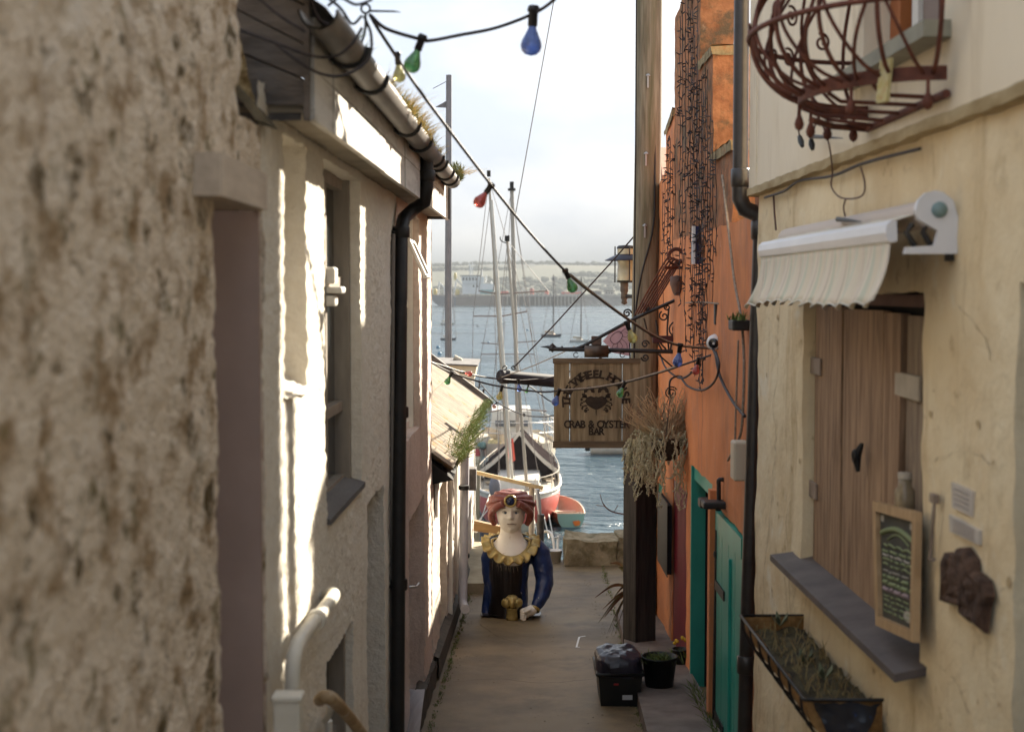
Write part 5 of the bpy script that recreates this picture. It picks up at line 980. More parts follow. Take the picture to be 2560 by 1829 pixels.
# coat: torso and arms grown into one surface
m = MB()
loft(m, [ering(1272,1550,52,42,.0,p=2.6), ering(1270,1500,50,42), ering(1270,1450,50,42), ering(1272,1410,52,42,.0), ering(1276,1385,58,34,.06), ering(1279,1366,64,26,.09), ering(1279,1352,54,20,.11), ering(1279,1344,34,14,.12)])
def limb(pts, rs):
    m.tube([fp_(u,v,d) for u,v,d in pts], [r*S_ for r in rs], 18)
limb([(1330,1360,.02),(1350,1384,.02),(1358,1420,.0),(1362,1455,-.03),(1354,1482,-.08),(1344,1500,-.13),(1337,1512,-.16)],[24,27,25,23,20,16,12])
limb([(1232,1365,.02),(1224,1395,.03),(1222,1430,.05),(1226,1465,.06),(1224,1500,.05),(1219,1530,.02),(1217,1548,-.02)],[22,22,19,17,18,17,16])
m.tube([fp_(1222,1538,.0),fp_(1205,1543,-.08),fp_(1188,1546,-.14)],[14*S_,9*S_,3*S_],12)
o = m.build('coat', M_blue, fg); o.data.polygons.foreach_set('use_smooth',[True]*len(o.data.polygons))
rm = o.modifiers.new('skin','REMESH'); rm.mode = 'VOXEL'; rm.voxel_size = .011; rm.use_smooth_shade = True
sm_ = o.modifiers.new('smooth','SMOOTH'); sm_.factor = .6; sm_.iterations = 6
tx = bpy.data.textures.new('folds','CLOUDS'); tx.noise_scale = .07; dm = o.modifiers.new('folds','DISPLACE'); dm.texture = tx; dm.strength = .016; dm.mid_level = .5
# black bodice with gathers
m = MB(); rows = [(1386,42,38),(1398,46,42),(1412,47,44),(1440,46,46),(1470,44,44),(1500,45,46),(1530,50,50),(1553,54,54)]; n = 72; rings = []
for (v,hw,hd) in rows:
    c = fp_(1268,v,-.0); r = []
    for k in range(n+1):
        a = math.pi + math.pi*k/n; g_ = 1 + .035*math.sin(k*1.25)*max(0,1-abs(v-1395)/60); r.append(c+Vector((math.cos(a)*hw*S_, math.sin(a)*(hd+6)*S_*g_, 0)))
    rings.append(r)
n1 = n+1; m.add([p for r in rings for p in r],[(i*n1+k,i*n1+k+1,(i+1)*n1+k+1,(i+1)*n1+k) for i in range(len(rings)-1) for k in range(n)],True); m.build('bodice', M_black, fg)
gr_ = random.Random(4)
for k in range(16):
    u = 1244+k*3.4+gr_.uniform(-1,1); L = gr_.uniform(14,34); a0 = fp_(u,1394+gr_.uniform(0,8)); 
    def onb(u_, v_): 
        hw, hd = 46, 47; x = (u_-1268)/hw; y = -math.sqrt(max(0,1-min(1,x*x)))*hd*S_*1.03 - .004; return fp_(u_, v_, y)
    v0 = 1392+gr_.uniform(0,12); MB().tube([onb(u,v0),onb(u+(1268-u)*.05,v0+L*.5),onb(u-(1268-u)*.06,v0+L)],[.001,.0035,.001],5).build('worn_gather', mat('worn_gather_paint', (.16,.12,.075), (.3,.24,.17), rough=.5, scale=40), fg)
# chest, neck and head
m = MB(); loft(m, [ering(1277,1404,26,26,-.10), ering(1277,1392,40,42,-.06), ering(1277,1374,48,46,-.02), ering(1277,1358,46,40,.01), ering(1277,1346,34,30,.02), ering(1277,1332,27,25,.01), ering(1277,1318,26,24,.01), ering(1277,1300,26,25,.02)]); m.build('neck_and_chest', M_skin, fg)
# head: ellipsoid pushed about into a face
hc = fp_(1277,1280,-.01); A, B, H = 36*S_, 43*S_, 56*S_; NU, NVv = 96, 72; vs = []
def gau(x, s): return math.exp(-(x/s)**2)
def facept(th, ph):                 # th round (0 faces the camera, -y), ph from crown
    x, y, z_ = math.sin(ph)*math.sin(th), -math.sin(ph)*math.cos(th), math.cos(ph)
    p = Vector((x*A, y*B, z_*H)); fx, fz = p.x/A, p.z/H
    if z_ < 0: p.x *= 1-.17*(-z_)**1.8; p.y *= 1-.10*(-z_)**2
    if y < 0:
        f = (-y)**1.2; d = 0
        d += .15*gau(fx,.13)*gau(fz+.08,.12) + .09*gau(fx,.10)*gau(fz-.10,.17)            # nose tip, bridge
        d += .045*gau(abs(fx)-.13,.07)*gau(fz+.13,.06)                                        # nostrils
        d -= .085*gau(abs(fx)-.38,.17)*gau(fz-.10,.085)                                       # sockets
        d += .045*gau(abs(fx)-.36,.20)*gau(fz-.24,.06)                                       # brows
        d += .055*gau(fx,.24)*gau(fz+.355,.032) + .06*gau(fx,.19)*gau(fz+.455,.042) - .05*gau(fx,.32)*gau(fz+.405,.022)   # lips
        d -= .03*gau(fx,.25)*gau(fz+.53,.05); d += .07*gau(fx,.22)*gau(fz+.70,.12)            # chin
        d += .03*gau(abs(fx)-.55,.2)*gau(fz+.12,.18)                                          # cheeks
        d -= .012*gau(fx,.05)*gau(fz+.26,.06)
        p.y -= d*B*f*1.6
    return hc + p
for i in range(NVv+1):
    for k in range(NU): vs.append(facept(2*math.pi*k/NU, math.pi*i/NVv))
m = MB(); m.add(vs, [(i*NU+k,(i+1)*NU+k,(i+1)*NU+(k+1)%NU,i*NU+(k+1)%NU) for i in range(NVv) for k in range(NU)], True); hd_ = m.build('head', M_skin, fg)
M_eye = mat('painted_eye_white', (.52,.50,.44), rough=.3); M_iris = mat('painted_iris', (.05,.075,.11), rough=.25); M_brow = mat('painted_brow', (.27,.19,.11), (.34,.25,.16), rough=.6, scale=30); M_lip = mat('painted_lip', (.42,.27,.20), rough=.5)
for s in (-1,1):
    c = hc+Vector((s*.38*A, -.83*B, .10*H)); MB().ball(c, .22*A, 14, (1,.42,.52)).build('eye', M_eye, hd_); MB().ball(c+Vector((s*-.01*A,-.065*A,.0)), .10*A, 10, (1,.45,1)).build('iris', M_iris, hd_)
    m = MB(); m.tube([c+Vector((s*(-.18+.42*k/6)*A, -.035*B+(.05*B if k>4 else 0)*1, (.165+.03*math.sin(k*.5))*H)) for k in range(7)], [.004,.007,.008,.008,.007,.005,.003], 6); m.build('eyebrow', M_brow, hd_)
    m = MB(); m.tube([c+Vector((s*(-.19+.38*k/6)*A, -.085*B+.10*B*abs(k-3)/3.5, (.05-.02*abs(k-3)/3)*H)) for k in range(7)], .0032, 5); m.build('eyelid', M_brow, hd_)
m = MB(); m.tube([hc+Vector(((-.27+.54*k/8)*A, -(1.02-.10*abs(k-4)/4)*B, (-.405-.012*abs(k-4)/4)*H)) for k in range(9)], [.002]+[.0042]*7+[.002], 6); m.build('mouth_line', mat('mouth_shadow_paint', (.20,.11,.08), rough=.6), hd_)  # dark line paints the shadow in the mouth crease
# turban with folds, gold brooch
m = MB(); NU, NT = 150, 44; vs = []; tc_ = fp_(1277,1256,.02)
for i in range(NT+1):
    ph = math.pi*(.02+.56*i/NT)
    for k in range(NU):
        th = 2*math.pi*k/NU; front = max(0,math.cos(th)); side = abs(math.sin(th)); x, y, z_ = math.sin(ph)*math.sin(th), -math.sin(ph)*math.cos(th), math.cos(ph)
        r = 1 + .045*math.sin(ph*16 + 2.2*math.cos(th)*1.6 + 3*side) * min(1,ph*1.2) + .10*gau(ph-1.45,.5)*side
        p = Vector((x*56*S_*r, y*52*S_*r, z_*34*S_*r + (-14*S_*side*max(0,ph-.9)) + (30*S_*front**1.5*max(0,ph-1.0)) )); vs.append(tc_+p)
m.add(vs, [(i*NU+k,(i+1)*NU+k,(i+1)*NU+(k+1)%NU,i*NU+(k+1)%NU) for i in range(NT) for k in range(NU)], True)
tu = m.build('turban', M_red, fg)
m = MB()
for s in (-1,1):                      # hanging side swags
    m.tube(spline([fp_(1277+s*18,1250,-.20),fp_(1277+s*36,1262,-.15),fp_(1277+s*48,1280,-.06),fp_(1277+s*46,1298,-.02),fp_(1277+s*40,1310,.0)],5), [9*S_]*8+[9*S_]*8+[7*S_]*5, 12)
m.build('turban_swag', M_red, fg)
bc = fp_(1276,1243,-.225); MB().lathe([(.001,0),(.056,0),(.062,.008),(.056,.018),(.044,.018),(.040,.010)], bc, 24, 'Y', Matrix.Scale(-1,3,Vector((0,1,0)))).build('brooch', M_gold, tu); MB().ball(bc+Vector((0,-.012,0)), .040, 16, (1,.45,1)).build('brooch_stone', mat('dark_blue_stone', (.012,.015,.035), (.02,.03,.08), rough=.15, scale=30), tu)
# gold ruff
m = MB(); NR, NC = 220, 7; vs = []
for k in range(NR):
    a = 2*math.pi*k/NR; fr = max(0,math.sin(a)); cu_ = 1277+math.cos(a)*52; cv_ = 1352+fr*36-6*max(0,-math.sin(a)); dy = -math.sin(a)*.17-.03
    ph_ = k/NR*2*math.pi*18+1.6*noise.noise(Vector((math.cos(a)*2.2,math.sin(a)*2.2,3))); w = math.sin(ph_)*(.7+.8*noise.noise(Vector((math.cos(a)*3,math.sin(a)*3,7)))+.3)
    for j in range(NC):
        t = j/(NC-1); base = fp_(cu_,cv_-9,dy); outd = Vector((math.cos(a),-math.sin(a)*.75,-.55*fr-.12)); vs.append(base+outd*(t*.085)+Vector((0,-.3*fr,1)).normalized()*(w*.022*t)+Vector((-math.sin(a),-math.cos(a),0))*(.010*t*math.cos(ph_)))
m.add(vs, [(k*NC+j,((k+1)%NR)*NC+j,((k+1)%NR)*NC+j+1,k*NC+j+1) for k in range(NR) for j in range(NC-1)], True); o = m.build('ruff_collar', M_gold, fg); so = o.modifiers.new('thickness','SOLIDIFY'); so.thickness = .008
m = MB(); m.tube([fp_(1277+math.cos(R(a))*47,1348+max(0,math.sin(R(a)))*34,-math.sin(R(a))*.15-.04) for a in range(0,361,10)], .013, 8); m.build('collar_band', M_gold, fg)
# scroll ornament at the waist: gold capital
m = MB(); c = fp_(1280,1530,-.24); m.lathe([(.001,-.07),(.055,-.07),(.055,-.04),(.05,.03),(.06,.045),(.05,.05),(.001,.05)], c+Vector((0,0,.05)), 16); m.build('gold_shaft', M_gold, fg)
for k in range(5): 
    a = math.pi*(k/4); MB().ball(fp_(1280,1492,-.24)+Vector((math.cos(a)*.068,-math.sin(a)*.05,0)), .042, 12, (.8,.8,1.05)).build('gold_lobe', M_gold, fg)
m = MB(); m.lathe([(.001,.055),(.035,.05),(.06,.03),(.07,0),(.055,-.03)], fp_(1280,1487,-.24), 16); m.build('gold_cap', M_gold, fg)
# right-hand fist with cuff (five fingers curled)
hdm = MB(); hc2 = fp_(1322,1517,-.22)
hdm.tube([fp_(1338,1510,-.16),hc2+Vector((.02,.03,.01)),hc2+Vector((-.035,0,0))],[.038,.052,.046],14)
for k in range(4):
    b0 = hc2+Vector((-.045,-.005,.032-.022*k)); hdm.tube(spline([b0+Vector((.03,0,0)),b0+Vector((-.012,-.022,.0)),b0+Vector((-.028,-.03,-.012)),b0+Vector((-.012,-.042,-.022)),b0+Vector((.012,-.036,-.020))],3),[.017,.017,.017,.017,.016,.016,.016,.015,.015,.014,.014,.013,.012][:13],8)
hdm.tube(spline([hc2+Vector((.01,-.03,.035)),hc2+Vector((-.02,-.055,.028)),hc2+Vector((-.048,-.055,.01))],4),[.017,.018,.018,.017,.016,.016,.015,.013,.011],8)
o = hdm.build('hand', M_skin, fg)
m = MB(); d_ = (fp_(1338,1512,-.165)-fp_(1346,1498,-.12)).normalized(); Mx = Vector((0,0,1)).rotation_difference(d_).to_matrix(); m.lathe([(.042,-.015),(.052,-.012),(.054,.008),(.046,.016)], fp_(1336,1512,-.17), 16, 'Z', Mx); m.build('cuff', M_gold, fg)
# rough base
m = MB(); m.grid(fp_(1205,1552,-.20),fp_(1350,1552,-.20),fp_(1350,1552,.2),fp_(1205,1552,.2), 20, 12, lambda p: Vector((p.x+noise.noise(p*9)*.02,p.y+noise.noise(p*8)*.03,gz(p.y)+.02))); m.build('base', M_black, fg)
# ================================================================== QUAY EDGE AND HARBOUR
# ---- stone block and fittings at the quay edge
rb = thing('quay_stone_block', 'long rough-hewn stone block on the quay edge beside the gate post', 'stone block', (1.0,17.1,gz(17)))
def rockbox(x0,x1,y0,y1,z0,z1,amp=.03):
    f = lambda p: p + noise.noise_vector(p*3.3)*amp*1.5 + noise.noise_vector(p*11)*amp*.5; m = MB(); n = 16
    for q in (((x0,y0,z0),(x1,y0,z0),(x1,y0,z1),(x0,y0,z1)),((x0,y0,z1),(x1,y0,z1),(x1,y1,z1),(x0,y1,z1)),((x0,y0,z0),(x0,y1,z0),(x0,y1,z1),(x0,y0,z1)),((x1,y0,z0),(x1,y1,z0),(x1,y1,z1),(x1,y0,z1)),((x0,y1,z0),(x1,y1,z0),(x1,y1,z1),(x0,y1,z1))): m.grid(*q, n, n, f)
    return m
rockbox(.63,1.25,16.75,17.35,-3.45,-2.99).build('stone', M_stone, rb); rockbox(1.26,2.2,16.8,17.4,-3.45,-2.96).build('stone', M_stone, rb)
hrw = thing('quay_handrail', 'sloping wooden handrail with grey posts on the quay behind the figurehead', 'handrail', P(1335,1372,17.8))
m = MB(); m.cbox((P(1190,1180,17.6)+P(1346,1217,18))/2,((P(1346,1217,18)-P(1190,1180,17.6)).length,.05,.045),(0,math.atan2(37,156),0)); m.build('rail', mat('pale_driftwood', (.36,.26,.13), (.48,.37,.21), rough=.8, scale=5, stretch=(1,6,6)), hrw)
m = MB(); m.tube([P(1330,1212,17.9),P(1328,1380,17.9)], .036, 8); m.tube([P(1330,1216,17.9),P(1322,1216,17.9)], .03, 6); m.build('post', mat('grey_driftwood', (.34,.28,.22), (.45,.39,.32), rough=.8, scale=7), hrw)
ld = thing('ladder_stanchion', 'dark metal stanchion with silver top at the head of the quay ladder', 'stanchion', P(1350,1400,17.6))
m = MB(); m.tube([P(1352,1285,17.6),P(1350,1400,17.6)], .045, 10); m.build('shaft', mat('worn_dark_steel', (.04,.035,.035), (.10,.09,.085), rough=.4, scale=9, metal=.4), ld); m = MB(); m.tube([P(1343,1222,17.6),P(1347,1260,17.6),P(1350,1288,17.6)], [.028,.03,.02], 10); m.build('top', mat('silver_paint', (.45,.47,.50), rough=.4, metal=.5), ld)
lh_ = thing('white_ladder_hoops', 'white tubular ladder handrail hooped over the quay edge', 'ladder', P(1385,1420,17.4))
m = MB(); m.tube(spline([P(1355,1330,17.8),P(1372,1328,17.7),P(1382,1345,17.5),P(1386,1375,17.4),P(1388,1420,17.35)],5), .018, 8); m.build('hoop', M_white, lh_); m = MB(); m.tube(spline([P(1395,1340,17.9),P(1394,1375,17.7),P(1392,1420,17.6)],4), .016, 8); m.tube([P(1383,1345,17.55),P(1395,1342,17.9)], .012, 6); m.build('hoop', M_white, lh_)
bk_ = thing('white_bucket', 'white plastic bucket at the quay edge by the stone block', 'bucket', P(1388,1418,17.1)); c = P(1386,1415,17.1); MB().lathe([(.001,0),(.07,0),(.09,.20),(.096,.20),(.085,.19),(.07,.02)], c, 16).build('pail', MATS['white_plastic'], bk_); m = MB(); m.tube([c+Vector((math.cos(a)*.092,-.02,.19-.05*math.sin(a))) for a in [math.pi*k/8 for k in range(9)]], .004, 5); m.build('bail_handle', M_staple, bk_)
pk = thing('timber_plank', 'orange-brown timber plank lying along the quay behind the figurehead', 'plank', P(1215,1330,18)); m = MB(); m.prism([P(1180,1300,18.2),P(1262,1318,18.2),P(1262,1338,18.2),P(1180,1326,18.2)],(0,.12,0)); m.build('plank', mat('orange_brown_timber', (.17,.095,.035), (.25,.15,.06), rough=.8, scale=5, stretch=(1,6,6)), pk)
m_ = thing('shoreline_mast', 'pale mooring pole leaning beside the low shed', 'pole', P(1176,1290,19)); m = MB(); m.tube([P(1190,1330,19),P(1172,1130,19)], .02, 8); m.build('pole', M_white, m_)
# ---- hull builder (bow at y=0 pointing to -y, water line z=0)
def hull_pts(L, B, free, draft, ns=28, nt=10, stern=.72, rake=.0, sheer=.3):
    rows = []
    for i in range(ns+1):
        s = i/ns; b = B/2*((1-(1-min(1,s/.42))**2)**.62 if s < .42 else 1-(1-stern)*((s-.42)/.58)**2); b = max(b, .015)
        zs = free*(1+sheer*(1-s)**2 + .08*s*s); y = L*s; r = []
        for j in range(nt+1):
            t = j/nt; x = b*(1-t**2.6)**.72 if t < 1 else 0; z_ = zs-(zs+draft*min(1,.25+s*1.5))*t; r.append((x, y + (t*.9*L*.10*(1-s)**3), z_))
        rows.append(r)
    return rows
def hull_mesh(rows, W, j0=0, j1=None, cap=True):
    m = MB(); nt = len(rows[0]); j1 = j1 if j1 is not None else nt-1; w = j1-j0+1
    for sg_ in (1,-1):
        vs = [W((sg_*r[j][0], r[j][1], r[j][2])) for r in rows for j in range(j0,j1+1)]
        m.add(vs, [(i*w+j,i*w+j+1,(i+1)*w+j+1,(i+1)*w+j) for i in range(len(rows)-1) for j in range(w-1)], True)
    if cap:
        e_ = rows[-1]; m.add([W((e_[j][0],e_[j][1],e_[j][2])) for j in range(j0,j1+1)]+[W((-e_[j][0],e_[j][1],e_[j][2])) for j in range(j1,j0-1,-1)],[tuple(range(2*w))])
    return m
def placer(x, y, rot, z=WZ):
    ca, sa = math.cos(rot), math.sin(rot); return lambda p: Vector((x+p[0]*ca-p[1]*sa, y+p[0]*sa+p[1]*ca, z+p[2]))
M_bwhite = mat('boat_white', (.46,.43,.38), (.56,.53,.47), rough=.45, scale=3, col3=(.45,.36,.25), scale3=4, lo3=.62, hi3=.8)
M_deck = mat('buff_deck', (.30,.25,.18), (.40,.34,.26), rough=.8, scale=4)
M_spar = mat('pale_spar', (.26,.225,.18), (.36,.32,.27), rough=.5, scale=1.2, stretch=(4,4,.3)); M_wire = mat('rigging_wire', (.16,.14,.13), rough=.6); M_rope = mat('pale_rope', (.48,.42,.34), (.58,.52,.44), rough=.9, scale=40)
# ---- pink-hulled ketch lying bow on
kt = thing('pink_ketch', 'two-masted sailing boat with faded pink hull moored bow-on behind the figurehead', 'sailing boat', (P(1287,1300,48).x,53,WZ))
Wk = placer(P(1284,1300,47).x, 46.6, R(-2)); rows = hull_pts(11.5, 3.05, 1.12, .9)
M_pink = mat('faded_red_hull', (.46,.06,.045), (.54,.10,.08), rough=.4, scale=1.2, spec=.5, col3=(.60,.20,.16), scale3=.9)
hull_mesh(rows, Wk, 1, 6).build('hull', M_pink, kt); hull_mesh(rows, Wk, 6, 10).build('antifouling', M_bwhite, kt); hull_mesh(rows, Wk, 0, 1, False).build('bulwark', M_bwhite, kt)
m = MB()
for s in (1,-1): m.tube([Wk((s*(r[0][0]+.01), r[0][1], r[0][2]+.02)) for r in rows], .055, 8)
m.build('gunwale', M_bwhite, kt)
m = MB(); k_ = len(rows); m.add([Wk((s*r[1][0]*.98, r[1][1], r[0][2]-.12)) for r in rows for s in (1,-1)],[(2*i,2*i+1,2*i+3,2*i+2) for i in range(k_-1)]); m.build('deck', M_deck, kt)
m = MB()
def wbox(x0,x1,y0,y1,z0,z1,tp=.88,W=Wk): 
    v = [W((x0,y0,z0)),W((x1,y0,z0)),W((x1,y1,z0)),W((x0,y1,z0)),W((x0*tp,y0+.25,z1)),W((x1*tp,y0+.25,z1)),W((x1*tp,y1,z1)),W((x0*tp,y1,z1))]; m.add(v,[(0,3,2,1),(4,5,6,7),(0,1,5,4),(1,2,6,5),(2,3,7,6),(3,0,4,7)])
wbox(-.85,.85,3.6,8.2,1.0,1.5); m.build('cabin_trunk', M_bwhite, kt)
m = MB(); wbox(-.3,.3,2.0,2.7,1.15,1.32); m.build('fore_hatch', M_deck, kt)
for s in (-1,1):
    for y in (4.6,5.6,6.6): MB().ball(Wk((s*.80,y,1.36)), .10, 10, (.4,1.5,.8)).build('porthole', M_glassdark, kt)
# boom tent: black sheet with white edge straps
ap0, ap1 = Wk((0,6.4,2.95)), Wk((0,10.6,2.8))
for s in (-1,1):
    e0_, e1_ = Wk((s*1.5,6.4,1.45)), Wk((s*1.3,10.6,1.45)); m = MB(); m.grid(ap0,e0_,e1_,ap1, 12, 12, lambda p: p+Vector((0,0,-.10*math.sin(3.1*(p.z-WZ-1.75)/1.6)))); m.build('boom_tent', mat('black_tarpaulin', (.018,.014,.014), (.035,.028,.028), rough=1, spec=0, scale=3), kt)
    pts = [ap0.lerp(e0_,k/8)+Vector((0,-.06,-.16*math.sin(math.pi*k/8))) for k in range(9)]; m = MB()
    m.add([p+Vector((0,0,d_)) for p in pts for d_ in (-.10,.08)],[(2*i,2*i+1,2*i+3,2*i+2) for i in range(8)],True); m.build('tent_edge', M_bwhite, kt)
MB().add([Wk((0,6.7,2.8)),Wk((-1.4,6.7,1.45)),Wk((-1.3,6.7,1.15)),Wk((1.3,6.7,1.15)),Wk((1.4,6.7,1.45))],[(0,1,2,3,4)]).build('tent_inside_dark', MATS['black_tarpaulin'], kt)  # added black sheet for the dark inside seen through the open front
m = MB(); q0 = P(1273,1098,51); m.grid(P(1268,1096,51),P(1283,1096,51),P(1288,1150,51),P(1274,1160,51), 6, 10, lambda p: p+Vector((0,noise.noise(p*3)*.12,0))); m.build('furled_ensign', mat('red_ensign', (.55,.07,.05), (.66,.13,.09), rough=.8, scale=3), kt)
def spar(par, a, b_, r0, r1, nm='mast', mm=None): m = MB(); m.tube([a, a.lerp(b_,.5), b_], [r0,(r0+r1)/2,r1], 12); return m.build(nm, mm or M_spar, par)
a1, b1 = P(1273,1214,51), P(1222,446,51); spar(kt, a1, b1, .06, .045)
spar(kt, P(1281,1206,50.4), P(1229,500,50.4), .055, .05, 'furled_jib', M_bwhite)
a3, b3 = P(1318,1228,50), P(1268,602,50); spar(kt, a3, b3, .06, .045)
def cyl(par, c, r, h, nm, mm): return MB().lathe([(r,-h/2),(r,h/2)], c, 10).build(nm, mm, par)
for (u,v,Y) in ((1222,434,51),): cyl(kt, P(u,v,Y), .07, .22, 'masthead_light', M_dark)
m = MB(); m.tube(spline([P(1268,608,50),P(1256,604,50),P(1251,598,50),P(1251,592,50)],4), .02, 6); m.build('wind_vane', M_dark, kt); cyl(kt, P(1268,596,50), .09, .2, 'masthead_light', M_dark)
for (u0,v0,u1,v1,Y) in ((1197,727,1248,735,51),(1243,735,1370,727,51),(1183,790,1250,790,51),(1255,790,1318,778,51),(1215,1031,1262,1022,50.5),(1296,1022,1367,1027,50)): m = MB(); m.tube([P(u0,v0,Y),P(u1,v1,Y)], .028, 6); m.build('spreader', mat('grey_brown_spreader', (.20,.15,.13), rough=.6), kt)
for (u0,v0,u1,v1) in ((1222,446,1183,790),(1183,790,1175,1240),(1222,446,1318,778),(1318,778,1390,1205),(1222,446,1290,1235),(1268,610,1205,1245),(1268,610,1385,1190),(1226,500,1197,727),(1268,602,1370,727),(1229,520,1250,1215),(1262,800,1245,1190),(1285,830,1345,1180)): m = MB(); m.tube([P(u0,v0,51),P(u1,v1,51)], .011, 4); m.build('shroud', M_wire, kt)
for s in (-1,1):
    m = MB(); m.tube([Wk((s*(r[0][0]-.04), r[0][1], r[0][2]+.55)) for r in rows[2:]], .013, 5); m.build('guard_wire', M_rope, kt)
    for k in range(2,28,4): r = rows[k]; m = MB(); m.tube([Wk((s*(r[0][0]-.04), r[0][1], r[0][2])), Wk((s*(r[0][0]-.04), r[0][1], r[0][2]+.56))], .018, 6); m.build('stanchion', M_rope, kt)
for k,(x,y) in enumerate(((.9,3.0),(-.9,3.2),(1.1,6.5),(-1.0,5.4),(.6,1.6),(-.4,1.3))): m = MB(); m.tube(scroll(Wk((x,y,1.2)),(1,0,0),(0,1,0),.22,.10,k,3.2,40), .028, 6); m.build('rope_coil', mat('tan_rope', (.34,.24,.14), (.44,.34,.22), rough=.9, scale=20), kt)
for (u0,v0,u1,v1) in ((1335,1300,1352,1370),(1360,1290,1372,1345),(1372,1285,1384,1350),(1240,1250,1180,1320),(1225,1235,1190,1330)): m = MB(); m.tube([P(u0,v0,47),P(u1,v1,19)], [.02,.010], 5); m.build('mooring_line', M_rope, kt)
MB().ball(P(1237,1218,46.5), .26, 14, (.75,.75,1.5)).build('fender', mat('grey_fender', (.16,.15,.17), rough=.5), kt)
# ---- cluttered work boat behind
wb = thing('cluttered_workboat', 'cluttered cream fishing boat with railings and tattered awning behind the pink ketch', 'fishing boat', (P(1285,1150,62).x,66,WZ))
Ww = placer(P(1284,1150,60).x, 60.5, R(1)); rows2 = hull_pts(9, 4.0, 1.3, .8)
hull_mesh(rows2, Ww, 0, 10).build('hull', mat('cream_hull', (.46,.40,.30), (.56,.50,.40), rough=.6, scale=1.4), wb)
m = MB(); m.add([Ww((s*r[1][0]*.97, r[1][1], r[0][2]-.15)) for r in rows2 for s in (1,-1)],[(2*i,2*i+1,2*i+3,2*i+2) for i in range(len(rows2)-1)]); m.build('deck', M_deck, wb)
for s in (-1,1):
    for zz in (.9,.45):
        m = MB(); m.tube([Ww((s*r[0][0], r[0][1], r[0][2]+zz)) for r in rows2], .025, 6); m.build('railing', M_bwhite, wb)
    for k in range(1,28,3): r = rows2[k]; m = MB(); m.tube([Ww((s*r[0][0], r[0][1], r[0][2])), Ww((s*r[0][0], r[0][1], r[0][2]+.92))], .022, 6); m.build('railing_post', M_bwhite, wb)
m = MB(); wbox(-1.0,1.0,4.5,7.8,1.1,2.7,.9,Ww); m.build('wheelhouse', M_bwhite, wb)
for x in (-.55,0,.55): m = MB(); wbox(x-.2,x+.2,4.55,4.75,2.0,2.5,1,Ww); m.build('wheelhouse_window', M_glassdark, wb)
m = MB(); m.grid(P(1207,1064,62),P(1262,1080,62),P(1262,1112,62),P(1225,1092,62), 14, 10, lambda p: p+Vector((0,noise.noise(p*2)*.25,noise.noise(p*5)*.06))); m.build('tattered_awning', mat('stained_canvas', (.46,.37,.26), (.58,.49,.37), rough=.9, scale=2.5, col3=(.34,.14,.06), scale3=3), wb)
c = P(1236,1115,62); MB().lathe([(.26,-.28),(.33,0),(.26,.28),(.22,.30)], c, 14).build('basket', mat('straw_basket', (.38,.30,.14), (.50,.42,.24), rough=.9, scale=6), wb); MB().lathe([(.335,-.07),(.338,.03)], c, 14).build('basket_band', mat('blue_band', (.14,.28,.40), rough=.8), wb)
wr = random.Random(8)
for (u,v,w,h,col) in ((1205,1115,26,16,(.10,.16,.14)),(1320,1110,22,26,(.52,.46,.38)),(1345,1128,26,18,(.46,.40,.32)),(1214,1150,24,22,(.20,.26,.26)),(1190,1135,16,18,(.26,.05,.05)),(1250,1135,26,18,(.46,.38,.26)),(1322,1090,12,14,(.48,.44,.38)),(1192,1175,18,20,(.05,.05,.06)),(1180,1215,14,22,(.42,.10,.05)),(1372,1145,16,16,(.20,.18,.17))):
    c = P(u,v,61.5 if v < 1160 else 55); mm = mat('heap_%d_%d' % (u,v), col, tuple(min(1,q*1.4) for q in col), rough=.9, scale=5, bump=.5, bscale=9); m = MB(); m.ball(c, 1, 16, (px(w*.55,61),.35,px(h*.55,61))); m.v = [tuple(Vector(p)+noise.noise_vector(Vector(p)*2.2)*.16) for p in m.v]; m.build('gear_heap', mm, wb)
for k in range(26):
    u = wr.choice([wr.uniform(1180,1215), wr.uniform(1325,1390), wr.uniform(1195,1250)]); v = wr.uniform(1120,1165); m = MB(); m.tube([P(u,v,61.5),P(u+wr.uniform(-12,12),v-wr.uniform(15,50),61.5)], .022, 5); m.build('rod', wr.choice([M_wire,M_rope,M_deck]), wb)
a2, b2_ = P(1298,1200,62), P(1279.5,470,62); spar(wb, a2, b2_, .10, .085); cyl(wb, P(1279.5,463,62), .09, .3, 'masthead_light', M_dark); cyl(wb, P(1279.5,474,62), .17, .10, 'masthead_ring', M_dark)
for (u0,v0,u1,v1,Y) in ((1203,885,1336,885,62),(1203,857,1250,860,62),(1290,856,1342,852,62)): m = MB(); m.tube([P(u0,v0,Y),P(u1,v1,Y)], .025, 6); m.build('spreader', MATS['grey_brown_spreader'], wb)
for (u0,v0,u1,v1) in ((1279,475,1203,885),(1203,885,1185,1120),(1279,475,1336,885),(1336,885,1380,1120),(1279,480,1240,1100),(1279,480,1352,950),(1353,950,1366,1110)): m = MB(); m.tube([P(u0,v0,62),P(u1,v1,62)], .012, 4); m.build('shroud', M_wire, wb)
# long thin halyard rising to the top of the picture
ha = thing('overhead_line', 'fine dark line slanting up across the sky above the masts', 'wire', P(1290,470,30)); m = MB(); m.tube([P(1288,540,30),P(1385,0,18),P(1420,-200,14)], [.010,.006,.005], 4); m.build('line', M_wire, ha)
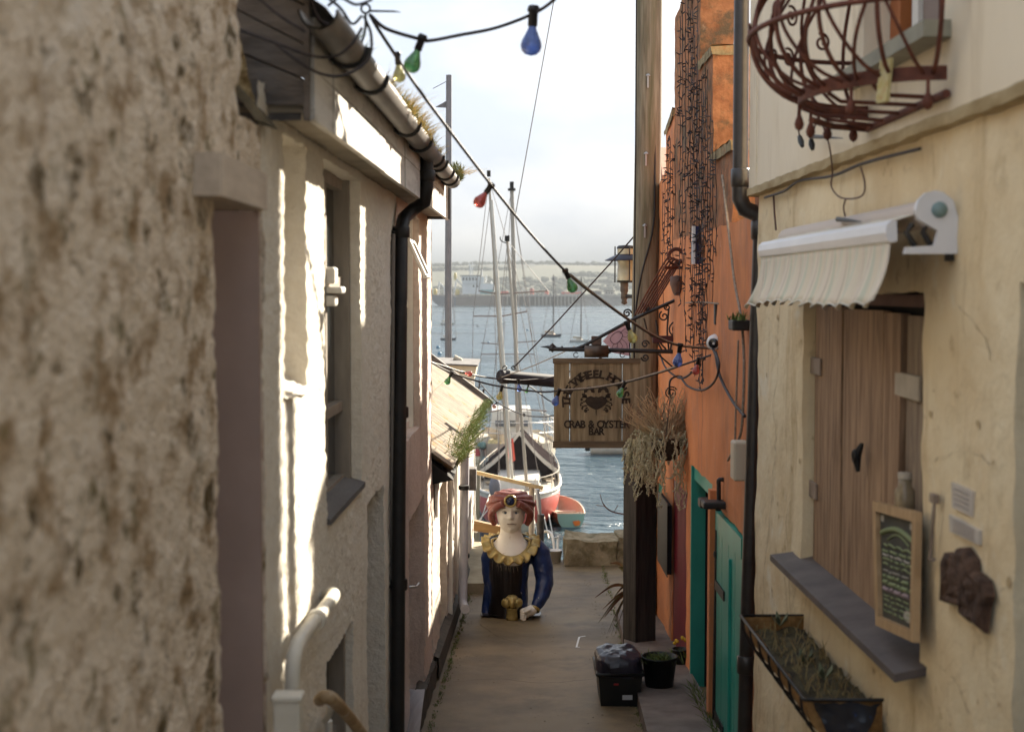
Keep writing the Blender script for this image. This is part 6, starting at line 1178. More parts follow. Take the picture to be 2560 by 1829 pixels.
# ---- dinghy
dg_ = thing('wooden_dinghy', 'small open dinghy with chipped teal transom showing orange, beside the pink hull', 'dinghy', (P(1425,1300,50).x,50.8,WZ))
Wd = placer(P(1427,1300,49.3).x+.06, 52.5, R(180-6)); rows3 = hull_pts(3.2, 1.28, .44, .16, stern=.74, sheer=.45)
Wd2 = placer(P(1404,1250,52.4).x, 52.4, 0); 
def Wdg(p): # bow away from the camera
    return Vector((P(1427,1300,49.3).x - .12*(3.2-p[1]) + p[0], 52.5 - p[1], WZ+p[2]))
o = hull_mesh(rows3, Wdg, 0, 10, False).build('hull', mat('orange_brown_dinghy', (.42,.14,.045), (.52,.20,.075), rough=.6, scale=3), dg_)
def inner(r, k=.93): return [(q[0]*k, q[1], max(q[2],-.02)+.012) for q in r]
hull_mesh([inner(r) for r in rows3], Wdg, 0, 9, False).build('lining', mat('cream_lining', (.52,.44,.32), (.60,.52,.40), rough=.7, scale=4), dg_)
e_ = rows3[-1]; poly = [Wdg((q[0],q[1]+.01,q[2])) for q in e_[:9]]+[Wdg((-q[0],q[1]+.01,q[2])) for q in reversed(e_[:9])]
tm = bpy.data.materials.new('chipped_teal'); tm.use_nodes = True; nt = tm.node_tree; b = nt.nodes['Principled BSDF']; b.inputs['Roughness'].default_value = .6
tcn = nt.nodes.new('ShaderNodeTexCoord'); mpn = nt.nodes.new('ShaderNodeMapping'); nz_ = nt.nodes.new('ShaderNodeTexNoise'); nz_.inputs['Scale'].default_value = 2.1; nz_.inputs['Detail'].default_value = 6; mpn.inputs['Location'].default_value = (.9,.0,.35)
rp = nt.nodes.new('ShaderNodeValToRGB'); rp.color_ramp.elements[0].position = .60; rp.color_ramp.elements[1].position = .62; rp.color_ramp.elements[0].color = (.20,.36,.34,1); rp.color_ramp.elements[1].color = (.62,.16,.03,1)
nt.links.new(tcn.outputs['Object'],mpn.inputs[0]); nt.links.new(mpn.outputs[0],nz_.inputs['Vector']); nt.links.new(nz_.outputs['Fac'],rp.inputs[0]); nt.links.new(rp.outputs[0],b.inputs['Base Color'])
MB().prism(poly,(0,-.04,0)).build('transom', tm, dg_)
m = MB(); pt = P(1442,1306,49.2); m.prism([P(1432,1302,49.22),P(1447,1300,49.22),P(1451,1304,49.22),P(1449,1312,49.22),P(1438,1314,49.22),P(1434,1309,49.22)],(0,-.006,0)); m.build('bare_patch', mat('orange_primer', (.62,.17,.03), rough=.7), dg_)
m = MB()
for s in (1,-1): m.tube([Wdg((s*(r[0][0]), r[0][1], r[0][2])) for r in rows3], .028, 6)
m.tube([Wdg((e_[0][0],e_[0][1],e_[0][2])),Wdg((-e_[0][0],e_[0][1],e_[0][2]))], .028, 6); m.build('gunwale', mat('pale_gunwale', (.55,.40,.28), rough=.7), dg_)
for y in (1.0,2.1): MB().prism([Wdg((-.55,y,.22)),Wdg((.55,y,.22)),Wdg((.55,y+.25,.22)),Wdg((-.55,y+.25,.22))],(0,0,.03)).build('thwart', MATS['cream_lining'], dg_)
cyl(dg_, Wdg((.38,2.75,.34)), .06, .22, 'fender', M_dark)
# ---- row boat glimpsed under the sign
rw = thing('motor_dinghy', 'white dinghy with outboard motor glimpsed under the hanging sign', 'dinghy', PZ(1540,1130,WZ)); c0 = PZ(1545,1132,WZ); 
rows4 = hull_pts(3.4,1.4,.5,.2); Wm = lambda p: Vector((c0.x+2.0-p[1], c0.y+p[0], WZ+p[2])); hull_mesh(rows4, Wm, 0, 10).build('hull', M_bwhite, rw); MB().cbox(Wm((0,3.55,.35)),(.25,.25,.5),bev=.05).build('outboard', M_dark, rw)
m = MB(); [m.tube([Wm((s*r[0][0], r[0][1], r[0][2])) for r in rows4], .05, 6) for s in (1,-1)]; m.build('rubbing_strake', mat('green_strake', (.04,.10,.07), rough=.6), rw)
# ---- yachts on moorings
def yacht(u, v, wpx, mast_top, ucol, label, name='moored_yacht', rot=1.2, scol=None, mu=None):
    b0 = PZ(u,v,WZ); L = px(wpx, b0.y)/max(.35,abs(math.sin(rot))); y_ = thing(name, label, 'yacht', b0, 'yachts on moorings'); rws = hull_pts(L, L*.32, L*.105, L*.06, 16, 8)
    ca, sa = math.cos(rot), math.sin(rot); W_ = lambda p: Vector((b0.x+(p[0])*ca-(p[1]-L/2)*sa, b0.y+(p[0])*sa+(p[1]-L/2)*ca, WZ+p[2]))
    hull_mesh(rws, W_, 0, 8).build('hull', ucol, y_)
    m = MB(); m.add([W_((s*r[0][0], r[0][1], r[0][2]-.04)) for r in rws for s in (1,-1)],[(2*i,2*i+1,2*i+3,2*i+2) for i in range(len(rws)-1)]); m.build('deck', M_bwhite, y_)
    f = L*.105; v_ = [W_(p) for p in ((-.12*L,.35*L,f),(.12*L,.35*L,f),(.11*L,.68*L,f),(-.11*L,.68*L,f),(-.08*L,.40*L,f+.06*L),(.08*L,.40*L,f+.06*L),(.09*L,.66*L,f+.06*L),(-.09*L,.66*L,f+.06*L))]
    MB().add(v_,[(4,5,6,7),(0,1,5,4),(1,2,6,5),(2,3,7,6),(3,0,4,7)]).build('coachroof', scol or M_bwhite, y_)
    mb0 = W_((0,.42*L,f)); mt = Vector((mb0.x, mb0.y, P(u,mast_top,mb0.y).z)); r = px(1.4,mb0.y); m = MB(); m.tube([mb0, mt], r, 6); m.build('mast', M_wire, y_)
    m = MB(); m.tube([mb0+Vector((0,0,L*.12)), W_((0,.85*L,f+.14*L))], r*2.0, 6); m.build('furled_boom', scol or M_bwhite, y_)
    for e2 in ((0,.02*L,f),(0,.98*L,f)): m = MB(); m.tube([mt, W_(e2)], r*.4, 4); m.build('stay', M_wire, y_)
    for s in (-1,1): m = MB(); m.tube([mt.lerp(mb0,.25), W_((s*.15*L,.45*L,f))], r*.35, 4); m.build('shroud', M_wire, y_)
    return y_
M_navy = mat('navy_hull', (.025,.028,.045), (.04,.045,.065), rough=.4, scale=2); M_tan = mat('tan_cover', (.34,.24,.15), rough=.8)
yacht(1380,842,50,687,M_navy,'dark-hulled yacht on a mooring left of the white yacht',scol=M_tan); yacht(1449,855,48,692,M_bwhite,'white-hulled yacht on a mooring just above the sign bracket',rot=1.35,scol=M_deck); yacht(1120,812,34,660,M_bwhite,'small pale yacht behind the grey mast, the farther one',rot=1.0); yacht(1122,850,40,640,M_navy,'small dark-hulled yacht behind the grey mast, the nearer one',rot=1.3)
# ---- mooring buoys
M_buoy = mat('blue_buoy', (.02,.13,.22), (.03,.17,.28), rough=.5, scale=3); M_dbuoy = mat('dark_buoy', (.03,.035,.04), rough=.6)
for (u,v,r,mm,lab) in ((1095,870,5,M_buoy,'upper of two blue mooring buoys by the house corner'),(1098.5,886,5.5,M_buoy,'lower, nearer of two blue mooring buoys by the house corner'),(1222,857,3.2,M_buoy,'blue mooring buoy just left of the masts'),(1194,816,2.6,M_dbuoy,'small dark buoy left of the masts'),(1319,826,3.2,M_buoy,'blue buoy right of the masts, left of the dark yacht')):
    p = PZ(u,v,WZ); R_ = px(r,p.y); b_ = thing('mooring_buoy', lab, 'buoy', p, 'mooring buoys'); MB().ball(p+Vector((0,0,R_*.35)), R_, 14, (1,1,.9)).build('float', mm, b_); m = MB(); m.tube(scroll(p+Vector((0,0,R_*1.3)),(1,0,0),(0,0,1),R_*.2,R_*.2,0,1,10), R_*.06, 5); m.build('pick_up_ring', M_dark, b_)
# ---- far pier
PY = 703.0; DZ = P(1300,737,PY).z
pr = thing('long_pier', 'long grey concrete pier on white-topped piles across the far harbour', 'pier', (P(1370,763,PY).x,PY,WZ))
M_conc = mat('pier_concrete', (.26,.24,.21), (.34,.31,.27), rough=.9, scale=.4); M_dkpier = mat('pier_shadow_timber', (.06,.05,.045), (.10,.085,.075), rough=.9, scale=.3)  # pier timber colour darkened for the shade below the deck
X_ = lambda u: P(u,740,PY).x
MB().box((X_(1225),PY,DZ-.9),(X_(1452),PY+9,DZ)).build('deck', M_conc, pr)
MB().box((X_(1225),PY+1.2,WZ-.5),(X_(1452),PY+9,DZ-.9)).build('underdeck_shade', M_dkpier, pr)  # dark box stands in for the shade between the piles
u = 1254
while u < 1452:
    MB().lathe([(.42,WZ-.5),(.42,DZ-.9)], (X_(u),PY+.5,0), 8).build('pile', M_conc, pr); m = MB(); m.tube([(X_(u+1),PY+.8,DZ-1),(X_(u+9),PY+.9,WZ+.6)], .22, 5); m.build('brace', M_dkpier, pr); u += 9.3 if u > 1330 else 14
u = 1232
while u < 1450: MB().box((X_(u),PY,DZ),(X_(u)+.5,PY+.4,DZ+.9)).build('bollard_post', M_conc, pr); u += 12
em = thing('stone_breakwater', 'solid grey breakwater continuing the pier to the right', 'breakwater', (X_(1540),PY,WZ)); m = MB(); m.grid((X_(1440),PY-6,WZ-1),(X_(1760),PY-6,WZ-1),(X_(1760),PY+4,DZ-1.2),(X_(1440),PY+4,DZ-1.2), 60, 8, lambda p: p+noise.noise_vector(p*.5)*.5); m.grid((X_(1440),PY+4,DZ-1.2),(X_(1760),PY+4,DZ-1.2),(X_(1760),PY+20,DZ-1),(X_(1440),PY+20,DZ-1), 30, 3); m.build('rubble_face', mat('breakwater_stone', (.13,.12,.105), (.20,.185,.16), rough=.95, scale=.6, bump=.5, bscale=1), em); MB().box((X_(1445),PY+3.5,DZ-1.2),(X_(1760),PY+4.6,DZ-.2)).build('parapet', M_conc, em)
def pbox(nm, lab, cat, u0, u1, v0, v1, col, dy=3, parts=None):
    t_ = thing(nm, lab, cat, P((u0+u1)/2,v1,PY+dy)); c = (P(u0,v0,PY+dy)+P(u1,v1,PY+dy))/2; w, h = px(u1-u0,PY), px(v1-v0,PY); MB().cbox((c.x,PY+dy+1.2,c.z),(w,2.6,h),bev=.1).build('body', mat('pier_item_'+nm+str(u0), col, tuple(q*1.2 for q in col), rough=.7, scale=.5), t_); return t_, c, w, h
for (u0,u1,v0,v1,lab) in ((1252,1271,728,736,'red container on the pier left of the crane'),(1404,1452,729.5,735,'long low red container stack on the pier')):
    t_, c, w, h = pbox('shipping_container', lab, 'container', u0,u1,v0,v1,(.45,.10,.08)); 
    for k in range(5): MB().box((c.x-w/2+w*(k+.4)/5,PY+2.85,c.z-h/2),(c.x-w/2+w*(k+.55)/5,PY+2.95,c.z+h/2)).build('rib', MATS['pier_item_shipping_container'+str(u0)], t_)
for (u,v0,v1,lab) in ((1330,721,736,'taller red storage tank on the pier'),(1367,726,736,'shorter red storage tank on the pier')):
    t_ = thing('storage_tank', lab, 'tank', P(u,v1,PY+4), 'red tanks on the pier'); r = px(5,PY); zt, zb = P(u,v0,PY+4).z, P(u,v1,PY+4).z; mr = mat('tank_red', (.46,.09,.06), (.55,.13,.09), rough=.6, scale=.4); MB().lathe([(r,zb),(r,zt-.4),(r*.8,zt),(.01,zt+.1)], (P(u,730,PY+4).x,PY+4,0), 14).build('shell', mr, t_); MB().lathe([(r*1.05,zt-.5),(r*1.05,zt-.2)], (P(u,730,PY+4).x,PY+4,0), 14).build('top_band', M_dkpier, t_)
for (u0,u1,v0,v1,lab,col) in ((1477,1503,728,737,'dark vehicle shed on the breakwater','d'),(1512,1536,728,738,'pale block building on the breakwater','p')):
    t_, c, w, h = pbox('pier_building', lab, 'building', u0,u1,v0,v1,(.10,.10,.11) if col=='d' else (.36,.33,.29), 8); MB().box((c.x-w*.55,PY+7.5,c.z+h/2),(c.x+w*.55,PY+11,c.z+h/2+.3)).build('roof', M_dkpier, t_)
    for k in range(3): MB().box((c.x-w*.38+k*w*.28,PY+7.85,c.z-h*.1),(c.x-w*.25+k*w*.28,PY+7.89,c.z+h*.25)).build('window', M_glassdark, t_)
cn = thing('white_dock_crane', 'white folded dock crane on the pier right of the masts', 'crane', P(1312,737,PY+4)); m = MB(); m.tube([P(1305,737,PY+4),P(1306,722,PY+4),P(1325,734,PY+4)], .45, 6); m.tube([P(1300,728,PY+4),P(1312,722,PY+4)], .35, 6); m.build('jib', M_bwhite, cn); MB().cbox(P(1304,732,PY+4),(1.6,2,1.8),bev=.15).build('cab', M_bwhite, cn)
for (u,v,w,lab) in ((1434,760,26,'small yellow-white workboat under the pier'),(1478,760,14,'white cabin boat by the breakwater'),(1494,763,16,'pale open boat by the breakwater')):
    b0 = PZ(u,v+1.5,WZ); b0 = Vector((X_(u),PY-14,WZ)); L = px(w,PY); t_ = thing('small_workboat', lab, 'boat', b0, 'small boats at the pier'); rws = hull_pts(L,L*.3,L*.16,.3,12,6); hull_mesh(rws, lambda p: Vector((b0.x-L/2+p[1], b0.y+p[0], WZ+p[2])), 0, 6).build('hull', M_bwhite, t_); MB().cbox(b0+Vector((-L*.1,0,L*.28)),(L*.3,1.4,L*.22),bev=.1).build('cabin', M_deck if w>20 else M_bwhite, t_)
# ---- ship alongside
sp2 = thing('supply_ship', 'grey-hulled supply ship with white wheelhouse moored left of the pier', 'ship', (X_(1150),PY-2,WZ))
M_shull = mat('ship_hull_grey', (.07,.085,.11), (.10,.115,.14), rough=.6, scale=.3); M_srust = mat('ship_hull_brown', (.12,.095,.08), (.16,.13,.11), rough=.7, scale=.3); M_swhite = mat('ship_white', (.62,.62,.60), (.70,.70,.68), rough=.5, scale=.3)
sy0 = PY-12
def sp_poly(pts, d, nm, mm, y=sy0): return MB().prism([P(u,v,y) for u,v in pts],(0,d,0)).build(nm, mm, sp2)
sp_poly([(1079,739),(1140,741),(1140,764),(1096,764),(1086,757),(1080,748)], 10, 'bow', M_shull); sp_poly([(1140.02,741),(1262,741),(1262,764),(1140.02,764)], 10, 'hull', M_srust); sp_poly([(1079,736.5),(1262,739),(1262,741),(1079,739)], 9.9, 'bulwark', M_srust, sy0-.05)
sp_poly([(1156,708),(1200,708),(1200,735),(1156,735)], 7, 'accommodation', M_swhite, sy0+1); sp_poly([(1153,690),(1200,690),(1200,707.9),(1155,707.9)], 6, 'wheelhouse', M_swhite, sy0+.6); sp_poly([(1150,688),(1203,688),(1203,690),(1150,690)], 7, 'wheelhouse_roof', M_shull, sy0+.3)
for u in (1156,1164,1172,1180,1188): sp_poly([(u,693.5),(u+5,693.5),(u+5,701),(u,701)], .2, 'window', M_glassdark, sy0+.45)
for u in (1182,1191): sp_poly([(u,712),(u+4,712),(u+4,718),(u,718)], .2, 'window', M_glassdark, sy0+.85)
sp_poly([(1200.1,707),(1236,710),(1236,724),(1200.1,724)], 6, 'deckhouse', M_swhite, sy0+1.2); sp_poly([(1200.5,692),(1210,692),(1210,706.9),(1200.5,706.9)], 3, 'funnel_casing', M_swhite, sy0+1.4); sp_poly([(1200.1,724.1),(1232,724.1),(1232,735),(1200.1,735)], 6, 'teal_deckhouse', mat('ship_teal', (.14,.34,.34), rough=.6), sy0+1.1)
m = MB(); m.tube([P(1176,688,sy0+3),P(1176,660,sy0+3)], .35, 6); m.tube([P(1168,676,sy0+3),P(1186,670,sy0+3)], .15, 5); m.tube([P(1181,688,sy0+3),P(1182,656,sy0+3)], .2, 5); m.build('radar_mast', M_swhite, sp2)
M_syel = mat('ship_yellow', (.52,.38,.08), (.60,.45,.13), rough=.6, scale=.5)
for (u,v0,v1,w) in ((1088,721,739,10),(1144,723,739,12),(1138,681,700,8)): c = P(u,(v0+v1)/2,sy0+4); MB().lathe([(px(w*.35,PY),-px((v1-v0)*.5,PY)),(px(w*.5,PY),0),(px(w*.4,PY),px((v1-v0)*.4,PY)),(.05,px((v1-v0)*.5,PY))], c, 10).build('deck_gear', M_syel, sp2)
for pts in ([(1095,738),(1098.5,703)],[(1101,709),(1111,719),(1111,738)],[(1135,738),(1140.5,703)],[(1135,692),(1165,724)],[(1173,708),(1185,728)],[(1228,703),(1236,730)],[(1205,690),(1204,674)],[(1215,706),(1216,688)]): m = MB(); m.tube([P(u,v,sy0+4) for u,v in pts], .38, 6); m.build('derrick', M_swhite, sp2)
# ================================================================== PLANTS AND LAST SMALL THINGS
M_dry = mat('dry_grass', (.50,.34,.11), (.66,.50,.20), rough=.9, scale=30); M_grn = mat('green_weed', (.075,.11,.025), (.17,.21,.06), rough=.85, scale=18); M_fern = mat('fern_green', (.06,.12,.02), (.20,.27,.07), rough=.85, scale=9)
def blades(m, c, n, h, spread, w, rr, lean=(0,0,0), droop=.3, segs=3):
    for _ in range(n):
        a = rr.uniform(0,6.283); d = Vector((math.cos(a)*rr.uniform(0,spread), math.sin(a)*rr.uniform(0,spread), 1)); d = (d+Vector(lean)).normalized(); L = h*rr.uniform(.45,1.1); b_ = Vector(c)+Vector((rr.uniform(-1,1)*spread*h*.35, rr.uniform(-1,1)*spread*h*.35, 0)); sd = d.cross(Vector((math.cos(a*3),math.sin(a*3),.2))).normalized()*w
        vs = []
        for k in range(segs+1):
            t = k/segs; p = b_+d*L*t+Vector((d.x,d.y,-1))*(droop*L*t*t*.5); q = sd*(1-t*.9); vs += [p-q,p+q]
        m.add(vs, [(2*k,2*k+1,2*k+3,2*k+2) for k in range(segs)])
gr2 = random.Random(21)
for i,(y0_,y1_,n,h,mm,lab) in enumerate(((4.35,4.75,50,.08,M_grn,'wisps of green weed in the gutter nearest the hook'),(5.25,5.9,110,.10,M_dry,'tuft of dry yellow grass in the middle of the gutter'),(5.9,7.3,260,.14,M_dry,'longest tuft of straw-yellow grass in the gutter'),(7.3,8.2,120,.09,M_dry,'thin dry grass in the gutter above the downpipe'))):
    t_ = thing('gutter_grass', lab, 'grass', (XL((y0_+y1_)/2)+GO,(y0_+y1_)/2,GZ-.03), 'grass growing in the gutter'); m = MB()
    for k in range(n//2): y = gr2.uniform(y0_,y1_); blades(m, (XL(y)+GO+gr2.uniform(-.02,.04),y,GZ-.02), 5, h*gr2.uniform(.6,1.3), .7, .0022, gr2, (.35,0,0), .6)
    m.build('blades', mm, t_, kind='stuff')
    m = MB()
    for k in range(n//3): y = gr2.uniform(y0_,y1_); blades(m, (XL(y)+GO+.02,y,GZ-.02), 5, h*.6, .9, .003, gr2, (.3,0,0), .3)
    m.build('moss', M_grn, t_, kind='stuff')
t_ = thing('gutter_end_plant', 'bushy wild plant sprouting from the far end of the gutter', 'plant', (XL(9.8)+GO,9.85,GZ-.05)); m = MB(); c = P(1138,436,9.9)
for k in range(520):
    d = Vector((gr2.gauss(0,1),gr2.gauss(0,1),gr2.gauss(0,1))).normalized()*gr2.uniform(.3,1); p = c+Vector((d.x*.055,d.y*.07,d.z*.075)); blades(m, p, 1, .045, .9, .004, gr2, (d.x,d.y,d.z), .2, 2)
m.build('foliage', mat('sage_leaf', (.14,.16,.06), (.26,.26,.12), rough=.85, scale=40), t_, kind='stuff')
m = MB(); blades(m, c+Vector((.03,0,0)), 40, .16, 1.2, .0012, gr2, (1.0,0,-.1), .7); m.build('dry_stems', M_dry, t_, kind='stuff')
# shed roof fern
t_ = thing('shed_roof_weed', 'tall feathery green weed growing along the shed eave', 'plant', (XL(12.5)+.12,12.5,-1.45)); m = MB(); m2 = MB()
for k in range(150):
    tt = gr2.random()**1.2; y = 11.2+tt*5.6; b_ = Vector((XL(y)+.12+gr2.uniform(-.06,.05),y,-1.42)); d = Vector((gr2.uniform(-.1,.75),gr2.uniform(-.3,.3),1)).normalized(); L = gr2.uniform(.10,.30)*(1.15-.4*tt); pts = [b_+d*L*q+Vector((.06*q*q,0,-.03*q*q)) for q in (0,.35,.7,1)]; m2.tube(pts,[.004,.003,.002,.001],4,False)
    for j in range(16):
        q = .25+.75*j/16; p = b_+d*L*q+Vector((.06*q*q,0,-.03*q*q)); blades(m, p, 2, .06*(1.2-q), 1.3, .0026, gr2, (0,0,-.5), .3, 2)
m.build('foliage', M_fern, t_, kind='stuff'); m2.build('stems', mat('weed_stem', (.16,.17,.06), (.28,.26,.1), rough=.8, scale=20), t_, kind='stuff')
def leafy(m, pts, rr):                    # thin stem set all round with stubby leaves
    m.tube(pts, [.003]*(len(pts)-1)+[.0015], 4, False)
    for i in range(1, len(pts)):
        for j in range(3):
            p = pts[i-1].lerp(pts[i], (j+rr.random())/3); d = Vector((rr.gauss(0,1),rr.gauss(0,1),rr.gauss(.1,.8))).normalized(); L = rr.uniform(.008,.017); m.tube([p,p+d*L*.6,p+d*L],[.0025,.0042,.0012],4,False)
# ---- hanging basket with trailing succulent
hbk = thing('hanging_basket', 'hanging basket of trailing grey-green succulent on the corner of the orange house', 'hanging basket', PO(1668,1200,.2))
BY = 10.9; rr = random.Random(31)
c = P(1668,1110,BY); m = MB(); m.lathe([(.001,-.13),(.06,-.12),(.11,-.06),(.135,.03),(.135,.05)], c, 18); m.build('basket_bowl', mat('dark_moss_bowl', (.03,.018,.012), (.07,.045,.025), rough=.95, scale=25, bump=.6), hbk)
for k in range(3): a = k*2.1+.3; m = MB(); m.tube([c+Vector((math.cos(a)*.135,math.sin(a)*.135,.05)), P(1676,985,BY)], .003, 4); m.build('chain', M_iron, hbk)
m = MB(); m.tube(spline([P(1716,1010,11.2),P(1716,960,11.2),P(1700,940,11.05),P(1676,950,BY),P(1674,985,BY)],5), .008, 6); m.tube(scroll(P(1678,982,BY+.02),(1,0,0),(0,0,1),.05,.012,.5,2,30), .006, 6); m.build('wall_bracket', M_iron, hbk)
M_suc = mat('trailing_succulent', (.36,.33,.20), (.58,.54,.38), rough=.75, scale=26)
m = MB()
for k in range(72):
    a = rr.uniform(0,6.283); p = c+Vector((math.cos(a)*.12,math.sin(a)*.12,rr.uniform(0,.06))); out2 = Vector((math.cos(a)*rr.uniform(.02,.15),math.sin(a)*rr.uniform(.02,.12),rr.uniform(.02,.12))); L = rr.uniform(.12,.52); pts = [p, p+out2]; q = p+out2
    n = int(L/.05)+2
    for j in range(n): q = q+Vector((rr.uniform(-.028,.028),rr.uniform(-.02,.02),-.05)); pts.append(q.copy())
    if rr.random() < .5: pts.append(q+Vector((rr.uniform(-.05,.05),0,rr.uniform(.0,.05))))
    leafy(m, spline(pts,3), rr)
m.build('trailing_stems', M_suc, hbk, kind='stuff')
m = MB()
for k in range(130):
    p = c+Vector((rr.uniform(-.08,.08),rr.uniform(-.08,.08),.04)); a = rr.uniform(-1.2,1.0); L = rr.uniform(.16,.42); q = p; pts = [p]
    for j in range(5): q = q+Vector((math.sin(a)*L/5+rr.uniform(-.012,.012), rr.uniform(-.025,.025), math.cos(a)*L/5)); pts.append(q.copy())
    m.tube(pts,[.005,.0045,.004,.0035,.003,.002],4,False)
    for j in range(2,6): m.tube([pts[j], pts[j]+Vector((rr.uniform(-.04,.04),rr.uniform(-.03,.03),rr.uniform(.01,.05)))],[.0032,.0015],4,False)
m.build('dry_twigs', mat('dry_twig', (.36,.25,.14), (.54,.42,.26), rough=.9, scale=20), hbk, kind='stuff')
m = MB()
for k in range(60):
    p = P(1592,1040,BY+.3)+Vector((rr.gauss(0,.05),rr.gauss(0,.05),rr.gauss(0,.05))); m.tube([p,p+Vector((rr.uniform(-.08,.08),rr.uniform(-.05,.05),rr.uniform(-.08,.08)))],[.002,.001],4,False)
m.build('brown_tangle', mat('brown_tangle', (.09,.035,.02), (.16,.07,.04), rough=.95, scale=20), hbk, kind='stuff')
# tin pot with trailing plant in front of the post
tpn = thing('patterned_tin_pot', 'small orange and white patterned pot with trailing succulent on the gate post', 'plant pot', P(1604,1185,11.45)); c = P(1605,1140,11.45)
pm = bpy.data.materials.new('patterned_tin'); pm.use_nodes = True; nt = pm.node_tree; b = nt.nodes['Principled BSDF']; b.inputs['Roughness'].default_value = .5; ck = nt.nodes.new('ShaderNodeTexChecker'); ck.inputs['Scale'].default_value = 40; ck.inputs[1].default_value = (.44,.16,.02,1); ck.inputs[2].default_value = (.55,.48,.40,1); tcn = nt.nodes.new('ShaderNodeTexCoord'); nt.links.new(tcn.outputs['Object'], ck.inputs[0]); nt.links.new(ck.outputs[0], b.inputs[0])
MB().lathe([(.001,-.11),(.055,-.11),(.078,.12),(.082,.13),(.074,.12),(.06,-.05)], c, 20).build('pot', pm, tpn)
m = MB()
for k in range(46):
    a = rr.uniform(math.pi*.9,math.pi*2.1); p = c+Vector((math.cos(a)*.075,math.sin(a)*.075,.12)); q = p+Vector((math.cos(a)*.03,math.sin(a)*.03,.02)); pts = [p,q]
    for j in range(rr.randint(5,10)): q = q+Vector((rr.uniform(-.025,.02),rr.uniform(-.012,.012),-.036)); pts.append(q.copy())
    leafy(m, spline(pts,3), rr)
m.build('trailing_stems', M_suc, tpn, kind='stuff')
fg_ = thing('yellow_flower_tile', 'small yellow and black painted tile tucked beside the hanging sign', 'tile', P(1605,1120,11.5)); MB().cbox(P(1605,1118,11.5),(.05,.01,.07),(0,.2,0)).build('tile', mat('yellow_black_tile', (.50,.26,.02), (.02,.015,.01), rough=.5, scale=40, lo=.5, hi=.55), fg_)
# ---- crate with sheet, pots
cz = gz(10.05); ct = thing('black_crate', 'black plastic recycling crate with a dark sheet bundled on top', 'crate', (P(1548,1765,10.05).x,10.05,cz)); cx_ = P(1545,1765,10.05).x
m = MB(); w0, w1, d0, d1, h_ = .135,.155,.20,.22,.24
def tub(m, cx, cy, z0, w0, w1, d0, d1, h, t=.012):
    o0 = [(cx-w0,cy-d0,z0),(cx+w0,cy-d0,z0),(cx+w0,cy+d0,z0),(cx-w0,cy+d0,z0)]; o1 = [(cx-w1,cy-d1,z0+h),(cx+w1,cy-d1,z0+h),(cx+w1,cy+d1,z0+h),(cx-w1,cy+d1,z0+h)]; i1 = [(cx-w1+t,cy-d1+t,z0+h),(cx+w1-t,cy-d1+t,z0+h),(cx+w1-t,cy+d1-t,z0+h),(cx-w1+t,cy+d1-t,z0+h)]; i0 = [(cx-w0+t,cy-d0+t,z0+t),(cx+w0-t,cy-d0+t,z0+t),(cx+w0-t,cy+d0-t,z0+t),(cx-w0+t,cy+d0-t,z0+t)]
    v = o0+o1+i1+i0; f = [(3,2,1,0)]+[(k,(k+1)%4,4+(k+1)%4,4+k) for k in range(4)]+[(4+k,4+(k+1)%4,8+(k+1)%4,8+k) for k in range(4)]+[(8+k,8+(k+1)%4,12+(k+1)%4,12+k) for k in range(4)]+[(12,13,14,15)]; m.add(v,f)
M_blkp = mat('black_plastic', (.006,.007,.007), (.012,.013,.012), rough=.45, scale=9)
tub(m, cx_, 10.05, cz+.006, w0,w1,d0,d1,h_); m.build('tub', M_blkp, ct)
m = MB(); rm_ = [(cx_-.162,9.822),(cx_+.162,9.822),(cx_+.162,10.278),(cx_-.162,10.278)]; 
m.tube([Vector((x,y,cz+h_)) for x,y in rm_+rm_[:1]], .012, 6); m.build('rim', M_blkp, ct); MB().cbox((cx_+.05,9.842,cz+.075),(.07,.004,.034)).build('sticker', mat('sticker', (.55,.56,.58), rough=.5), ct); MB().cbox((cx_-.03,9.834,cz+.17),(.035,.004,.012)).build('sticker', mat('red_sticker', (.35,.03,.03), rough=.5), ct)
bgm = MB(); NU2, NV2 = 40, 24; vs = []
for i in range(NV2+1):
    for k in range(NU2):
        ph = math.pi*.5*i/NV2; th = 2*math.pi*k/NU2; sgnp = lambda q, e_: math.copysign(abs(q)**e_, q); p = Vector((sgnp(math.cos(th),.5)*math.sin(ph)**.5*.165, sgnp(math.sin(th),.5)*math.sin(ph)**.5*.225, math.cos(ph)**.35*.13-.03 if ph < 1.56 else -.06)); p += noise.noise_vector(p*11)*.018+noise.noise_vector(p*28)*.006; vs.append(p+Vector((cx_-.005,10.05,cz+h_+.03)))
bgm.add(vs,[(i*NU2+k,(i+1)*NU2+k,(i+1)*NU2+(k+1)%NU2,i*NU2+(k+1)%NU2) for i in range(NV2) for k in range(NU2)],False); bg_ = thing('bin_bag', 'crumpled shiny dark plastic sheet piled in the black crate', 'plastic sheet', (cx_,10.05,cz+h_)); bgm.build('sheet', mat('shiny_plastic_sheet', (.012,.011,.018), (.03,.028,.045), rough=.3, scale=9, spec=.5), bg_)
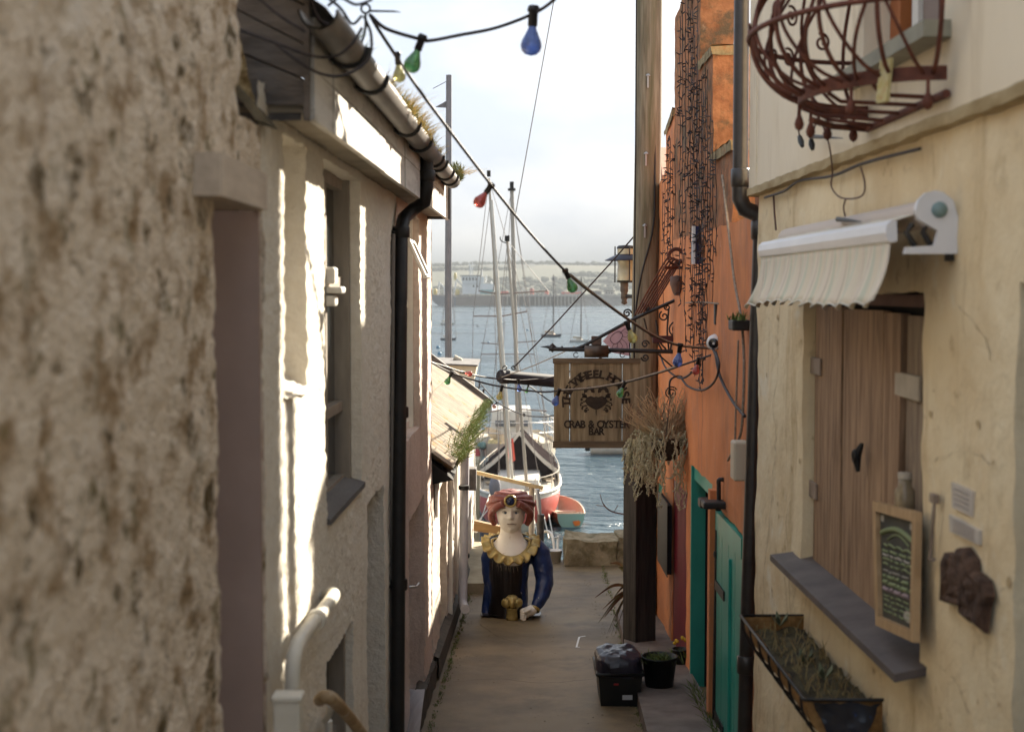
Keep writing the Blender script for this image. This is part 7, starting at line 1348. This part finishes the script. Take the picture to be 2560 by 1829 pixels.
def pot(name, label, u, v, Y, r, h, mm, n, leafh, lm, seed, fl=False):
    b_ = Vector((P(u,v,Y).x,Y,gz(Y)+.102)); t_ = thing(name, label, 'plant pot', b_); MB().lathe([(.001,.0),(r*.8,0),(r,h),(r*1.06,h),(r*1.06,h-.03),(r*.98,h-.03)][:3]+[(r*1.05,h),(r*1.05,h+.015),(r*.95,h+.012),(r*.9,h-.05),(.001,h-.05)], b_, 20).build('pot', mm, t_); m = MB(); q_ = random.Random(seed)
    for k in range(n): blades(m, b_+Vector((q_.gauss(0,r*.45),q_.gauss(0,r*.45),h-.04)), 6, leafh, 1.1, .004, q_, (-.2,0,0), .6, 3)
    m.build('foliage', lm, t_, kind='stuff'); return t_, b_
pot('dark_plant_pot','dark round plant pot with low green herbs next to the black crate',1648,1750,10.05,.125,.20,M_blkp,46,.12,M_grn,3)
t_, b_ = pot('small_flower_pot','small pot with yellow flowers on the ledge by the maroon door',1700,1685,10.8,.06,.10,M_blkp,14,.09,M_grn,4); m = MB(); 
for k in range(7): m.ball(b_+Vector((rr.uniform(-.05,.05),rr.uniform(-.05,.05),.15+rr.uniform(0,.05))), .014, 8)
m.build('flowers', mat('yellow_petals', (.50,.33,.03), rough=.8), t_, kind='stuff')
# cordyline leaves behind the post
cl_ = thing('cordyline', 'spiky red-edged cordyline fronds leaning out from behind the gate post', 'plant', P(1600,1600,12.3)); c = P(1585,1470,12.3)
for k in range(13):
    tip = (rr.uniform(1478,1555), rr.uniform(1485,1600)) if k < 10 else (rr.uniform(1515,1560), rr.uniform(1400,1440)); e_ = P(tip[0],tip[1],12.3+rr.uniform(-.15,.15)); mid = c.lerp(e_,.5)+Vector((0,0,rr.uniform(.03,.09))); pts = spline([c,mid,e_],5); m = MB(); vs = []
    for j,p in enumerate(pts): t = j/(len(pts)-1); w = .016*math.sin(math.pi*(.12+.85*t)); vs += [p+Vector((0,-w*.6,w)),p+Vector((0,w*.6,-w))]
    m.add(vs,[(2*j,2*j+1,2*j+3,2*j+2) for j in range(len(pts)-1)],True); m.build('frond', mat('frond_red', (.20,.07,.045), (.26,.19,.09), rough=.6, scale=14) if k%3==0 else mat('frond_green', (.10,.10,.045), (.22,.19,.09), rough=.6, scale=14), cl_)
m = MB(); m.tube([P(1585,1480,12.3),Vector((P(1590,1600,12.3).x,12.3,gz(12.3)))], .03, 8); m.build('stem', M_pole, cl_)
# small fern on the orange wall and weeds at its foot
t_ = thing('wall_planter', 'small dark wall planter with green sprigs beside the rainwater pipe', 'planter', PO(1846,820,.06)); MB().cbox(PO(1848,812,.06),(.10,.16,.06),bev=.01).build('trough', M_iron, t_); m = MB(); [blades(m, PO(u,800,.08), 12, .08, 1.2, .006, rr, (0,0,0), .6, 2) for u in (1838,1846,1852)]; m.build('sprigs', M_grn, t_, kind='stuff')
t_ = thing('wall_foot_weeds', 'tuft of weeds at the foot of the orange wall', 'weeds', PO(1712,1800,.05)); m = MB(); [blades(m, Vector((OX-.04,y,gz(y)+.09)), 10, .14, .8, .004, rr, (-.3,0,0), .5, 3) for y in [8.7+.1*k for k in range(14)]]; m.build('blades', M_grn, t_, kind='stuff')
# twigs against the water, chalk bracket mark on the ground
t_ = thing('bare_twigs', 'bare brown twigs poking up against the water by the gate post', 'twigs', P(1550,1280,12.5)); m = MB(); m.tube(spline([P(1560,1285,12.5),P(1530,1278,12.5),P(1510,1262,12.5),P(1500,1235,12.5)],4),[.006]*9+[.003]*4,5); m.tube([P(1512,1265,12.5),P(1490,1262,12.5)],.003,4); m.tube([P(1534,1280,12.5),P(1545,1262,12.5)],.003,4); m.build('twig', M_rust, t_)
pm_ = PZ(1455,1600,gz(11.3)); m = MB(); q = [(1441,1617),(1444,1617.5),(1450,1594),(1463,1592),(1463,1590),(1448,1591)]; 
def ong(u,v):
    y = 11.3
    for _ in range(6): y = PZ(u,v,gz(y)+.006).y
    p = PZ(u,v,gz(y)); return Vector((p.x,p.y,ground_fn(p).z+.006))
a_ = [ong(1441,1617),ong(1448,1592),ong(1463,1590)]
for i in range(2): d = (a_[i+1]-a_[i]); n_ = Vector((-d.y,d.x,0)).normalized()*.008; m.add([a_[i]-n_,a_[i]+n_,a_[i+1]+n_,a_[i+1]-n_],[(0,1,2,3)])
m.add([a_[0]+Vector((0,0,.0)),a_[0]+Vector((.03,0,0)),a_[0]+Vector((.03,.012,0)),a_[0]+Vector((0,.012,0))],[(0,1,2,3)])
m.build('painted_corner_mark', mat('road_white', (.7,.7,.68), rough=.7), kind='structure')

# grit, fallen leaves and moss along the wall feet
lt = random.Random(77); m = MB()
for k in range(900):
    y = lt.uniform(8.6,17); x = lt.uniform(XL(y)+.06, .95) if lt.random() < .45 else (XL(y)+.06+abs(lt.gauss(0,.07)) if lt.random() < .5 else .86-abs(lt.gauss(0,.06))); p = Vector((x,y,0)); z = ground_fn(p).z+.004; s_ = lt.uniform(.003,.011); a = lt.uniform(0,6.28); m.add([Vector((x+math.cos(a+k2*1.57)*s_*(1 if k2%2 else .6),y+math.sin(a+k2*1.57)*s_,z+lt.uniform(0,.006))) for k2 in range(4)],[(0,1,2,3)])
m.build('ground_litter', mat('litter', (.07,.05,.025), (.30,.25,.17), rough=.9, scale=30, lo=.45, hi=.6), kind='stuff', label='grit and fallen leaf scraps scattered over the alley floor', cat='litter')
m = MB()
for k in range(700):
    y = lt.uniform(8.6,16.8); x = XL(y)+.075+abs(lt.gauss(0,.018)) if k%3 else .845+.03*(y-8.2)*.98-abs(lt.gauss(0,.02)); blades(m, Vector((x,y,ground_fn(Vector((x,y,0))).z)), 3, lt.uniform(.012,.04), 1.0, .003, lt, (0,0,0), .3, 2)
m.build('wall_foot_moss', M_grn, kind='stuff', label='low moss and seedlings along the foot of the walls', cat='moss')
# cracks in the paving
m = MB()
for (pts) in ([(-.45,10.6),(-.1,10.75),(.3,10.62),(.8,10.8)],[(-.3,13.0),(-.1,12.4),(.1,12.1)],[(-.1,14.6),(.4,14.5),(1.0,14.62)]):
    q = spline([Vector((x,y,0)) for x,y in pts],8); q = [Vector((v.x+lt.uniform(-.012,.012),v.y+lt.uniform(-.012,.012),0)) for v in q]; vs = []
    for i,v in enumerate(q): w = lt.uniform(.0008,.003); d = (q[min(i+1,len(q)-1)]-q[max(i-1,0)]).normalized(); n_ = Vector((-d.y,d.x,0))*w; z = ground_fn(v).z+.003; vs += [Vector((v.x-n_.x,v.y-n_.y,z)),Vector((v.x+n_.x,v.y+n_.y,z))]
    m.add(vs,[(2*i,2*i+1,2*i+3,2*i+2) for i in range(len(q)-1)])
m.build('paving_cracks', mat('crack_shadow_dirt', (.035,.028,.02), rough=.95), kind='structure')  # dark strips colour in both the dirt and the shadow of the cracks
